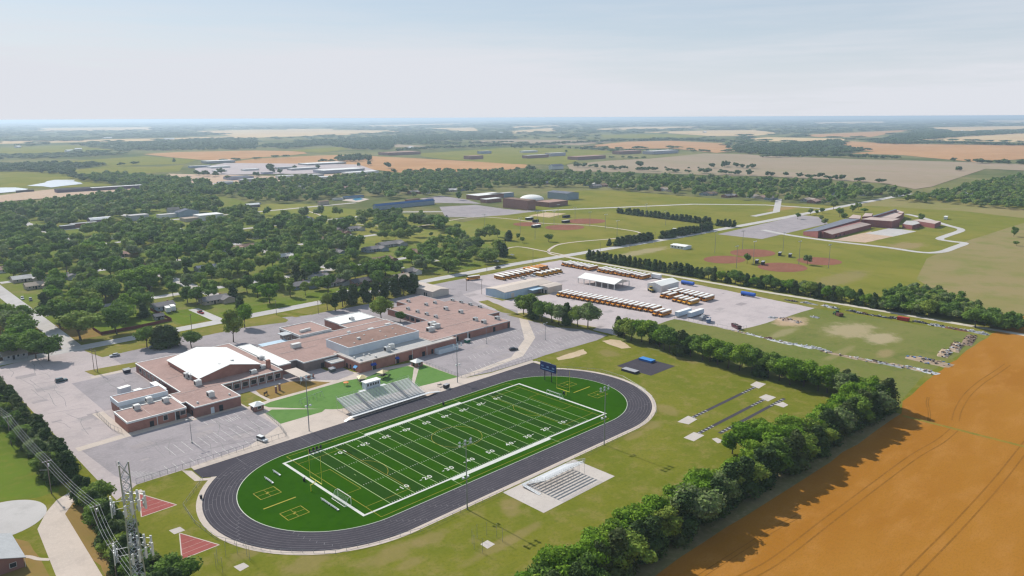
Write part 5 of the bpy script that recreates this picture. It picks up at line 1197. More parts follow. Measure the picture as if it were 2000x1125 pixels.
def bus(kind, x, y, rz, lab):
    if kind not in BUS:
        t = thing('school_bus', lab, 'school bus', (x, y, 0.04), rz, GB)
        dict(long=lambda: bus_parts(t), flat=lambda: bus_parts(t, hood=False), short=lambda: bus_parts(t, 7.0, body=BYL), amber=lambda: bus_parts(t, body=BYL), old=lambda: bus_parts(t, 9.6, roof=BY))[kind]()
        KIDS[t.name] = list(t.children); BUS[kind] = t; return t
    return dup(BUS[kind], (x, y, 0.04), rz, lab, GB)
for i in range(19):
    y = 147.0-i*3.72; x = 242.6+i*0.42
    bus('amber' if i == 0 else 'long', x+5.4+random.uniform(-.25, .25), y, random.uniform(-.012, .012), 'white-roofed bus, %s from the garage end of the long near row' % nth(i))
for i in range(2): bus('long', 251.2+i*0.5, 74.0-i*3.9+0.4, 0, 'bus, %s of the pair at the gate end of the long near row' % ('inner' if i == 0 else 'outer'))
for i in range(8): bus('flat' if i % 3 else 'long', 326.6, 214.2-i*3.75, random.uniform(-.012, .012), 'bus, %s from the street end of the far row by the cedars' % nth(i))
for i in range(11): bus('flat' if i % 4 else 'long', 327.5+i*0.1, 179.0-i*3.85, random.uniform(-.012, .012), 'bus, %s after the gap in the far row by the cedars' % nth(i))
for i in range(8): bus('long', 253.5+i*5.2, 211.8+random.uniform(-.3, .3), R(90)+random.uniform(-.02, .02), 'bus side-on in the street-side row, %s from the garage' % nth(i))
for i in range(5): bus('old', 287+i*4.1, 216.5+random.uniform(-.4, .4), R(90)+random.uniform(-.03, .03), 'orange-topped bus at the far end of the street-side row, %s of five' % nth(i))
for i in range(5): bus('short', 281.6+i*4.9, 199.2, R(90), 'short bright yellow bus, %s of the five in a loose rank' % nth(i))
bus('long', 239.0, 225.0, R(-12), 'lone bus parked side-on by the street verge')
for i, (x, y) in enumerate(((291.6, 97.6), (291.8, 93.4))): bus('long', x, y, 0, 'bus beside the white workshop, %s one' % ('inner' if i == 0 else 'outer'))
for i in range(2): bus('flat', 303.5, 100.2-i*3.9, 0, 'bus nose to tail behind the workshop pair, %s one' % ('inner' if i == 0 else 'outer'))
for i in range(6): bus('flat', 304.2-i*0.4, 91.8-i*3.8, 0, 'bus in the rear rank of the double cluster, %s from the workshop' % nth(i))
for i in range(4): bus('amber' if i else 'long', 288.6-i*0.5, 86.2-i*4.0, 0, 'bus in the front rank of the double cluster, %s from the workshop' % nth(i))

# ------------------------------------------------------------------ other vehicles and yard things
def car_parts(t, body, kind='car'):
    b = {'car': 4.5, 'suv': 4.8, 'pickup': 5.6, 'van': 5.4}[kind]; W_ = 1.85
    lo, mid_, top = 0.28, 0.95 if kind != 'van' else 1.1, 1.45 if kind == 'car' else (1.75 if kind in ('suv', 'pickup') else 2.1)
    MB().add([(-b/2, -W_/2+.1, lo), (b/2, -W_/2+.1, lo), (b/2, W_/2-.1, lo), (-b/2, W_/2-.1, lo), (-b/2-.02, -W_/2, .6), (b/2+.02, -W_/2, .6), (b/2+.02, W_/2, .6), (-b/2-.02, W_/2, .6),
              (-b/2+.15, -W_/2+.06, mid_-.08), (b/2-.1, -W_/2+.06, mid_), (b/2-.1, W_/2-.06, mid_), (-b/2+.15, W_/2-.06, mid_-.08)],
             [(0, 3, 2, 1), (0, 1, 5, 4), (1, 2, 6, 5), (2, 3, 7, 6), (3, 0, 4, 7), (4, 5, 9, 8), (5, 6, 10, 9), (6, 7, 11, 10), (7, 4, 8, 11), (8, 9, 10, 11)]).build('body', body, t)
    c0, c1 = {'car': (-b*.22, b*.42), 'suv': (-b*.2, b*.48), 'pickup': (-b*.18, b*.14), 'van': (-b*.36, b*.49)}[kind]
    i = .45
    g = [(c0, -W_/2+.08, mid_-.09), (c1, -W_/2+.08, mid_-.01), (c1, W_/2-.08, mid_-.01), (c0, W_/2-.08, mid_-.09), (c0+i, -W_/2+.24, top-.06), (c1-(i if kind == 'car' else .15), -W_/2+.24, top-.06), (c1-(i if kind == 'car' else .15), W_/2-.24, top-.06), (c0+i, W_/2-.24, top-.06)]
    MB().add(g, [(0, 1, 5, 4), (1, 2, 6, 5), (2, 3, 7, 6), (3, 0, 4, 7), (4, 5, 6, 7)]).build('windows', GLASS, t)
    MB().add([(p[0], p[1], p[2]) for p in g[4:]]+[(p[0], p[1], p[2]+.06) for p in g[4:]], [(4, 5, 6, 7), (0, 1, 5, 4), (1, 2, 6, 5), (2, 3, 7, 6), (3, 0, 4, 7)]).build('roof', body, t)
    for sx in (-b*.31, b*.31):
        for sy in (-1, 1):
            o = MB().wheel((0, 0, 0), .33, .22).build('wheel', TYRE, t); o.location = (sx, sy*(W_/2-.1), .33)
            MB().wheel((0, 0, 0), .19, .235).build('rim', STEEL, o)
    for sy in (-.62, .62):
        MB().bx(-b/2-.03, -b/2+.08, sy-.16, sy+.16, .6, .74).build('headlight', LAMPM, t); MB().bx(b/2-.06, b/2+.03, sy-.14, sy+.14, .66, .8).build('taillight', mat('tail_red', (.3, .01, .01), .4), t)
PAINT = {k: mat('paint_'+k, c, 0.3, tuple(v*.85 for v in c), 1, .4, spec=.5) for k, c in dict(white=(.72, .72, .71), silver=(.45, .47, .49), black=(.02, .022, .026), navy=(.02, .03, .07), red=(.35, .02, .03), grey=(.15, .16, .17), teal=(.03, .08, .1), blue=(.04, .1, .3)).items()}
def car(px, py, rz, col_, kind, lab, grp='cars about the school and streets'):
    x, y = G(px, py); t = thing('parked_car' if kind != 'pickup' else 'pickup_truck', lab, {'car': 'car', 'suv': 'car', 'pickup': 'pickup truck', 'van': 'van'}[kind], (x, y, .05), rz, grp); car_parts(t, PAINT[col_], kind)
car(120, 745, R(180), 'teal', 'suv', 'dark teal car crossing the pale west lot'); car(224, 696, R(-5), 'silver', 'car', 'silver car driving on the school drive'); car(302, 678, R(0), 'silver', 'suv', 'silver car parked in the shade of the round trees')
car(512, 861, R(100), 'white', 'suv', 'white car parked at the fence by the track'); car(1003, 684, R(160), 'black', 'car', 'black car on the striped east lot'); car(972, 524, R(5), 'black', 'pickup', 'black pickup in tree shade by the street'); car(969, 511, R(90), 'white', 'car', 'white car under the trees by the street bend')
car(44, 584, R(80), 'white', 'pickup', 'white pickup at the street corner left'); car(60, 587, R(80), 'grey', 'suv', 'grey car beside the pickup at the left street corner'); car(16, 604, R(20), 'silver', 'car', 'silver car in the yard at the far left')
car(392, 612, R(95), 'red', 'pickup', 'dark red pickup on the drive by the grey garage'); car(701, 554, R(20), 'red', 'car', 'bright red car beside the long grey house'); car(657, 499, R(100), 'white', 'car', 'white car on the drive between the tree crowns')
car(717, 489, R(80), 'blue', 'pickup', 'blue pickup outside the grey house'); car(618, 534, R(30), 'blue', 'car', 'blue car in the shaded yard'); car(668, 527, R(80), 'white', 'van', 'white van on the driveway behind the fence'); car(660, 528, R(80), 'silver', 'car', 'silver car beside the white van')
car(872, 423, R(40), 'black', 'car', 'dark car at the end of the far car park'); car(506, 399, R(10), 'white', 'van', 'white van near the park pavilion')
car(1040, 540, R(95), 'white', 'car', 'white car behind the bus garage, right one'); car(1022, 545, R(95), 'white', 'car', 'white car behind the bus garage, left one'); car(1045, 538, R(0), 'white', 'van', 'white van by the short yellow buses')
TW = mat('trailer_white', (.7, .7, .71), .5, (.6, .6, .62), .5, .6); TB = mat('trailer_pale_blue', (.45, .53, .62), .5)
def box_trailer(x, y, rz, L, lab, m_=TW, name='box_trailer', cat='trailer', grp=None, roof=None, z=.05):
    t = thing(name, lab, cat, (x, y, z), rz, grp)
    MB().bx(-L/2, L/2, -1.25, 1.25, .7, 3.3).build('box', m_, t); MB().bx(-L/2-.03, L/2+.03, -1.28, 1.28, 3.3, 3.38).build('roof', roof or BR, t)
    MB().bx(-L/2+.4, L/2-.2, -.5, .5, .45, .7).build('chassis', DARK, t); MB().bx(L/2, L/2+.05, -1.1, 1.1, .9, 3.15).build('rear_door', m_, t)
    for sx in (L/2-2.2, L/2-1.1):
        for sy in (-1.0, 1.0): MB().wheel((sx, sy, .45), .45, .3).build('wheel', TYRE, t)
    for sy in (-.5, .5): MB().bx(-L/2+1.2, -L/2+1.4, sy-.1, sy+.1, 0, .45).build('leg', STEEL, t)
    return t
box_trailer(259.5, 67.5-4.5, 0, 13.5, 'long white box trailer at the near gate of the bus yard', TB); box_trailer(263.5, 57.2, 0, 13.5, 'long pale box trailer beside the gate trailer', TB)
box_trailer(-5.6, 146.5, R(90), 12.5, 'white box trailer along the west school wall'); box_trailer(-16.5, 155, R(12), 4.6, 'small white trailer in the west lot', name='cargo_trailer')
box_trailer(-13.5, 147.5, R(12), 3.2, 'small dark blue trailer in the west lot', PAINT['navy'], 'cargo_trailer')
box_trailer(333.5, 134.5, R(90), 7.5, 'white tank trailer at the end of the far bus row', TW)
def tanker(px, py, lab, L=9.5):
    x, y = G(px, py); t = thing('tank_trailer', lab, 'tank trailer', (x, y, .05), R(90), 'blue tank trailers at the yard edge')
    TBL = mat('tank_blue', (.015, .1, .45), .45, (.012, .08, .36), .6, .6)
    MB().tube((-L/2, 0, 1.75), (L/2, 0, 1.75), 1.15, n=18).build('tank', TBL, t, True) if 0 else MB().tube((-L/2, 0, 1.75), (L/2, 0, 1.75), 1.15, n=18).build('tank', TBL, t)
    for sx in (-1, 1): MB().lathe([(0.01, .3), (.7, .22), (1.15, 0)], 18).build('end_cap', TBL, t).matrix_local = Matrix.Translation((sx*L/2, 0, 1.75)) @ Matrix.Rotation(R(90)*sx, 4, 'Y')
    MB().bx(-L/2+.5, L/2, -.5, .5, .5, .75).build('chassis', DARK, t)
    for sx in (L*.3, L*.42):
        for sy in (-.95, .95): MB().wheel((sx, sy, .45), .45, .3).build('wheel', TYRE, t)
    MB().tube((-L*.2, 0, 2.85), (-L*.2, 0, 3.05), .4, n=10).build('hatch', STEEL, t)
tanker(1343, 557, 'blue tank trailer behind the white workshop'); tanker(1461, 579, 'blue tank trailer alone on the open gravel')
def loader(t):
    Yl = mat('loader_yellow', (.55, .42, .12), .5)
    MB().bx(-2.4, 2.0, -.9, .9, .9, 1.9).build('body', Yl, t); MB().bx(-.6, .9, -.75, .75, 1.9, 3.3).build('cab', GLASS, t); MB().bx(-.7, 1.0, -.85, .85, 3.3, 3.42).build('cab_roof', Yl, t)
    MB().add([(-4.6, -1.3, .2), (-4.6, 1.3, .2), (-3.6, 1.3, .2), (-3.6, -1.3, .2), (-4.3, -1.3, 1.2), (-4.3, 1.3, 1.2), (-3.5, 1.3, 1.2), (-3.5, -1.3, 1.2)], [(0, 1, 2, 3), (0, 1, 5, 4), (3, 2, 6, 7), (0, 4, 7, 3), (1, 2, 6, 5)]).build('bucket', DARK, t)
    for s_ in (-.6, .6): MB().tube((-3.6, s_, .8), (-1.2, s_, 1.9), .14, n=6).build('lift_arm', Yl, t)
    for sx in (-1.5, 1.4):
        for sy in (-1.05, 1.05): MB().wheel((sx, sy, .75), .75, .5).build('wheel', TYRE, t)
x, y = G(1271, 569); small('wheel_loader', 'yellow wheel loader in front of the white workshop', 'loader', x, y, loader, R(60))
def dump(m_, load):
    def f(t):
        MB().add([(-3.2, -1.1, .25), (3.2, -1.1, .25), (3.2, 1.1, .25), (-3.2, 1.1, .25), (-3.5, -1.25, 2.0), (3.5, -1.25, 2.0), (3.5, 1.25, 2.0), (-3.5, 1.25, 2.0)], [(0, 3, 2, 1), (0, 1, 5, 4), (1, 2, 6, 5), (2, 3, 7, 6), (3, 0, 4, 7)]).build('skip', m_, t)
        mb = MB(); ns = [(random.uniform(-2.8, 2.8), random.uniform(-.8, .8)) for _ in range(14)]
        for a, b in ns: mb.box((a, b, 1.7+random.uniform(-.1, .4)), (random.uniform(.5, 1.3), random.uniform(.4, .9), random.uniform(.3, .8)), random.uniform(0, 3))
        mb.build('scrap_load', load, t)
        for sx in (-2.2, 2.2): MB().bx(sx-.15, sx+.15, -1, 1, 0, .25).build('skid', DARK, t)
    return f
x, y = G(1384, 629); small('scrap_skip', 'blue skip heaped with scrap at the yard edge', 'skip', x, y, dump(mat('skip_blue', (.05, .13, .3), .6), mat('scrap_pale', (.5, .5, .52), .7)), R(30))
x, y = G(1438, 641); small('scrap_skip', 'dark red skip alone past the blue one', 'skip', x, y, dump(mat('skip_red', (.09, .02, .03), .6), mat('scrap_dark', (.2, .17, .16), .7)), R(60))
x, y = G(1372, 624); small('scrap_bin', 'small grey scrap bin beside the blue skip', 'skip', x, y, dump(GREYC, mat('scrap_pale', (.5, .5, .52), .7)), R(10))
def tractor(t):
    Gn = mat('tractor_green', (.03, .13, .04), .5)
    MB().bx(-2, .4, -.5, .5, .8, 1.6).build('hood', Gn, t); MB().bx(.2, 1.5, -.7, .7, 1.3, 2.8).build('cab', GLASS, t); MB().bx(.1, 1.6, -.8, .8, 2.8, 2.92).build('roof', Gn, t)
    for sy in (-.95, .95): MB().wheel((.9, sy, .8), .8, .45).build('rear_wheel', TYRE, t); MB().wheel((-1.5, sy*.8, .5), .5, .3).build('front_wheel', TYRE, t)
    MB().bx(1.7, 4.6, -1.4, 1.4, .3, 1.9).build('implement', mat('rusty_steel', (.12, .05, .035), .8), t)
x, y = G(1633, 615); small('tractor', 'green tractor with a rusty implement on the rough field', 'tractor', x, y, tractor, R(-120))
# ------------------------------------------------------------------ town and far buildings
CLEAR = []          # (x, y, r) kept free of scattered trees
def clear_building(x0, x1, y0, y1, m_=5):
    m_ += 3
    n_ = max(1, int((x1-x0)/8)); k_ = max(1, int((y1-y0)/8))
    for i in range(n_+1):
        for j in range(k_+1):
            x, y = x0+(x1-x0)*i/n_, y0+(y1-y0)*j/k_
            CLEAR.append((x, y, m_+3)); d = math.hypot(CX-x, CY-y)
            CLEAR.append((x+(CX-x)/d*11, y+(CY-y)/d*11, m_+3)); [CLEAR.append((x+(CX-x)/d*k_s, y+(CY-y)/d*k_s, m_+2)) for k_s in (24, 38, 52)]
ROOFS = {k: ground_mat('shingle_'+k, [c, tuple(v*.82 for v in c), tuple(v*1.15 for v in c)], (.2, .8)) for k, c in dict(
    grey=(.22, .205, .205), dark=(.13, .12, .125), brown=(.24, .165, .13), tan=(.40, .33, .27), pale=(.52, .50, .48), rose=(.38, .25, .21), white=(.72, .71, .69), blue=(.045, .10, .23), slate=(.17, .18, .215)).items()}
WALLS = {k: mat('siding_'+k, c, .75, tuple(v*.8 for v in c), .6, .6) for k, c in dict(white=(.62, .61, .59), grey=(.36, .36, .37), tan=(.42, .35, .28), brick=(.26, .13, .10), blue=(.25, .31, .38), dark=(.11, .085, .09), lilac=(.38, .37, .44), green=(.33, .42, .40), purple=(.16, .11, .15)).items()}
def house(px, py, w_, d_, roof, wall, lab, rz=0.0, e=2.6, r_=4.4, wing_=True, world=None):
    x, y = world or G(px, py); t = thing('house', lab, 'house', (x, y, .03), rz, 'houses among the town trees')
    def gb(x0, x1, y0, y1, e, rd, ax):
        m = MB(); m.prism(rect(x0, x1, y0, y1), 0, e, caps=False); rm = MB(); o = .45; th = .15
        if ax == 'x':
            c = (y0+y1)/2; m.add([(x0, y0, e), (x0, y1, e), (x0, c, rd-.1)], [(0, 2, 1)]); m.add([(x1, y0, e), (x1, y1, e), (x1, c, rd-.1)], [(0, 1, 2)])
            a = [(x0-o, y0-o, e-.15), (x1+o, y0-o, e-.15), (x1+o, c, rd), (x0-o, c, rd), (x1+o, y1+o, e-.15), (x0-o, y1+o, e-.15)]
        else:
            c = (x0+x1)/2; m.add([(x0, y0, e), (x1, y0, e), (c, y0, rd-.1)], [(0, 1, 2)]); m.add([(x0, y1, e), (x1, y1, e), (c, y1, rd-.1)], [(0, 2, 1)])
            a = [(x1+o, y0-o, e-.15), (x1+o, y1+o, e-.15), (c, y1+o, rd), (c, y0-o, rd), (x0-o, y1+o, e-.15), (x0-o, y0-o, e-.15)]
        b = [(p[0], p[1], p[2]-th) for p in a]
        rm.add(a+b, [(0, 1, 2, 3), (3, 2, 4, 5), (7, 6, 9, 8), (8, 9, 11, 10), (0, 6, 7, 1), (4, 10, 11, 5), (0, 3, 9, 6), (3, 5, 11, 9), (1, 7, 8, 2), (2, 8, 10, 4)])
        m.build('wall', WALLS[wall], t); rm.build('roof', ROOFS[roof], t)
    gb(-w_/2, w_/2, -d_/2, d_/2, e, r_, 'x')
    if wing_:
        gb(w_*.14, w_*.14+d_*.75, -d_/2-4.2, -d_/2+d_*.4, e-.05, r_-.35, 'y')
    for k in (-.36, -.2, .04) if wing_ else (-.3, .1, .33):
        f = MB().bx(k*w_-.6, k*w_+.6, -d_/2-.05, -d_/2+.1, 1.0, 2.2).build('window', WHITE, t); MB().bx(k*w_-.5, k*w_+.5, -d_/2-.08, -d_/2, 1.08, 2.12).build('pane', GLASS, f)
    for k in (-.2, .2):
        f = MB().bx(-w_/2-.05, -w_/2+.1, k*d_-.6, k*d_+.6, 1.0, 2.2).build('window', WHITE, t); MB().bx(-w_/2-.08, -w_/2, k*d_-.5, k*d_+.5, 1.08, 2.12).build('pane', GLASS, f)
    MB().bx(-.09*w_-.5, -.09*w_+.5, -d_/2-.06, -d_/2+.1, 0, 2.1).build('door', DARK, t)
    MB().bx(w_*.3-.35, w_*.3+.35, d_*.12-.35, d_*.12+.35, e, r_+.4).build('chimney', BRICK, t)
    CLEAR.append((x, y, 8.5)); d = math.hypot(CX-x, CY-y)
    for s_ in (9, 17): CLEAR.append((x+(CX-x)/d*s_, y+(CY-y)/d*s_, 7.0))
    return t
LM = []             # landmarks for telling trees apart: (x, y, phrase)
for a in (
    (318, 603, 12, 9, 'grey', 'blue', 'pale blue-grey garage beside two white camper trailers', 0, 2.8, 4.4, False), (310, 623, 5, 4, 'grey', 'grey', 'small grey shed inside the red board fence', 0, 2.2, 3.4, False),
    (28, 698, 10, 8, 'tan', 'grey', 'small tan-roofed house at the far left street corner', 0, 2.6, 4.2, False), (15, 530, 18, 11, 'rose', 'white', 'rose-brown roofed house at the left edge of the town'),
    (52, 548, 18, 10, 'pale', 'tan', 'pale-roofed house near the left edge of the town'), (120, 545, 15, 10, 'grey', 'grey', 'grey-roofed house deep in the left tree cover'), (72, 562, 14, 9, 'tan', 'tan', 'tan-roofed house right of the left street bend'),
    (240, 500, 15, 10, 'rose', 'tan', 'rose-roofed house showing in a gap of the town trees', 0), (258, 518, 16, 10, 'tan', 'brick', 'tan-roofed brick house in the middle of the town trees'), (197, 467, 14, 9, 'pale', 'white', 'pale-roofed house above the rose-roofed one'),
    (368, 476, 15, 10, 'grey', 'grey', 'grey house left of the brown pair in the trees'), (455, 490, 15, 10, 'rose', 'white', 'rose-roofed house with a white carport'), (480, 486, 14, 9, 'brown', 'brick', 'brown-roofed house next to the white carport'),
    (403, 528, 15, 10, 'slate', 'grey', 'slate-roofed house half hidden by big oaks'), (418, 590, 16, 10, 'grey', 'tan', 'grey-roofed house behind the street corner oaks'), (583, 562, 15, 10, 'grey', 'blue', 'grey house at the end of the shady street'),
    (650, 556, 19, 11, 'dark', 'grey', 'long dark grey house by the small red car'), (712, 553, 22, 10, 'dark', 'brick', 'dark grey L-shaped house behind the pine row'), (623, 546, 13, 9, 'grey', 'white', 'small grey house behind the curved fence'),
    (762, 480, 24, 12, 'grey', 'grey', 'large grey L-shaped house at the park edge'), (729, 490, 18, 10, 'grey', 'blue', 'grey house with the blue pickup outside'), (742, 512, 20, 11, 'brown', 'brick', 'wide brown-roofed house in the trees by the park'),
    (800, 497, 13, 9, 'brown', 'brick', 'small brown brick house right of the big brown roof'), (782, 546, 12, 9, 'tan', 'tan', 'tan-roofed house beside the tan metal shed'), (650, 497, 13, 9, 'grey', 'blue', 'blue-grey house with the white car outside'),
    (640, 470, 15, 9, 'brown', 'tan', 'brown-roofed house with a flat white carport'), (648, 452, 16, 9, 'grey', 'grey', 'grey house at the park end of the town'), (662, 458, 13, 9, 'brown', 'brick', 'brown house at the park corner'), (672, 468, 15, 9, 'pale', 'grey', 'pale-roofed house below the park corner'),
    (590, 430, 14, 10, 'slate', 'grey', 'slate-roofed house in the park trees'), (798, 535, 9, 7, 'grey', 'white', 'white porch house left of the metal shed'), (612, 440, 15, 9, 'grey', 'tan', 'grey-roofed house just below the park path'),
    (505, 465, 15, 9, 'pale', 'white', 'pale house on the left of the park'), (555, 505, 14, 9, 'pale', 'tan', 'pale house in the dense middle trees'), (690, 450, 14, 9, 'grey', 'white', 'grey house beside the park oaks')):
    t = house(a[0], a[1], *a[2:6], a[6], a[7] if len(a) > 7 else 0.0, a[8] if len(a) > 8 else 2.6, a[9] if len(a) > 9 else 4.4, a[10] if len(a) > 10 else True)
    LM.append((t.location.x, t.location.y, a[6]))
# the street of houses along the northern belt of trees
NB = [(1150, 362, 'pale'), (1163, 366, 'grey'), (1178, 364, 'brown'), (1198, 366, 'pale'), (1212, 367, 'white'), (1232, 356, 'white'), (1250, 371, 'slate'), (1290, 372, 'rose'), (1300, 372, 'tan'), (1312, 374, 'pale'), (1378, 381, 'dark'), (1388, 381, 'brown'),
      (1422, 385, 'grey'), (1470, 386, 'tan'), (1490, 388, 'rose'), (1506, 390, 'grey'), (1575, 393, 'tan'), (1590, 396, 'rose'), (1605, 394, 'brown'), (1625, 388, 'grey'), (1690, 382, 'pale'), (1705, 380, 'grey'), (1635, 380, 'pale'), (1020, 358, 'pale'), (1062, 360, 'slate'),
      (905, 372, 'grey'), (880, 374, 'pale'), (838, 377, 'dark'), (808, 378, 'grey'), (690, 365, 'rose'), (668, 370, 'rose'), (590, 368, 'pale'), (610, 366, 'brown'), (1110, 352, 'pale'), (1140, 350, 'grey')]
for i, (px, py, c) in enumerate(sorted(NB)):
    house(px, py, 16+(i*37 % 7), 9.5+(i*13 % 3), c, ('white', 'grey', 'tan', 'brick', 'blue')[i*7 % 5], '%s-roofed house in the far belt of trees, %s from its left end' % (c, nth(i)), 0, 2.8, 4.8, i % 2 == 0)

SC = [math.cos(YAW), math.sin(YAW)]
def fb(xl, xn, xr, yb, h, wall, roof, lab, name='warehouse', cat='warehouse', style='flat', ridge=None, yl=None, yr=None, group=None, wins=0):
    """building from the photo positions of its left, nearest and right foot corners"""
    h = h*.62 if yb < 360 and name in ('works', 'factory') else h
    x0, y0 = G(xn, yb); _, _, dist = PR(x0, y0); s = CF/dist
    dx = (xr-xn)/(s*0.74); dy = (xn-xl)/(s*0.68)
    t = thing(name, lab, cat, (x0+dx/2, y0+dy/2, .9 if yb < 365 else .1), 0, group); z_ = t.location.z
    W_ = WALLS[wall] if isinstance(wall, str) else wall; Rf = ROOFS[roof] if isinstance(roof, str) else roof
    if style == 'flat':
        wing(t, rect(x0, x0+dx, y0, y0+dy), h+z_, W_, Rf, trim=Rf, par=.1, th=.3, z0=z_)
    elif style == 'arch':
        mb = MB().prism(rect(x0, x0+dx, y0, y0+dy), z_, z_+h*.7, caps=False); r_ = MB(); n_ = 10; sec = [(y0-.3+(dy+.6)*k/n_, z_+h*.7+h*.3*math.sin(math.pi*k/n_)) for k in range(n_+1)]
        for k in range(n_): r_.quad((x0-.3, *sec[k]), (x0+dx+.3, *sec[k]), (x0+dx+.3, *sec[k+1]), (x0-.3, *sec[k+1]))
        for xx in (x0-.2, x0+dx+.2): mb.add([(xx, a, b-.05) for a, b in sec], [tuple(range(n_+1))])
        bw(mb, 'wall', W_, t); bw(r_, 'roof', Rf, t)
    else:
        gable(t, x0, x0+dx, y0, y0+dy, h+z_, (ridge or h*1.3)+z_, W_, Rf, style, .4, z_)
    for k in range(wins): win(t, x0, y0+dy*(k+.5)/wins, z_+h*.45, dy/wins*.6, h*.35, '-x')
    clear_building(x0, x0+dx, y0, y0+dy, 4); LM.append((x0+dx/2, y0+dy/2, lab)); return t
WH, DKW = 'white', 'purple'
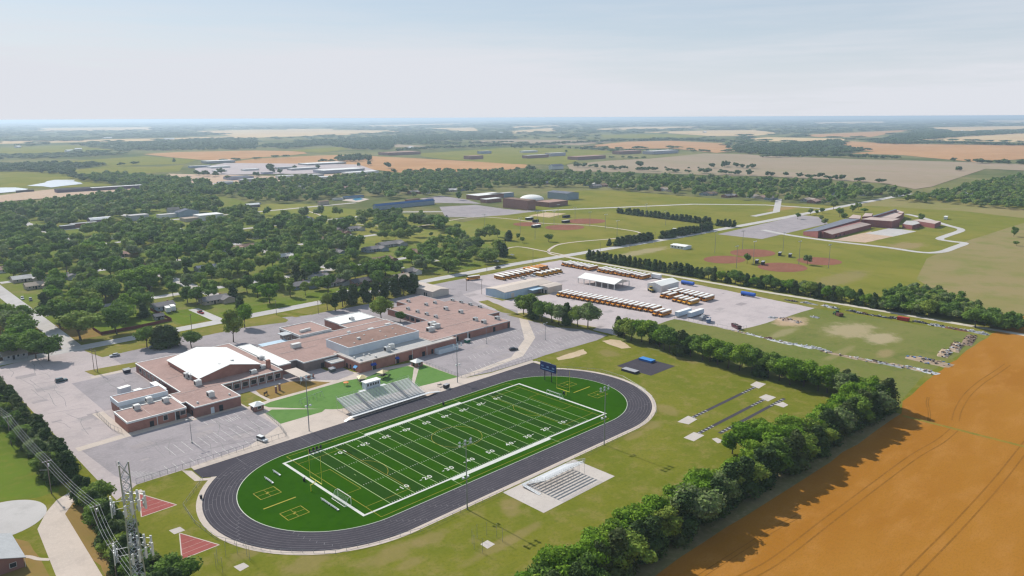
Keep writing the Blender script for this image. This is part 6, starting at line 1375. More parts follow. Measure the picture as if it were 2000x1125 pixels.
for a in (
    (99, 112, 156, 378, 7, DKW, 'dark', 'dark building with an arched roof by the ponds', 'market_hall', 'hall', 'arch'), (28, 33, 55, 377, 3.4, 'dark', 'dark', 'small dark shelter between the two ponds', 'shelter', 'shelter', 'flat'),
    (170, 180, 250, 374, 5.5, DKW, WH, 'long dark shed with a white roof near the ponds', 'long_shed', 'shed', 'flat'),
    (113, 119, 138, 449, 4, 'dark', 'white', 'small flat white-topped shop at the left of the town shops', 'shop', 'shop', 'flat'), (132, 140, 174, 446, 4.5, 'brick', 'pale', 'brick shop between the flat and the domed shop', 'shop', 'shop', 'flat'),
    (163, 178, 207, 441, 8, DKW, 'white', 'dark hall with a bowed white roof in the town', 'assembly_hall', 'hall', 'arch'), (240, 255, 281, 432, 6, 'grey', 'pale', 'broad pale flat-roofed building in the trees', 'depot', 'depot', 'flat'),
    (300, 312, 338, 427, 4, 'white', 'pale', 'low pale building left of the slate gable', 'shop', 'shop', 'flat'), (323, 330, 346, 420, 6, 'grey', 'tan', 'tan gabled building behind the slate one', 'church_hall', 'hall', 'x', 8.5),
    (336, 350, 379, 425, 6, 'blue', 'slate', 'slate-roofed building with blue-grey walls', 'chapel', 'chapel', 'y', 9), (368, 391, 426, 432, 6, 'white', 'white', 'white building with a broad flat white roof', 'depot', 'depot', 'flat'),
    (343, 362, 386, 434, 3.6, 'tan', 'tan', 'low tan annex left of the white flat-roofed building', 'annex', 'annex', 'flat'), (475, 484, 503, 406, 3.4, 'dark', 'white', 'white-roofed open pavilion at the park road', 'pavilion', 'pavilion', 'x', 5),
    (385, 405, 447, 320, 9, 'grey', 'white', 'large white-roofed factory furthest left of the works', 'factory', 'factory', 'flat'), (364, 372, 402, 329, 7, 'blue', 'white', 'white-roofed works with blue walls', 'works', 'works', 'flat'), (398, 412, 441, 330, 6, 'white', 'white', 'white works right of the blue-walled one', 'works', 'works', 'flat'),
    (428, 450, 486, 353, 8, 'lilac', 'slate', 'lilac-grey works in the industrial quarter', 'works', 'works', 'flat'), (463, 472, 499, 357, 8, 'lilac', 'white', 'lilac-grey works with a white roof edge', 'works', 'works', 'flat'), (421, 428, 450, 364, 5, 'blue', 'pale', 'small blue-grey gabled works', 'works', 'works', 'x', 7),
    (467, 476, 500, 335, 6, 'white', 'white', 'narrow white works beside the trees', 'works', 'works', 'flat'), (535, 541, 567, 332, 8, 'grey', 'white', 'grey works with a row of dark windows', 'works', 'works', 'flat'), (535, 545, 572, 350, 8, 'white', 'white', 'white works by the belt of trees', 'works', 'works', 'flat'),
    (557, 570, 612, 334, 7, 'grey', 'white', 'long pale-roofed works behind the white block', 'works', 'works', 'flat'), (605, 632, 702, 340, 10, 'lilac', 'white', 'largest of the white-roofed factories', 'factory', 'factory', 'flat'), (664, 680, 733, 343, 8, 'white', 'white', 'white-roofed factory at the right end', 'factory', 'factory', 'flat'),
    (574, 590, 626, 348, 7, 'grey', 'pale', 'pale roofed works below the largest factory', 'works', 'works', 'flat'), (614, 625, 656, 350, 5, 'white', 'white', 'low white works at the tree edge', 'works', 'works', 'flat'), (576, 600, 665, 324, 6, 'grey', 'white', 'thin white-roofed works at the wheat edge', 'works', 'works', 'flat'),
    (507, 514, 530, 341, 6, 'lilac', 'pale', 'pale works between two tree clumps', 'works', 'works', 'flat'), (410, 420, 438, 337, 5, 'white', 'white', 'small white works by the dark tree', 'works', 'works', 'flat'),
    (727, 735, 842, 411, 5.5, 'blue', 'blue', 'long building with a bright blue metal roof', 'civic_hall', 'hall', 'x', 7.5), (790, 796, 818, 396, 4, 'brick', 'brown', 'brown brick building behind the blue roof', 'library', 'library', 'flat'), (619, 624, 640, 401, 5, 'tan', 'rose', 'small rose block by the swimming pool', 'pool_office', 'office', 'flat'),
    (668, 673, 706, 389, 3.2, 'blue', 'blue', 'blue canopy building at the swimming pool', 'pool_house', 'pool house', 'flat'), (648, 652, 668, 392, 3.0, 'white', 'pale', 'pale hut beside the swimming pool', 'hut', 'hut', 'flat'),
    (910, 934, 985, 391, 6, 'brick', 'white', 'low white-roofed school wing left of the dome', 'school_wing', 'school', 'flat'), (938, 950, 980, 397, 5, 'brick', 'white', 'small white-roofed block in front of the low wing', 'school_wing', 'school', 'flat'), (953, 962, 1005, 388, 6, 'blue', 'pale', 'pale flat block between wing and dome', 'school_wing', 'school', 'flat'),
    (983, 1030, 1047, 411, 12, 'brick', 'brown', 'tall windowless brick gymnasium', 'gymnasium', 'gymnasium', 'flat'), (1047, 1072, 1113, 405, 6, 'brick', 'rose', 'brown-roofed brick wing right of the dome', 'school_wing', 'school', 'flat'), (1072, 1108, 1133, 391, 9, 'blue', 'slate', 'grey-blue metal gymnasium right of the dome', 'gymnasium', 'gymnasium', 'y', 10.5),
    (735, 760, 817, 304, 8, 'brick', 'rose', 'far brick school at the wheat edge', 'far_school', 'school', 'flat'), (905, 918, 944, 312, 9, 'brick', 'rose', 'far brick block on the pale green', 'far_school', 'school', 'flat'), (932, 940, 960, 301, 8, 'blue', 'pale', 'far blue-grey block left of the campus', 'far_hall', 'hall', 'flat'),
    (1020, 1030, 1075, 310, 8, 'brick', 'pale', 'far brick block left of the long campus', 'far_school', 'school', 'flat'), (1065, 1075, 1108, 306, 9, 'lilac', 'pale', 'far lilac hall on the campus', 'far_hall', 'hall', 'flat'), (1110, 1128, 1192, 313, 8, 'brick', 'rose', 'far long brick campus block', 'far_school', 'school', 'flat'),
    (1198, 1212, 1262, 302, 9, 'brick', 'rose', 'far brick block by the bare field', 'far_school', 'school', 'flat'), (1258, 1275, 1340, 302, 9, 'lilac', 'pale', 'far pale-roofed hall by the bare field', 'far_hall', 'hall', 'flat'), (1015, 1022, 1052, 299, 6, 'white', 'white', 'far white low hall left of the campus', 'far_hall', 'hall', 'flat'),
    (1072, 1080, 1103, 332, 7, 'white', 'slate', 'white farmhouse with slate roof at the belt edge', 'farmhouse', 'house', 'x', 11)):
    fb(*a[:6], a[6], a[7], a[8], a[9], a[10], a[11] if len(a) > 11 else None)
for i, (px, py, w_) in enumerate(((153, 294, 22), (140, 297, 40), (35, 289, 18), (330, 273, 60), (210, 271, 60), (582, 238, 50), (693, 247, 60), (800, 291, 60), (388, 264, 40), (1092, 269, 40), (1376, 259, 40), (1845, 243, 90), (1770, 275, 30), (1880, 257, 60), (460, 250, 60), (978, 260, 60), (1245, 247, 90), (1475, 240, 90))):
    x, y = G(px, py); t = thing('far_barn', 'tiny pale barn far out on the plain, %s from the left' % nth(sorted([153, 140, 35, 330, 210, 582, 693, 800, 388, 1092, 1376, 1845, 1770, 1880, 460, 978, 1245, 1475]).index(px)), 'barn', (x, y, 1.0), R(i*17 % 40), 'pale barns far out on the plain')
    gable(t, x-w_/2, x+w_/2, y-9, y+9, 6, 9, WALLS['white'], ROOFS['white'], 'x', .5, 1.0)
# white dome of the far school
x, y = G(1041, 398); t = thing('dome_hall', 'big white shallow dome of the far school', 'dome', (x+6, y+8, 0)); LM.append((x, y, 'big white dome'))
dm = MB(); DR = 16.5
dm.lathe([(DR, 5)]+[(DR*math.cos(a), 5+6.2*math.sin(a)) for a in (math.pi/2*k/10 for k in range(1, 10))]+[(.05, 11.2)], 36); dm.build('dome', ROOF_W, t, True)
MB().lathe([(DR-.3, 0), (DR-.3, 5.02)], 36).build('drum_wall', WALLS['brick'], t); clear_building(x-15, x+25, y-15, y+30, 6)
# swimming pool
struct('swimming_pool', MB().poly(GP([(687, 389), (702, 386), (711, 389), (695, 392)]), .12), mat('pool_water', (.05, .32, .5), .1, spec=.5)); struct('pool_deck', MB().poly(GP([(668, 392), (690, 384), (722, 389), (700, 395)]), .1), m_concrete)
xx, yy = G(692, 390); CLEAR += [(xx, yy, 30), (xx-20, yy-20, 20)]
# primary school: red brick wings under low pitched roofs
ps = thing('primary_school', 'dark red brick school with several pitched roofs on the far meadow', 'school', (650, 110, 0)); LM.append((650, 110, 'dark red brick primary school'))
RB = mat('dark_red_brick', (.27, .095, .085), .85, (.22, .075, .068), .2, .8); RM = ground_mat('mauve_metal_roof', [(.47, .37, .33), (.43, .34, .30), (.5, .4, .36)], (.05, .2)); RDK = ROOFS['slate']
def pgon(pts, z0, z1, wm, rm_):
    w_ = [G(*p, z0) if len(p) == 2 else G(p[0], p[1], p[2]) for p in pts]; wing(ps, w_, z1, wm, rm_, trim=RB, par=.05, th=.2)
def slab(q, h):
    """roof corners seen in the photo (px, py, height) -> a real pitched roof on walls"""
    v = [(*G(p[0], p[1], p[2]), p[2]) for p in q]; mb = MB(); n_ = len(v)
    for i in range(n_): a, b = v[i], v[(i+1) % n_]; mb.quad((a[0], a[1], 0), (b[0], b[1], 0), (b[0], b[1], b[2]-.05), (a[0], a[1], a[2]-.05))
    bw(mb, 'wall', RB, ps); r_ = MB(); r_.add([(a, b, c) for a, b, c in v]+[(a, b, c-.25) for a, b, c in v], [tuple(range(n_)), tuple(range(2*n_-1, n_-1, -1))]+[(i, (i+1) % n_, n_+(i+1) % n_, n_+i) for i in range(n_)]); bw(r_, 'roof', h, ps)
slab([(1569, 452, 3.6), (1598, 451, 7), (1680, 428, 7), (1651, 427, 3.6)], RDK); slab([(1608, 452, 6.2), (1625, 458, 4), (1702, 438, 4), (1682, 434, 6.2)], RM)
slab([(1600, 452, 5.6), (1608, 453, 6.0), (1684, 434.5, 6.0), (1680, 433, 5.6)], RB)
slab([(1682, 428, 7.5), (1742, 432, 7.5), (1758, 427, 8.8), (1700, 424, 8.8)], RM); slab([(1657, 426, 5), (1680, 427, 5), (1682, 421, 6), (1666, 419, 6)], RM)
slab([(1684, 423, 5), (1702, 422, 5), (1705, 417, 6), (1690, 416, 6)], RM); slab([(1708, 424, 7), (1748, 426, 7), (1762, 419, 7), (1745, 414, 7)], RM); slab([(1702, 422, 9.5), (1706, 423, 9.3), (1752, 409, 9.3), (1749, 408, 9.5)], RDK); slab([(1745, 413, 7), (1762, 417, 7), (1766, 414, 7), (1752, 410, 7)], RM)
slab([(1763, 437, 4.5), (1782, 440, 4.5), (1797, 436, 4.5), (1790, 431, 4.5), (1770, 431, 4.5)], ROOF_G); slab([(1782, 430, 4.8), (1826, 437, 4.8), (1838, 432, 4.8), (1795, 428, 4.8)], RM)
for k in range(9): f_ = k/9; a, b = G(1632+f_*66, 464-f_*20); bw(MB().box((a-.3, b-.3, 1.4), (1.6, 1.6, 1.5), .6), 'window', GLASS, ps)
clear_building(590, 700, 80, 130, 8)
for px, py, lab, w_ in ((1847, 428, 'white storage container on the meadow past the primary school', 9), (1317, 452, 'tiny dark shed on the meadow', 3)):
    x, y = G(px, py); t = thing('container', lab, 'container', (x, y, .05), .2); MB().bx(-w_/2, w_/2, -1.6, 1.6, .2, 3).build('box', TW, t); MB().bx(-w_/2-.1, w_/2+.1, -1.7, 1.7, 3, 3.15).build('roof', BR, t); MB().bx(-w_/2+.2, w_/2-.2, -1.4, 1.4, 0, .2).build('base', DARK, t)
# house at the bottom left corner
t = thing('brick_house', 'brick house with pale grey roof at the bottom left corner', 'house', (-83, 45, 0)); gable(t, -92, -77.6, 39.2, 54.5, 3.0, 5.6, BRICK_D, ground_mat('pale_shingle', [(.42, .425, .43), (.38, .385, .39), (.46, .465, .47)], (.3, 1.5)), 'y', .5)
bw(MB().tube((-77.4, 38.9, 0), (-77.4, 38.9, 2.8), .06, n=6), 'downpipe', WHITE, t); win(t, -80, 39.2, 1.6, 1.4, 1.2); win(t, -86, 39.2, 1.6, 1.4, 1.2)
t = thing('brick_house', 'grey house half cut by the left edge beside the bright lawn', 'house', (-84, 96, 0)); gable(t, -98, -79.5, 88, 101, 3.0, 5.2, WALLS['grey'], ROOFS['slate'], 'x', .5); win(t, -84, 88, 1.6, 1.4, 1.2)
box_trailer(*G(328, 610), R(80), 6, 'white camper trailer nearer the grey garage', name='camper_trailer', grp='white campers by the grey garage'); box_trailer(*G(338, 607), R(80), 6, 'white camper trailer further from the grey garage', name='camper_trailer', grp='white campers by the grey garage')
for px, py, w_, lab in ((815, 507, 8, 'flat white carport among the trees by the park'), (641, 473, 7, 'small flat white carport in the trees')):
    x, y = G(px, py); t = thing('carport', lab, 'carport', (x, y, 0)); MB().bx(-w_/2, w_/2, -3, 3, 2.4, 2.6).build('roof', WHITE, t); [MB().bx(a-.08, a+.08, b-.08, b+.08, 0, 2.4).build('post', WHITE, t) for a in (-w_/2+.3, w_/2-.3) for b in (-2.7, 2.7)]; CLEAR.append((x, y, 8)); CLEAR.append((x-6, y-6, 7))

# ------------------------------------------------------------------ lattice mast and power line at the left
az = None
DM = 118.0
d_ = FW + RT*(250-1000)/CF + UP*(562.5-1000)/CF; l_ = math.hypot(d_[0], d_[1]); tx, ty = CX+d_[0]/l_*DM, CY+d_[1]/l_*DM
def ztop(py, px=240): 
    d = FW + RT*(px-1000)/CF + UP*(562.5-py)/CF; return CZ+d[2]/math.hypot(d[0], d[1])*DM
tw = thing('lattice_mast', 'grey lattice phone mast bristling with white panel antennas', 'mast', (tx, ty, 0), R(15))
zt = ztop(903); z1_ = ztop(995); wt, wb = 1.15, 1.15+0.0
def half(z): return 0.62 if z > z1_ else 0.62+(z1_-z)*0.027
lg = [(math.cos(a), math.sin(a)) for a in (R(90), R(210), R(330))]
zz = [0]; 
while zz[-1] < zt-2.2: zz.append(zz[-1]+(1.5 if zz[-1] < z1_-2 else 1.45))
zz[-1] = zt
for c in lg:
    mb = MB()
    for i in range(len(zz)-1): a, b = half(zz[i])*1.35, half(zz[i+1])*1.35; mb.tube((c[0]*a, c[1]*a, zz[i]), (c[0]*b, c[1]*b, zz[i+1]), .10, n=6)
    mb.build('leg', STEEL, tw)
mb = MB(); mh = MB()
for i in range(len(zz)-1):
    a, b = half(zz[i])*1.35, half(zz[i+1])*1.35
    for k in range(3):
        p, q = lg[k], lg[(k+1) % 3]
        mb.tube((p[0]*a, p[1]*a, zz[i]), (q[0]*b, q[1]*b, zz[i+1]), .05, n=4); mb.tube((q[0]*a, q[1]*a, zz[i]), (p[0]*b, p[1]*b, zz[i+1]), .05, n=4)
        mh.tube((p[0]*a, p[1]*a, zz[i]), (q[0]*a, q[1]*a, zz[i]), .04, n=4)
mb.build('bracing', STEEL, tw); mh.build('strut', STEEL, tw)
mb = MB()
for k in range(7): mb.tube((.2+.07*k, -.35, 0), (.2+.05*k, -.25, z1_-6+k*.8), .035, n=4)
mb.build('feeder_cable', mat('cable_grey', (.12, .12, .13), .6), tw)
PANEL = mat('antenna_white', (.66, .66, .64), .5, (.56, .56, .55), 1, .5)
for z, rad, npan in ((ztop(985), 1.9, 4), (ztop(1072, 265), 2.3, 4)):
    for k in range(3):
        a = R(30+120*k); c, s_ = math.cos(a), math.sin(a); u, v = -s_, c
        mb = MB()
        for dz_ in (-.6, .6):
            mb.tube((c*.5, s_*.5, z+dz_), (c*rad, s_*rad, z+dz_), .05, n=5); mb.tube((c*rad-u*1.7, s_*rad-v*1.7, z+dz_), (c*rad+u*1.7, s_*rad+v*1.7, z+dz_), .045, n=5)
        mb.build('sector_frame', STEEL, tw)
        for j in range(npan):
            o = (j-(npan-1)/2)*1.05
            MB().box((c*(rad+.2)+u*o, s_*(rad+.2)+v*o, z+.05*(j % 2)), (.16, .32, 2.1 if j % 2 else 1.8), a).build('antenna_panel', PANEL, tw)
            MB().box((c*(rad-.2)+u*o, s_*(rad-.2)+v*o, z-.3), (.2, .28, .55), a).build('radio_unit', mat('radio_grey', (.4, .41, .42), .5), tw)
MB().tube((-.85, 0, zt-.2), (-.85, 0, zt+.6), .03, n=4).build('lightning_rod', STEEL, tw)
PL = [(-66, 190, 11.5), (-62.5, 129, 11.5), (-62.0, 78.6, 11.5), (-60.3, 37.0, 12.0), (-62.5, 16.0, 11), (-63, -30, 11)]
for i, (x, y, h) in enumerate(PL):
    t = thing('utility_pole', 'wooden utility pole along the cedar hedge, %s from the far end' % nth(i), 'utility pole', (x, y, 0), 0, 'utility poles along the cedar hedge')
    MB().tube((0, 0, 0), (0, 0, h), .17, .11, 8).build('pole', WOODP, t); MB().bx(-1.3, 1.3, -.06, .06, h-.7, h-.55).build('crossarm', mat('crossarm_grey', (.45, .43, .4), .7), t)
    for k in (-1.1, -.4, .4, 1.1): MB().tube((k, 0, h-.55), (k, 0, h-.35), .05, n=6).build('insulator', PANEL, t)
    if i in (2, 3): MB().tube((.3, 0, h-2.4), (.3, 0, h-1.5), .24, n=10).build('transformer', STEEL, t)
    if i == 2: MB().tube((0, 0, 8.0), (-2.2, .3, 8.6), .05, n=5).build('lamp_arm', STEEL, t)
WIRE = mat('power_wire', (.42, .42, .43), .5)
for j, k in enumerate((-1.1, -.4, .4, 1.1)):
    mb = MB()
    for i in range(len(PL)-1):
        a, b = PL[i], PL[i+1]; pr = None
        for s_ in range(9):
            f_ = s_/8; p = (a[0]+(b[0]-a[0])*f_+k, a[1]+(b[1]-a[1])*f_, a[2]+(b[2]-a[2])*f_-.35-1.0*4*f_*(1-f_))
            if pr: mb.tube(pr, p, .028, n=3)
            pr = p
    tag(mb.build('power_line', WIRE), 'pale power wire along the cedar hedge, %s from the street lawn side' % nth(j), 'power line', 'power wires along the cedar hedge')
for px, py, h, lab in ((184, 724, 11, 'left one of the twin utility poles at the school drive corner'), (191, 727, 11, 'right one of the twin utility poles at the school drive corner'), (540, 615, 9, 'utility pole on the street side grass behind the school'), (622, 613, 8, 'utility pole on the grass by the white-roofed block'),
                      (911, 568, 10, 'yard lamp pole near the bus garage, left one'), (941, 575, 9.5, 'yard lamp pole at the bus garage corner'), (951, 530, 9, 'utility pole by the shaded pickup'), (1041, 518, 12, 'tall pole on the street verge above the short buses'), (1230, 487, 12, 'street pole left of the meadow hut'), (1279, 478, 12, 'street pole at the cedar hedge end'), (1370, 457, 12, 'street pole at the far cedar hedge'),
                      (1172, 496, 10, 'street pole above the far bus row'), (300, 592, 11, 'utility pole behind the grey garage'), (375, 648, 10, 'utility pole at the street bend verge')):
    x, y = G(px, py); t = thing('utility_pole', lab, 'utility pole', (x, y, 0), R(random.uniform(0, 90)), 'utility poles about the streets'); MB().tube((0, 0, 0), (0, 0, h), .15, .1, 8).build('pole', WOODP, t); MB().bx(-1.1, 1.1, -.06, .06, h-.6, h-.45).build('crossarm', WOODP, t)
    for k in (-.9, .9): MB().tube((k, 0, h-.45), (k, 0, h-.28), .05, n=6).build('insulator', PANEL, t)

# ------------------------------------------------------------------ scrap heaps and stored stuff round the rough field
SCR = [mat('scrap_'+k, c, .8) for k, c in dict(rust=(.13, .05, .035), grey=(.3, .3, .31), pale=(.36, .34, .31), tan=(.34, .25, .17), black=(.03, .03, .032), blue=(.05, .16, .4), wood=(.2, .14, .1), red=(.35, .03, .02)).items()]
def heap(x, y, L, W_, H, n_, lab, pal, rz=0.0, name='scrap_heap', cat='scrap heap'):
    W_ *= .72; n_ = int(n_*.8)
    t = thing(name, lab, cat, (x, y, 0), rz, 'scrap heaps round the rough field')
    mb = MB()
    nx, ny = 10, 6; g = [[(L/2*(2*i/nx-1)+random.uniform(-.3, .3), W_/2*(2*j/ny-1)+random.uniform(-.2, .2), max(.0, H*.6*(1-(2*i/nx-1)**2)*(1-(2*j/ny-1)**2)+random.uniform(-.1, .25)*(0 < i < nx and 0 < j < ny))) for j in range(ny+1)] for i in range(nx+1)]
    for i in range(nx):
        for j in range(ny): mb.quad(g[i][j], g[i+1][j], g[i+1][j+1], g[i][j+1])
    mb.build('mound', pal[0], t)
    for q, m_ in enumerate(pal[1:]):
        mb = MB()
        for _ in range(n_):
            a, b = random.gauss(0, .28)*L, random.gauss(0, .25)*W_; a = max(-L/2, min(L/2, a)); b = max(-W_/2, min(W_/2, b))
            z = H*.5*(1-(2*a/L)**2)*(1-(2*b/W_)**2)+.15; mb.box((a, b, max(.15, z)+random.uniform(-.1, .3)), (random.uniform(.4, 1.9), random.uniform(.2, .7), random.uniform(.15, .5)), random.uniform(0, 3.1))
        mb.build(('loose_scrap', 'loose_boards', 'loose_blocks')[q % 3], m_, t)
r_, g_, p_, tn, bk, bl, wd, rd = SCR
for px, py, L, W_, H, n_, lab, pal in ((1538, 626, 14, 8, 1.6, 16, 'rusty pipe heap on the bare dirt by the gravel', (m_dirt, r_, g_, r_)), (1512, 622, 7, 4, 1.0, 8, 'pale heap at the gravel edge', (g_, p_, g_)), (1592, 620, 5, 4, 1.2, 3, 'small grey gravel mound on the rough grass', (g_, p_)),
                                       (1545, 588, 10, 3, .9, 8, 'dark stored pipes at the start of the roadside heaps', (bk, g_, r_)), (1580, 593, 12, 3, .9, 8, 'grey stored pipes along the roadside', (g_, g_, p_)), (1613, 598, 6, 3, 1.3, 5, 'pale bagged heap by the roadside', (p_, p_, tn)), (1628, 602, 7, 3, 1.2, 7, 'mixed pale and dark heap behind the tractor', (g_, p_, bk)),
                                       (1668, 609, 9, 3, 1.1, 8, 'dark scrap heap right of the tractor', (bk, bk, g_)), (1685, 613, 9, 3, 1.0, 8, 'dark scrap heap at the middle of the roadside line', (bk, g_, r_)), (1715, 618, 16, 3, .9, 9, 'long dark row of stored pipes', (bk, bk, g_)), (1748, 622, 8, 3, 1.1, 8, 'dark heap left of the red container', (bk, bk, g_)),
                                       (1798, 630, 8, 4, 1.2, 8, 'round dark heap right of the red container', (bk, g_, bk)), (1831, 637, 10, 4, 1.6, 10, 'grey heap with pale sheets near the big tree', (g_, p_, bk)), (1865, 643, 14, 4, 1.0, 8, 'rusty heap under the big tree', (r_, wd, g_)), (1900, 648, 16, 4, 1.0, 9, 'grey metal row at the field corner', (g_, g_, p_)),
                                       (1917, 652, 6, 4, 1.8, 6, 'bright grey sheet stack at the field corner', (g_, p_, p_)), (1893, 665, 22, 7, 1.5, 16, 'dark rubble bank along the wheat edge', (wd, bk, r_, tn)), (1868, 678, 20, 7, 1.5, 16, 'tan and dark rubble bank along the wheat edge', (tn, r_, bk, p_)), (1845, 690, 16, 7, 1.4, 14, 'brown rubble bank at the middle of the wheat edge', (tn, wd, bk, p_)),
                                       (1815, 706, 20, 11, 1.6, 22, 'tan rubble heap with blue sheeting by the wheat', (tn, tn, bk, bl)), (1806, 725, 12, 6, 1.2, 12, 'pale rubble heap at the wheat corner', (p_, g_, tn)), (1772, 718, 16, 4, .9, 10, 'long pale rubble strip near the wheat corner', (tn, p_, g_)),
                                       (1725, 710, 18, 3.4, .8, 9, 'dark stored rows on the southern strip', (g_, bk, wd)), (1682, 702, 18, 3.4, .8, 9, 'tan rubble strip in the middle of the southern line', (tn, p_, g_)), (1640, 694, 18, 3.2, .7, 8, 'pale rubble strip left of the tan one', (tn, p_, wd)), (1596, 681, 12, 3.4, 1.0, 10, 'pale slab heap on the southern line', (g_, p_, p_)),
                                       (1555, 674, 18, 3, .7, 8, 'pale concrete rubble row on the southern line', (p_, p_, g_)), (1522, 668, 14, 3, .7, 8, 'pale concrete blocks row near the red skip', (p_, p_, tn)), (1502, 662, 6, 3, 1.0, 6, 'rust red heap at the end of the southern line', (r_, r_, tn)), (1475, 656, 20, 2.4, .5, 8, 'low pale rubble row near the gravel', (p_, p_, tn)), (1450, 650, 14, 2.4, .5, 6, 'lowest rubble row starting at the red skip', (tn, p_, p_)),
                                       (1000, 498, 5, 3, .8, 6, 'grey stone pile at the park corner by the street', (g_, g_, p_))):
    x, y = G(px, py); ang = R(90) if py < 645 and px > 1530 else R(86)
    if px > 1800 and 660 < py < 700: ang = R(8)
    heap(x, y, L, W_, H, n_, lab, pal, ang)
x, y = G(1764, 626); t = thing('red_container', 'bright red open container in the roadside line of heaps', 'container', (x, y, 0), R(90)); MB().bx(-3, 3, -1.2, 1.2, .2, 1.9).build('box', rd, t); MB().bx(-2.9, 2.9, -1.1, 1.1, 0, .2).build('skid', DARK, t); MB().bx(-3.05, 3.05, -1.25, 1.25, 1.9, 2.0).build('rim', rd, t)
# industrial yard clutter
for i in range(16):
    px, py = random.uniform(305, 420), random.uniform(343, 362); x, y = G(px, py)
    heap(x, y, random.uniform(8, 22), random.uniform(5, 12), random.uniform(1.5, 4), 7, 'scrapyard heap among the works', random.choice(((r_, g_, tn), (tn, r_, p_), (g_, r_, wd), (p_, g_, r_))), random.uniform(0, 3))
# ------------------------------------------------------------------ trees
BARK = mat('bark', (0.10, 0.075, 0.055), 0.9, (0.07, 0.055, 0.04), 1.5, 0.8)
L_DEC = leaf_mat('leaf_green', [(0.060, 0.108, 0.022), (0.120, 0.195, 0.030), (0.215, 0.250, 0.044), (0.170, 0.195, 0.095)], 0.26)
L_BRI = leaf_mat('leaf_bright', [(0.085, 0.170, 0.014), (0.125, 0.220, 0.018), (0.175, 0.245, 0.026)], 0.3)
L_CED = leaf_mat('leaf_cedar', [(0.040, 0.070, 0.022), (0.060, 0.094, 0.026), (0.088, 0.105, 0.036)], 0.22)
L_STUFF = leaf_mat('leaf_mass', [(0.062, 0.112, 0.026), (0.122, 0.195, 0.036), (0.215, 0.248, 0.052), (0.175, 0.198, 0.100)], 0.26, attr=True)
L_FAR = leaf_mat('leaf_far', [(0.050, 0.088, 0.028), (0.070, 0.115, 0.035), (0.095, 0.138, 0.046)], 0.25, attr=True)
ICO = [(0, 0, 1), (.894, 0, .447), (.276, .851, .447), (-.724, .526, .447), (-.724, -.526, .447), (.276, -.851, .447), (.724, .526, -.447), (-.276, .851, -.447), (-.894, 0, -.447), (-.276, -.851, -.447), (.724, -.526, -.447), (0, 0, -1)]
ICF = [(0, 1, 2), (0, 2, 3), (0, 3, 4), (0, 4, 5), (0, 5, 1), (1, 6, 2), (2, 7, 3), (3, 8, 4), (4, 9, 5), (5, 10, 1), (6, 7, 2), (7, 8, 3), (8, 9, 4), (9, 10, 5), (10, 6, 1), (6, 11, 7), (7, 11, 8), (8, 11, 9), (9, 11, 10), (10, 11, 6)]
ICO = np.array(ICO, dtype=np.float64); ICF = np.array(ICF)
def np_mesh(name, V, quads, tris, mats, tint=None):
    me = bpy.data.meshes.new(name)
    nq, nt_ = len(quads), len(tris)
    me.vertices.add(len(V)); me.vertices.foreach_set('co', np.asarray(V, np.float32).ravel())
    loops = np.concatenate([quads.ravel(), tris.ravel()]).astype(np.int32)
    me.loops.add(len(loops)); me.loops.foreach_set('vertex_index', loops)
    me.polygons.add(nq+nt_)
    st = np.concatenate([np.arange(nq)*4, nq*4+np.arange(nt_)*3]).astype(np.int32)
    me.polygons.foreach_set('loop_start', st)
    if tint is not None:
        a = me.attributes.new('tint', 'FLOAT', 'FACE'); a.data.foreach_set('value', np.asarray(tint, np.float32))
    for m_ in mats: me.materials.append(m_)
    me.update(calc_edges=True); me.validate()
    return me
def leaves(C, Rd, n_per, size, squash=0.85, up=0.2, jit=0.7, core=0.74):
    """leaf sprays spread over the skin of every clump, plus an added solid blob inside that blocks sky showing through"""
    V = []; Q = []; T = []; o = 0
    for c, r in zip(C, Rd):
        u = rng.normal(size=(n_per, 3)); u /= np.linalg.norm(u, axis=1)[:, None]
        rad = r*(0.72+0.38*rng.random(n_per))
        p = c+u*rad[:, None]*np.array([1, 1, squash])
        nrm = u+jit*rng.normal(size=(n_per, 3)); nrm[:, 2] += up; nrm /= np.linalg.norm(nrm, axis=1)[:, None]
        a = np.cross(nrm, rng.normal(size=(n_per, 3))); a /= np.linalg.norm(a, axis=1)[:, None]; b = np.cross(nrm, a)
        s = size*(0.55+0.9*rng.random(n_per))[:, None]
        q = np.stack([p-a*s*.5, p+b*s*.38-a*s*.1, p+a*s*.55, p-b*s*.42+a*s*.1], 1).reshape(-1, 3)
        V.append(q); Q.append(np.arange(n_per*4).reshape(-1, 4)+o); o += n_per*4
        if core:  # leaf-coloured occluder added in each clump so sky stays hidden
            k = ICO*r*core*(0.85+0.3*rng.random((12, 1)))*np.array([1, 1, squash])+c
            V.append(k); T.append(ICF+o); o += 12
    return np.concatenate(V), np.concatenate(Q), (np.concatenate(T) if T else np.zeros((0, 3), int))
def crown_dec(k, rx, rz, zc, rmin, rmax):
    C = []; Rd = []
    for i in range(k):
        while True:
            u = rng.uniform(-1, 1, 3)
            if 0.25 < u @ u < 1: break
        u[2] = u[2]*0.9+0.08
        C.append(np.array([u[0]*rx, u[1]*rx, zc+u[2]*rz])); Rd.append(rng.uniform(rmin, rmax)*(1.15-0.3*abs(u[2])))
    C.append(np.array([0, 0, zc])); Rd.append(rmax*1.1)
    return C, Rd
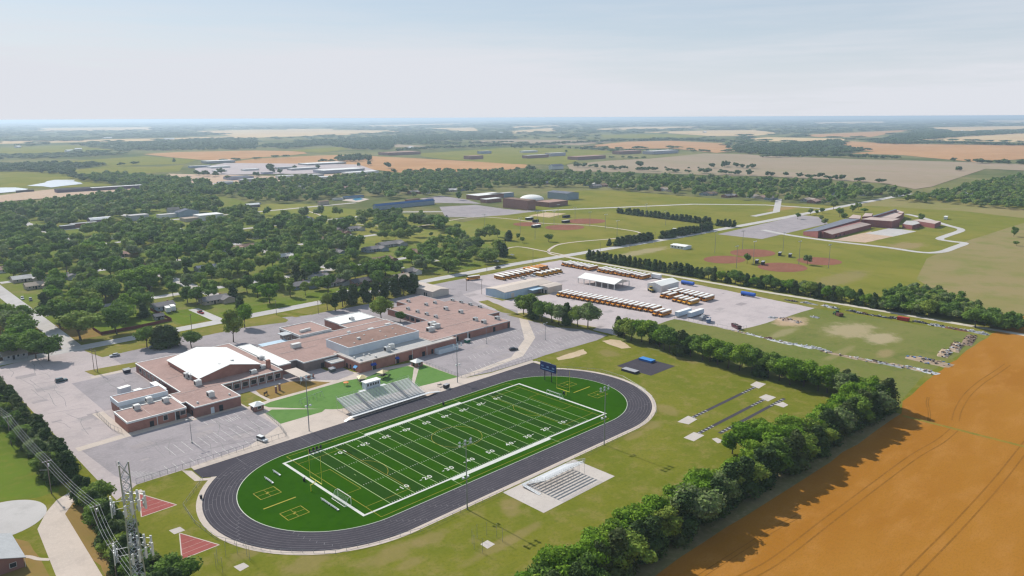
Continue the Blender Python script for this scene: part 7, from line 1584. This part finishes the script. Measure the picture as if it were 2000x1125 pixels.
def trunk_mb(C, h, r0):
    mb = MB(); f = (random.uniform(-.3, .3), random.uniform(-.3, .3), h)
    mb.tube((0, 0, -0.1), (f[0]*.5, f[1]*.5, h*.5), r0, r0*.8, 8); mb.tube((f[0]*.5, f[1]*.5, h*.5), f, r0*.8, r0*.65, 8)
    for c in C[:7]: mb.tube(f, tuple(f[i]+(c[i]-f[i])*.8 for i in range(3)), r0*.5, r0*.12, 5)
    return mb
TREE = {}
def make_variant(key, kind, hi):
    if kind in ('dec', 'bri'):
        C, Rd = crown_dec(17 if hi else 12, 3.5, 3.3, 6.5, 1.3, 2.2)
        V, Q, T = leaves(C, Rd, 190 if hi else 75, 0.62 if hi else 0.95)
        mt = L_DEC if kind == 'dec' else L_BRI; tb = trunk_mb(C, 3.2, .26)
    elif kind == 'tall':
        C, Rd = crown_dec(16 if hi else 11, 2.6, 4.6, 7.4, 1.2, 1.9)
        V, Q, T = leaves(C, Rd, 180 if hi else 75, 0.6 if hi else 0.9); mt = L_DEC; tb = trunk_mb(C, 3.0, .24)
    elif kind == 'ced':
        C = []; Rd = []
        k = 16 if hi else 10
        for i in range(k):
            f = (i+.5)/k; z = 0.9+8.6*f; rr = 2.1*(1-f)**0.55+.3; a = rng.uniform(0, 6.28); d = rr*rng.uniform(.2, .75)
            C.append(np.array([d*math.cos(a), d*math.sin(a), z])); Rd.append(rr*rng.uniform(.6, .85)+.2)
        V, Q, T = leaves(C, Rd, 170 if hi else 75, 0.5 if hi else 0.8, 1.15, 0.3); mt = L_CED
        tb = MB().tube((0, 0, -.1), (0, 0, 8), .2, .04, 7)
    elif kind == 'pine':
        C = []; Rd = []
        for i in range(11):
            f = i/10; z = 3.3+5.4*f; a = rng.uniform(0, 6.28); d = 1.5*(1-f*.35)*rng.uniform(.3, 1); C.append(np.array([d*math.cos(a), d*math.sin(a), z])); Rd.append(1.35*(1-f*.2))
        V, Q, T = leaves(C, Rd, 110, 0.6, .8, .3); mt = L_CED; tb = MB().tube((0, 0, -.1), (0, 0, 8.6), .2, .05, 7)
    elif kind == 'bush':
        C, Rd = crown_dec(9, 1.5, 1.0, 1.6, .7, 1.2); V, Q, T = leaves(C, Rd, 120, .45); mt = L_DEC; tb = MB().tube((0, 0, -.1), (0, 0, 1.3), .12, .06, 6)
    me = np_mesh('crown_'+key, V, Q, T, [mt]); tm = tb.build('tmp', BARK); td = tm.data; bpy.data.objects.remove(tm)
    return me, td
def variants(kind, hi, n_):
    k = (kind, hi)
    if k not in TREE: TREE[k] = [make_variant('%s%d%d' % (kind, hi, i), kind, hi) for i in range(n_)]
    return TREE[k]
NAME = dict(dec=('deciduous_tree', 'tree'), bri=('deciduous_tree', 'tree'), tall=('deciduous_tree', 'tree'), ced=('cedar_tree', 'cedar'), pine=('pine_tree', 'pine'), bush=('shrub', 'shrub'))
def tree(kind, x, y, h, lab, group, hi=True, wide=1.0, nm_=None):
    V = variants(kind, hi, 6); me, td = random.choice(V)
    base = dict(dec=11.4, bri=11.4, tall=13.2, ced=10.0, pine=10.0, bush=3.2)[kind]; s = h/base
    nm, cat = NAME[kind] if not nm_ else nm_
    t = thing(nm, lab, cat, (x, y, 0), random.uniform(0, 6.28), group); w_ = s*wide*random.uniform(.92, 1.08); t.scale = (w_, w_*random.uniform(.92, 1.08), s)
    for n_, d in (('trunk', td), ('crown', me)):
        o = bpy.data.objects.new(n_, d); COL.objects.link(o); o.parent = t
    return t
def row(pts, kinds, hs, lab, group, jx=.8, jy=.8, wide=1.0, hi=True):
    for i, p in enumerate(pts):
        k = kinds[i % len(kinds)] if isinstance(kinds, (list, tuple)) else kinds
        tree(k, p[0]+random.uniform(-jx, jx), p[1]+random.uniform(-jy, jy), random.uniform(*hs), lab % nth(i), group, hi, wide)
# cedar hedge west of the lot (two files), and its ragged southern end
row([(-54.6, 212-i*5.0) for i in range(26)], 'ced', (8.0, 9.8), 'dark cedar on the lot side of the western hedge, %s from the far end', 'cedars of the western hedge', 1.0, 1.2, 1.45)
row([(-59.0, 210-i*5.0) for i in range(26)], ('ced', 'ced', 'dec'), (7.5, 9.2), 'dark tree on the lawn side of the western hedge, %s from the far end', 'trees of the western hedge', 1.0, 1.2, 1.35)
row([(-56.5+1.6*math.sin(i*2.4), 67-i*3.1) for i in range(12)]+[(-59.6+1.3*math.sin(i*2.1), 33-i*3.0) for i in range(24)]+[(-55.2, 22), (-56.4, 15), (-54.8, 8), (-53.5, 2), (-55.5, -4), (-52.5, -8), (-54, -13), (-51, -15)],
    ('ced', 'ced', 'pine', 'dec'), (7.5, 9.8), 'dark tree in the belt by the lattice mast, %s from the driveway', 'trees by the lattice mast', .5, .5, 1.3)
# big hedgerow between lawn and wheat
row([(193-i*5.0, -62.5-(193-i*5.0)*.033-(i*7 % 5)*.8) for i in range(43)], ('bri', 'bri', 'dec', 'bri', 'bri'), (10.5, 13.5), 'bright green tree on the lawn side of the wheat hedgerow, %s from the far end', 'lawn side of the wheat hedgerow', 1.2, 1.2, 1.05)
row([(192-i*5.0, -70.3-(192-i*5.0)*.026+(i*5 % 3)*.5) for i in range(43)], ('ced', 'ced', 'dec', 'ced', 'ced', 'tall'), (10.5, 13.5), 'dark tree on the wheat side of the hedgerow, %s from the far end', 'wheat side of the hedgerow', 1.2, .8, 1.35)
for px, py, h in ((1455, 888, 13), (1478, 876, 12), (1430, 886, 9), (1495, 885, 12)):
    x, y = G(px, py); tree('bri', x, y, h, 'bright green tree bulging from the hedgerow by the runways, %s' % {13: 'tallest', 9: 'smallest'}.get(h, 'middle sized'), 'trees bulging from the hedgerow', True, 1.15)
# windbreak from the lot to the hedgerow
row([(198.5-(i > 5)*2-i*.18, 63-i*5.2) for i in range(26)], ('ced', 'dec', 'dec', 'bri', 'bri', 'dec', 'bri', 'dec'), (10.5, 13.5), 'tree of the windbreak below the junk field, %s from the parking lot', 'windbreak trees', 1.6, 1.2, 1.22)
row([(201+i*-.15, 40-i*9.5) for i in range(12)], ('ced', 'dec'), (8, 11), 'tree at the back of the windbreak, %s from the parking lot', 'back row of the windbreak', 1.5, 1.5, 1.3)
row([(196, 131), (194, 125), (192.5, 118.5), (192, 112), (194, 106.5), (194.6, 101), (196, 96), (198, 90.5), (200.5, 85)], ('dec', 'dec', 'ced', 'dec'), (12.5, 15), 'tree between the lots by the bus garage, %s from the garage', 'trees between the two lots', .5, .5, 1.12)
# cedars along the gravel road, thickening to a wood
row([(358.0, 218-i*4.6) for i in range(24)], 'ced', (7.5, 9.5), 'cedar along the gravel road by the bus yard, %s from the street', 'cedars along the gravel road', .8, .8, 1.45)
row([(357.5-(i > 20)*1, 107-i*5.0) for i in range(30)], ('dec', 'ced', 'bri', 'ced', 'dec'), (7.5, 11), 'tree along the gravel road past the cedars, %s from the cedars', 'trees along the gravel road', 1.5, 1.0, 1.2)
row([(365-(i % 2), 90-i*7) for i in range(14)], ('ced', 'dec'), (6, 9), 'tree in the second file along the gravel road, %s from the street end', 'second file along the gravel road', 1.5, 1.5, 1.3)
x, y = G(1905, 640); tree('dec', x, y, 11, 'broad dark tree at the corner of the junk field', 'field corner tree', True, 1.5)
WOOD_P = GP([(1715, 606), (1740, 580), (1790, 572), (1845, 585), (1895, 610), (1960, 632), (2010, 650), (1960, 648), (1880, 628), (1800, 618)])
k = 0
for i in range(900):
    xs = [p[0] for p in WOOD_P]; ys = [p[1] for p in WOOD_P]; x, y = random.uniform(min(xs), max(xs)), random.uniform(min(ys), max(ys))
    if not inpoly(x, y, WOOD_P) or any((x-a)**2+(y-b)**2 < 16 for a, b in globals().setdefault('_wp', [])): continue
    _wp.append((x, y))

mass_later = [(x, y, random.uniform(6.5, 11), random.uniform(7.5, 11.5), 0) for x, y in _wp]
# cedar hedges by the far ball fields
row([(616-i*.45, 390-i*6.2) for i in range(22)], 'ced', (6.5, 8.5), 'cedar in the hedge behind the far ball diamonds, %s from the school end', 'cedar hedge behind the far diamonds', .8, .8, 2.1, False)
row([(427+i*6.1, 243.5-i*.33) for i in range(9)], 'ced', (7, 9), 'cedar in the near part of the street hedge, %s from the path', 'cedars of the street hedge', .6, .6, 2.0, False)
row([(490+i*6.1, 238-i*.2) for i in range(14)], 'ced', (7, 9), 'cedar in the long part of the street hedge, %s from the gap', 'long part of the street hedge', .6, .6, 2.0, False)
row([(600+i*1.5, 246-i*4) for i in range(5)], 'ced', (7, 9), 'cedar at the street end of the far hedge, %s in line', 'street end of the far hedge', 1, 1, 1.6, False)
row([(130+i*3.8, 221.5+(i % 2)*2.6) for i in range(16)], ('pine', 'pine', 'ced'), (12, 14.5), 'pine in the row behind the school drive, %s from the street corner end', 'pine row behind the school drive', .4, .5, 1.15)
for kd, px, py, h, wd_, lab in (('dec', 745, 626, 14.5, 1.05, 'big round tree in the school courtyard'), ('dec', 782, 628, 6.5, 1.2, 'small dark tree in the school courtyard'), ('tall', 456, 668, 12, 1.0, 'tall light tree beside the gable-roofed hall'), ('bri', 478, 640, 9.5, .9, 'light green tree on the grass by the school drive'),
                                ('dec', 287, 678, 8.5, 1.05, 'left tree of the dense round clump by the silver car'), ('ced', 313, 677, 8, 1.9, 'middle tree of the dense round clump by the silver car'), ('ced', 333, 676, 8.2, 1.9, 'right tree of the dense round clump by the silver car'), ('dec', 374, 679, 6.5, 1.15, 'rounded tree right of the dense clump'),
                                ('pine', 655, 607, 8, 1.3, 'pine at the near end of the row by the drive'), ('dec', 640, 606, 7.5, .9, 'roundish tree left of the pine row'), ('dec', 158, 665, 12, 1.25, 'wide spreading tree at the street corner by the red fence'), ('dec', 118, 640, 12.5, 1.1, 'tall round tree beside the street left of the red fence'),
                                ('dec', 228, 652, 13, 1.0, 'big dark tree inside the red fenced yard'), ('ced', 283, 620, 6.5, 1.2, 'small conical tree by the grey shed'), ('dec', 70, 700, 10.5, 1.0, 'dark tree at the left street corner, nearer the lot'), ('dec', 95, 705, 10, 1.1, 'dark tree at the left street corner, nearer the street'), ('bri', 40, 688, 10, 1.1, 'light tree over the corner house'), ('dec', 14, 700, 9.5, 1.1, 'tree at the left picture edge by the corner house'),
                                ('dec', 20, 650, 10, 1.15, 'tree left of the street above the corner house'), ('dec', 48, 640, 10, 1.0, 'ragged tree left of the street'), ('bri', 265, 570, 13, 1.1, 'tall yellow-green tree in the town, left one'), ('bri', 292, 566, 12.5, 1.1, 'tall yellow-green tree in the town, right one'), ('dec', 170, 590, 11, 1.15, 'dark tree left of the yellow-green pair'), ('dec', 205, 592, 11.5, 1.15, 'dark tree nearer the yellow-green pair'),
                                ('dec', 1459, 515, 9, .95, 'left one of the two lone trees at the near diamonds'), ('dec', 1577, 517, 9, .95, 'right one of the two lone trees at the near diamonds'), ('dec', 1071, 472, 8.5, 1.15, 'lone round tree below the far diamonds'), ('ced', 1190, 480, 6.5, 1.6, 'cedar standing apart at the street hedge'), ('dec', 1020, 474, 6, 1.0, 'small tree left of the lone round tree'), ('dec', 1012, 468, 7, 1.0, 'tree above the small one left of the lone round tree'), ('ced', 994, 470, 10, 1.8, 'dark conical tree by the curved path'), ('dec', 972, 463, 9, .9, 'tree left of the dark conical tree'),
                                ('dec', 1980, 462, 10, .9, 'lone tree at the right edge of the meadow'), ('dec', 1985, 480, 5, 1.3, 'bush below the lone right tree'), ('dec', 1740, 437, 1, .1, 'x'), ('dec', 1798, 432, 9, 1.1, 'round tree behind the primary school'), ('dec', 1558, 428, 8, 1.0, 'first small tree at the primary school car park'), ('dec', 1583, 420, 9, .9, 'second small tree at the primary school car park'), ('dec', 1606, 417, 8, .9, 'third small tree at the primary school car park'), ('dec', 1595, 420, 7, .9, 'small tree between the second and third'),
                                ('dec', 1628, 409, 12, 1.05, 'tall tree at the end of the primary school drive'), ('dec', 1640, 424, 12, 1.0, 'dense tree in front of the primary school'), ('dec', 1649, 431, 10, .9, 'lower tree in front of the primary school'), ('dec', 1611, 441, 9, 1.0, 'tree on the lawn of the primary school'), ('dec', 1605, 432, 7, .8, 'small tree above the lawn tree'), ('dec', 1665, 414, 9, 1.1, 'tree left of the pitched roofs'), ('dec', 1676, 410, 10, 1.0, 'taller tree left of the pitched roofs'), ('bri', 1688, 415, 6, 1.6, 'low pale green tree left of the pitched roofs')):
    if h < 2: continue
    if py > 560 and px < 400 and h > 6.4: h *= 1.38
    elif py > 560 and px < 700: h *= 1.5
    x, y = G(px, py); tree(kd, x, y, h, lab, None, py > 560 or kd == 'ced', wd_*(1.22 if px < 400 and py > 560 else 1))
    CLEAR.append((x, y, 5.5))

# ------------------------------------------------------------------ the leafy town: the trees that show largest stand one by one, the rest are one mass
ROADS = [([(-70, 242), (200, 246), (366, 242), (511, 233), (1100, 226)], 8), ([(-12.5, 246), (-11, 330), (-10, 420), (-8, 560), (-6, 760)], 7.5), ([(88, 300), (88, 900)], 3.0), ([(190, 330), (190, 900)], 3.0),
         ([(-6, 330), (300, 330)], 3.0), ([(-4, 455), (330, 455)], 3.0), ([(-4, 590), (400, 590)], 3), ([(640, 395), (668, 234)], 6), ([(818, 306), (830, 234)], 6), ([(60, 246), (66, 282)], 6), ([(191, 246), (191, 262)], 6), ([(227, 296), (227, 318)], 6), ([(266, 300), (266, 352)], 5)]
ROADS += [(GP([(45, 432), (60, 440), (95, 456)]), 9), (GP([(125, 455), (158, 468)]), 4), (GP([(420, 385), (440, 402), (470, 412), (540, 410)]), 9), (GP([(500, 412), (690, 405)]), 9)]
def near_line(x, y, pts, d):
    for i in range(len(pts)-1):
        ax, ay = pts[i]; bx_, by_ = pts[i+1]; dx, dy = bx_-ax, by_-ay; L2 = dx*dx+dy*dy
        t_ = max(0, min(1, ((x-ax)*dx+(y-ay)*dy)/L2)); 
        if (x-ax-dx*t_)**2+(y-ay-dy*t_)**2 < d*d: return True
    return False
def free(x, y, r=0):
    for a, b, c in CLEAR:
        if (x-a)**2+(y-b)**2 < (c+r)**2: return False
    for pts, d in ROADS:
        if near_line(x, y, pts, d): return False
    return True
def rpoly(*rs): return [rect(*q) for q in rs]
OPEN = rpoly((5.5, 42, 260, 275), (44, 62, 250, 270), (-60, -18, 246, 252), (126, 190, 216, 246), (70, 120, 247, 254), (130, 176, 249, 254))+[GP([(500, 402), (575, 402), (700, 412), (690, 425), (640, 422), (560, 418)])]
TOWN = [([(-200, 445), (60, 405), (150, 395), (230, 385), (330, 380), (400, 395), (500, 412), (510, 440), (545, 440), (640, 440), (690, 462), (700, 500), (690, 530), (760, 515), (800, 505), (830, 482), (900, 478), (960, 485), (1000, 503), (930, 522), (860, 540), (800, 550), (700, 570), (640, 582), (560, 598), (500, 608), (425, 622), (350, 632), (260, 648), (190, 655), (150, 655), (120, 640), (60, 600), (-200, 560)], 12.6, .93),
        ([(-200, 600), (10, 605), (60, 650), (105, 682), (108, 690), (60, 703), (0, 716), (-200, 760)], 13.5, .9),
        ([(420, 380), (440, 362), (520, 354), (560, 350), (640, 354), (700, 348), (760, 345), (830, 342), (900, 340), (1010, 339), (1120, 344), (1300, 352), (1500, 358), (1640, 365), (1780, 384), (1740, 392), (1650, 398), (1600, 402), (1540, 396), (1400, 388), (1280, 378), (1200, 372), (1130, 368), (1010, 366), (900, 380), (860, 385), (700, 392), (640, 396), (560, 398), (500, 400)], 15.5, .93),
        ([(160, 352), (205, 345), (300, 350), (420, 364), (430, 386), (330, 386), (280, 379), (250, 370)], 12.0, .95),
        ([(700, 426), (760, 426), (850, 437), (872, 447), (820, 451), (720, 440)], 14.0, .95),
        ([(640, 440), (870, 440), (990, 470), (960, 482), (860, 470), (760, 474)], 22, .75), ([(500, 405), (690, 405), (700, 440), (640, 470), (560, 455)], 24, .7), ([(870, 395), (980, 402), (1000, 398), (990, 392), (880, 388)], 14, .5)]
pool = []
for pts, sp, dens in TOWN:
    P_ = GP(pts); xs = [p[0] for p in P_]; ys = [p[1] for p in P_]
    x = min(xs)
    while x < max(xs):
        y = min(ys)
        while y < max(ys):
            a, b = x+random.uniform(-.45, .45)*sp, y+random.uniform(-.45, .45)*sp
            if random.random() < dens*(.82+.28*math.sin(a*.043+1.3*math.sin(b*.031))*math.sin(b*.052+.8)) and inpoly(a, b, P_) and free(a, b) and not any(inpoly(a, b, o) for o in OPEN):
                u, v, dd = PR(a, b)
                if -60 < u < 2060: pool.append((a, b, random.choice((random.uniform(9, 12.5), random.uniform(11, 15.5), random.uniform(11.5, 16))), dd))
            y += sp
        x += sp
def short(ph):
    w_ = ph.split()
    return ph if len(w_) <= 9 else ' '.join(w_[:9]).rsplit(' in the', 1)[0].rsplit(' by the', 1)[0].rsplit(' beside', 1)[0].rsplit(' with', 1)[0].rsplit(' at the', 1)[0].rsplit(' right of', 1)[0].rsplit(' behind', 1)[0]
_sh = [short(l[2]) for l in LM]
LM = [(l[0], l[1], s_ if _sh.count(s_) == 1 else l[2]) for l, s_ in zip(LM, _sh)]
pool.sort(key=lambda q: q[3]/q[2])
NIND = 150
cnt = {}
for a, b, h, dd in pool[:NIND]:
    j = min(range(len(LM)), key=lambda i: (LM[i][0]-a)**2+(LM[i][1]-b)**2); cnt.setdefault(j, []).append((math.hypot(LM[j][0]-a, LM[j][1]-b), a, b, h))
for j, l in cnt.items():
    for i, (d_, a, b, h) in enumerate(sorted(l)):
        kd = random.choice(('dec', 'dec', 'dec', 'tall', 'dec', 'bri', 'ced'))
        ad = dict(dec='green tree', tall='upright green tree', bri='light green tree', ced='dark conical tree')[kd]
        nn = 'nearest' if i == 0 else nth(i)+' nearest'
        tree(kd, a, b, h*(.8 if kd == 'ced' else 1), ('%s %s to the %s' % (ad, nn, LM[j][2])), 'trees of the leafy town', False, 1.18 if kd != 'ced' else 1.5)
def mass(name, items, kinds, m_, n_leaf, size_k, parent=None):
    """one mesh of many small crowns (items: x, y, height, width, z)"""
    tpl = []
    for k in range(8):
        C, Rd = crown_dec(kinds, 3.3, 3.0, 5.6, 1.3, 2.2); tpl.append(leaves(C, Rd, n_leaf, size_k, core=.86))
    Vs, Qs, Ts, tq, tt = [], [], [], [], []; o = 0
    for (x, y, h, w_, z) in items:
        V, Q, T = tpl[rng.integers(8)]; a = rng.uniform(0, 6.28); c_, s_ = math.cos(a), math.sin(a)
        X = V[:, 0]*c_-V[:, 1]*s_; Y = V[:, 0]*s_+V[:, 1]*c_
        Vs.append(np.stack([x+X*w_/10.0, y+Y*w_/10.0, z+(V[:, 2])*h/10.6], 1)); Qs.append(Q+o); Ts.append(T+o); o += len(V); r = rng.random(); tq.append(np.full(len(Q), r)); tt.append(np.full(len(T), r))
    me = np_mesh(name, np.concatenate(Vs), np.concatenate(Qs), np.concatenate(Ts), [m_], np.concatenate(tq+tt))
    ob = bpy.data.objects.new(name, me); COL.objects.link(ob); return tag(ob, kind='stuff')
for i in range(26):
    px, py = random.uniform(575, 860), random.uniform(412, 468); x, y = G(px, py)
    if free(x, y): tree('dec', x, y, random.uniform(3.2, 6.0), 'small young tree dotted over the park grass, %s planted' % nth(i), 'young trees of the park', False, .95, ('young_tree', 'young tree'))
rest = pool[NIND:]
mass('small_wood', mass_later, 10, L_STUFF, 70, .95)
mass('town_trees', [(a, b, h*1.05, h*random.uniform(1.02, 1.3), 0) for a, b, h, dd in rest if dd < 900], 11, L_STUFF, 58, 1.05)
mass('town_trees_beyond', [(a, b, h*1.05, h*random.uniform(1.0, 1.35), 0) for a, b, h, dd in rest if dd >= 900], 7, L_STUFF, 20, 1.7)
# wood at the right, hedges and woods out on the plain
def scatter(pts, sp, h0, h1, dens=.95, wk=1.1, z=0, px=True):
    P_ = GP(pts) if px else pts; xs = [p[0] for p in P_]; ys = [p[1] for p in P_]; out = []; x = min(xs)
    while x < max(xs):
        y = min(ys)
        while y < max(ys):
            a, b = x+random.uniform(-.48, .48)*sp, y+random.uniform(-.48, .48)*sp
            if random.random() < dens*(.82+.28*math.sin(a*.043+1.3*math.sin(b*.031))*math.sin(b*.052+.8)) and inpoly(a, b, P_):
                h = random.uniform(h0, h1); out.append((a, b, h, sp*wk*random.uniform(.85, 1.2), z))
            y += sp
        x += sp
    return out
def hedge(pts, sp, h0, h1, z=0, wd_=1.0, dens=.92, k=1):
    P_ = GP(pts); out = []
    for i in range(len(P_)-1):
        a, b = P_[i], P_[i+1]; L = math.hypot(b[0]-a[0], b[1]-a[1]); n_ = max(1, int(L/sp))
        for j in range(n_):
            for q in range(k):
                if random.random() < dens:
                    f = (j+random.random())/n_; out.append((a[0]+(b[0]-a[0])*f+random.uniform(-.4, .4)*sp*(1 if k == 1 else 2), a[1]+(b[1]-a[1])*f+random.uniform(-.4, .4)*sp*(1 if k == 1 else 2), random.uniform(h0, h1), sp*wd_*random.uniform(1.0, 1.5), z))
    return out
it = scatter([(1750, 394), (1830, 380), (1890, 366), (1960, 350), (2060, 345), (2300, 360), (2300, 440), (2000, 412), (1880, 402), (1790, 396)], 10.5, 8, 13)
xx, yy = G(1885, 385); it = [q for q in it if (q[0]-xx)**2+(q[1]-yy)**2 > 18**2]
mass('right_wood', it, 8, L_STUFF, 30, 1.4)
house(1885, 382, 14, 10, 'pale', 'grey', 'grey house in a clearing of the right-hand wood'); house(1965, 368, 14, 10, 'slate', 'grey', 'slate-roofed house in the right-hand wood', 0)
far = []
far += hedge([(1500, 308), (1600, 306), (1700, 309), (1760, 311)], 16, 9, 14, .5, 1.2, .95, 2) + hedge([(1760, 311), (1810, 312)], 18, 7, 12, .5, 1.0, .6) + hedge([(1812, 313), (1890, 317)], 18, 7, 12, .5, 1.0, .5) + hedge([(1905, 319), (2100, 324)], 14, 8, 13, .5, 1.2, .95, 2)
far += scatter([(1420, 290), (1480, 284), (1560, 282), (1640, 275), (1650, 284), (1590, 290), (1640, 292), (1700, 295), (1660, 300), (1570, 304), (1500, 305), (1440, 299)], 19, 9, 14, .8, 1.2, .6)
far += scatter([(1700, 281), (1740, 268), (1800, 257), (1870, 259), (2000, 256), (2100, 253), (2000, 261), (1890, 267), (1790, 275), (1760, 281)], 30, 9, 14, .9, 1.25, .6)
far += hedge([(1735, 282), (1850, 281), (2000, 285), (2200, 287)], 20, 9, 14, .6, 1.2, .95, 2)
far += hedge([(1000, 287), (1100, 281), (1220, 276), (1330, 274), (1412, 278)], 17, 8, 13, .6, 1.2, .95, 2) + hedge([(1000, 290), (1110, 291), (1210, 296)], 18, 8, 13, .6, 1.1, .8)
far += hedge([(1200, 296), (1320, 297), (1395, 298)], 18, 8, 12, .6, 1, .55) + hedge([(1195, 309), (1240, 310), (1270, 310)], 15, 5, 9, .6, 1, .8)
far += scatter([(500, 288), (640, 275), (760, 268), (900, 262), (1000, 262), (1000, 272), (900, 274), (770, 280), (760, 293), (690, 293), (640, 284), (560, 291)], 24, 9, 14, .9, 1.2, .6)
far += hedge([(775, 296), (850, 291), (1000, 285)], 15, 9, 13, .6, 1.2, .95, 2) + hedge([(770, 283), (920, 281), (1000, 279)], 20, 8, 12, .6, 1.1, .8)
far += scatter([(655, 313), (700, 308), (722, 311), (724, 316), (665, 317)], 13, 10, 17, .95, 1.25, .5) + hedge([(622, 318), (650, 317)], 16, 7, 12, .5, 1.2, .9) + hedge([(560, 307), (500, 311), (440, 316)], 30, 5, 9, .5, .8, .7)
far += scatter([(150, 285), (280, 280), (400, 272), (500, 272), (500, 292), (350, 294), (280, 296), (230, 289)], 24, 8, 13, .9, 1.2, .6)
far += scatter([(-60, 277), (80, 276), (160, 276), (200, 268), (330, 262), (455, 262), (330, 268), (0, 274)], 36, 8, 13, .85, 1.3, .6)
far += scatter([(-60, 305), (60, 302), (140, 300), (220, 299), (220, 304), (120, 309), (-60, 314)], 24, 5, 9, .7, 1.1, .6)
far += scatter([(-60, 323), (60, 322), (120, 322), (196, 322), (198, 326), (140, 331), (145, 343), (190, 352), (170, 356), (120, 342), (60, 336), (-60, 336)], 16, 8, 13, .95, 1.2, .6)
far += hedge([(205, 324), (218, 324), (240, 324), (265, 323)], 22, 7, 11, .6, 1, .7) + hedge([(337, 319), (340, 319)], 10, 12, 16, .6, .8, 1)
far += hedge([(1120, 326), (1220, 333), (1320, 337), (1420, 341), (1500, 344), (1640, 352), (1720, 359)], 13, 8, 13, .6, 1.1, .7)
far += hedge([(760, 340), (860, 338), (950, 338), (1010, 335), (1050, 333)], 14, 8, 13, .6, 1.1, .8)
for px, py, h in ((1249, 327, 18), (1391, 329, 13), (1413, 327, 15), (1420, 326, 15), (1437, 327, 14), (1450, 329, 12), (1470, 330, 13), (1460, 330, 10), (1300, 330, 6), (1225, 330, 6), (1870, 334, 11), (1875, 334, 10), (1364, 330, 5), (1345, 330, 5), (757, 329, 16), (720, 323, 12), (700, 325, 10), (420, 345, 12), (400, 345, 14), (385, 343, 12), (430, 340, 14), (445, 352, 10), (530, 338, 14), (525, 333, 18), (1106, 298, 10), (500, 345, 12), (545, 340, 12), (620, 330, 10), (575, 331, 10), (440, 375, 13), (460, 372, 12), (1438, 298, 12)):
    x, y = G(px, py); far += [(x, y, h, h*1.15, .5), (x+h*.5, y+h*.3, h*.8, h*.9, .5)]
mass('plain_trees', far, 6, L_FAR, 14, 2.6)
# deep distance: every unploughed part of the plain is woodland
deep = []
FPOLY = [f for f in FIELDS]
def infield(x, y):
    return any(inpoly(x, y, f) for f in FPOLY)
for py0, py1, n_, hh in ((262, 300, 900, 12), (250, 262, 1000, 14), (242, 250, 950, 17), (236, 242, 800, 20), (231, 236, 700, 24)):
    for _ in range(n_):
        px, py = random.uniform(-80, 2080), random.uniform(py0, py1)
        py -= (px-1000)*.0042
        if py < 230.5-(px-1000)*.0042: continue
        x, y = G(px, py)
        if infield(x, y): continue
        dd = math.hypot(x-CX, y-CY)
        if dd > GR*.97: continue
        if py > 285 and 250 < px < 1100: continue
        w_ = dd*.0075; deep.append((x, y, hh*random.uniform(.7, 1.1), w_*random.uniform(1.5, 3.2), .6))
mass('far_woodland', deep, 5, L_FAR, 8, 3.2)
print('objects', len(bpy.data.objects), 'pool', len(pool), 'far', len(far), 'deep', len(deep))
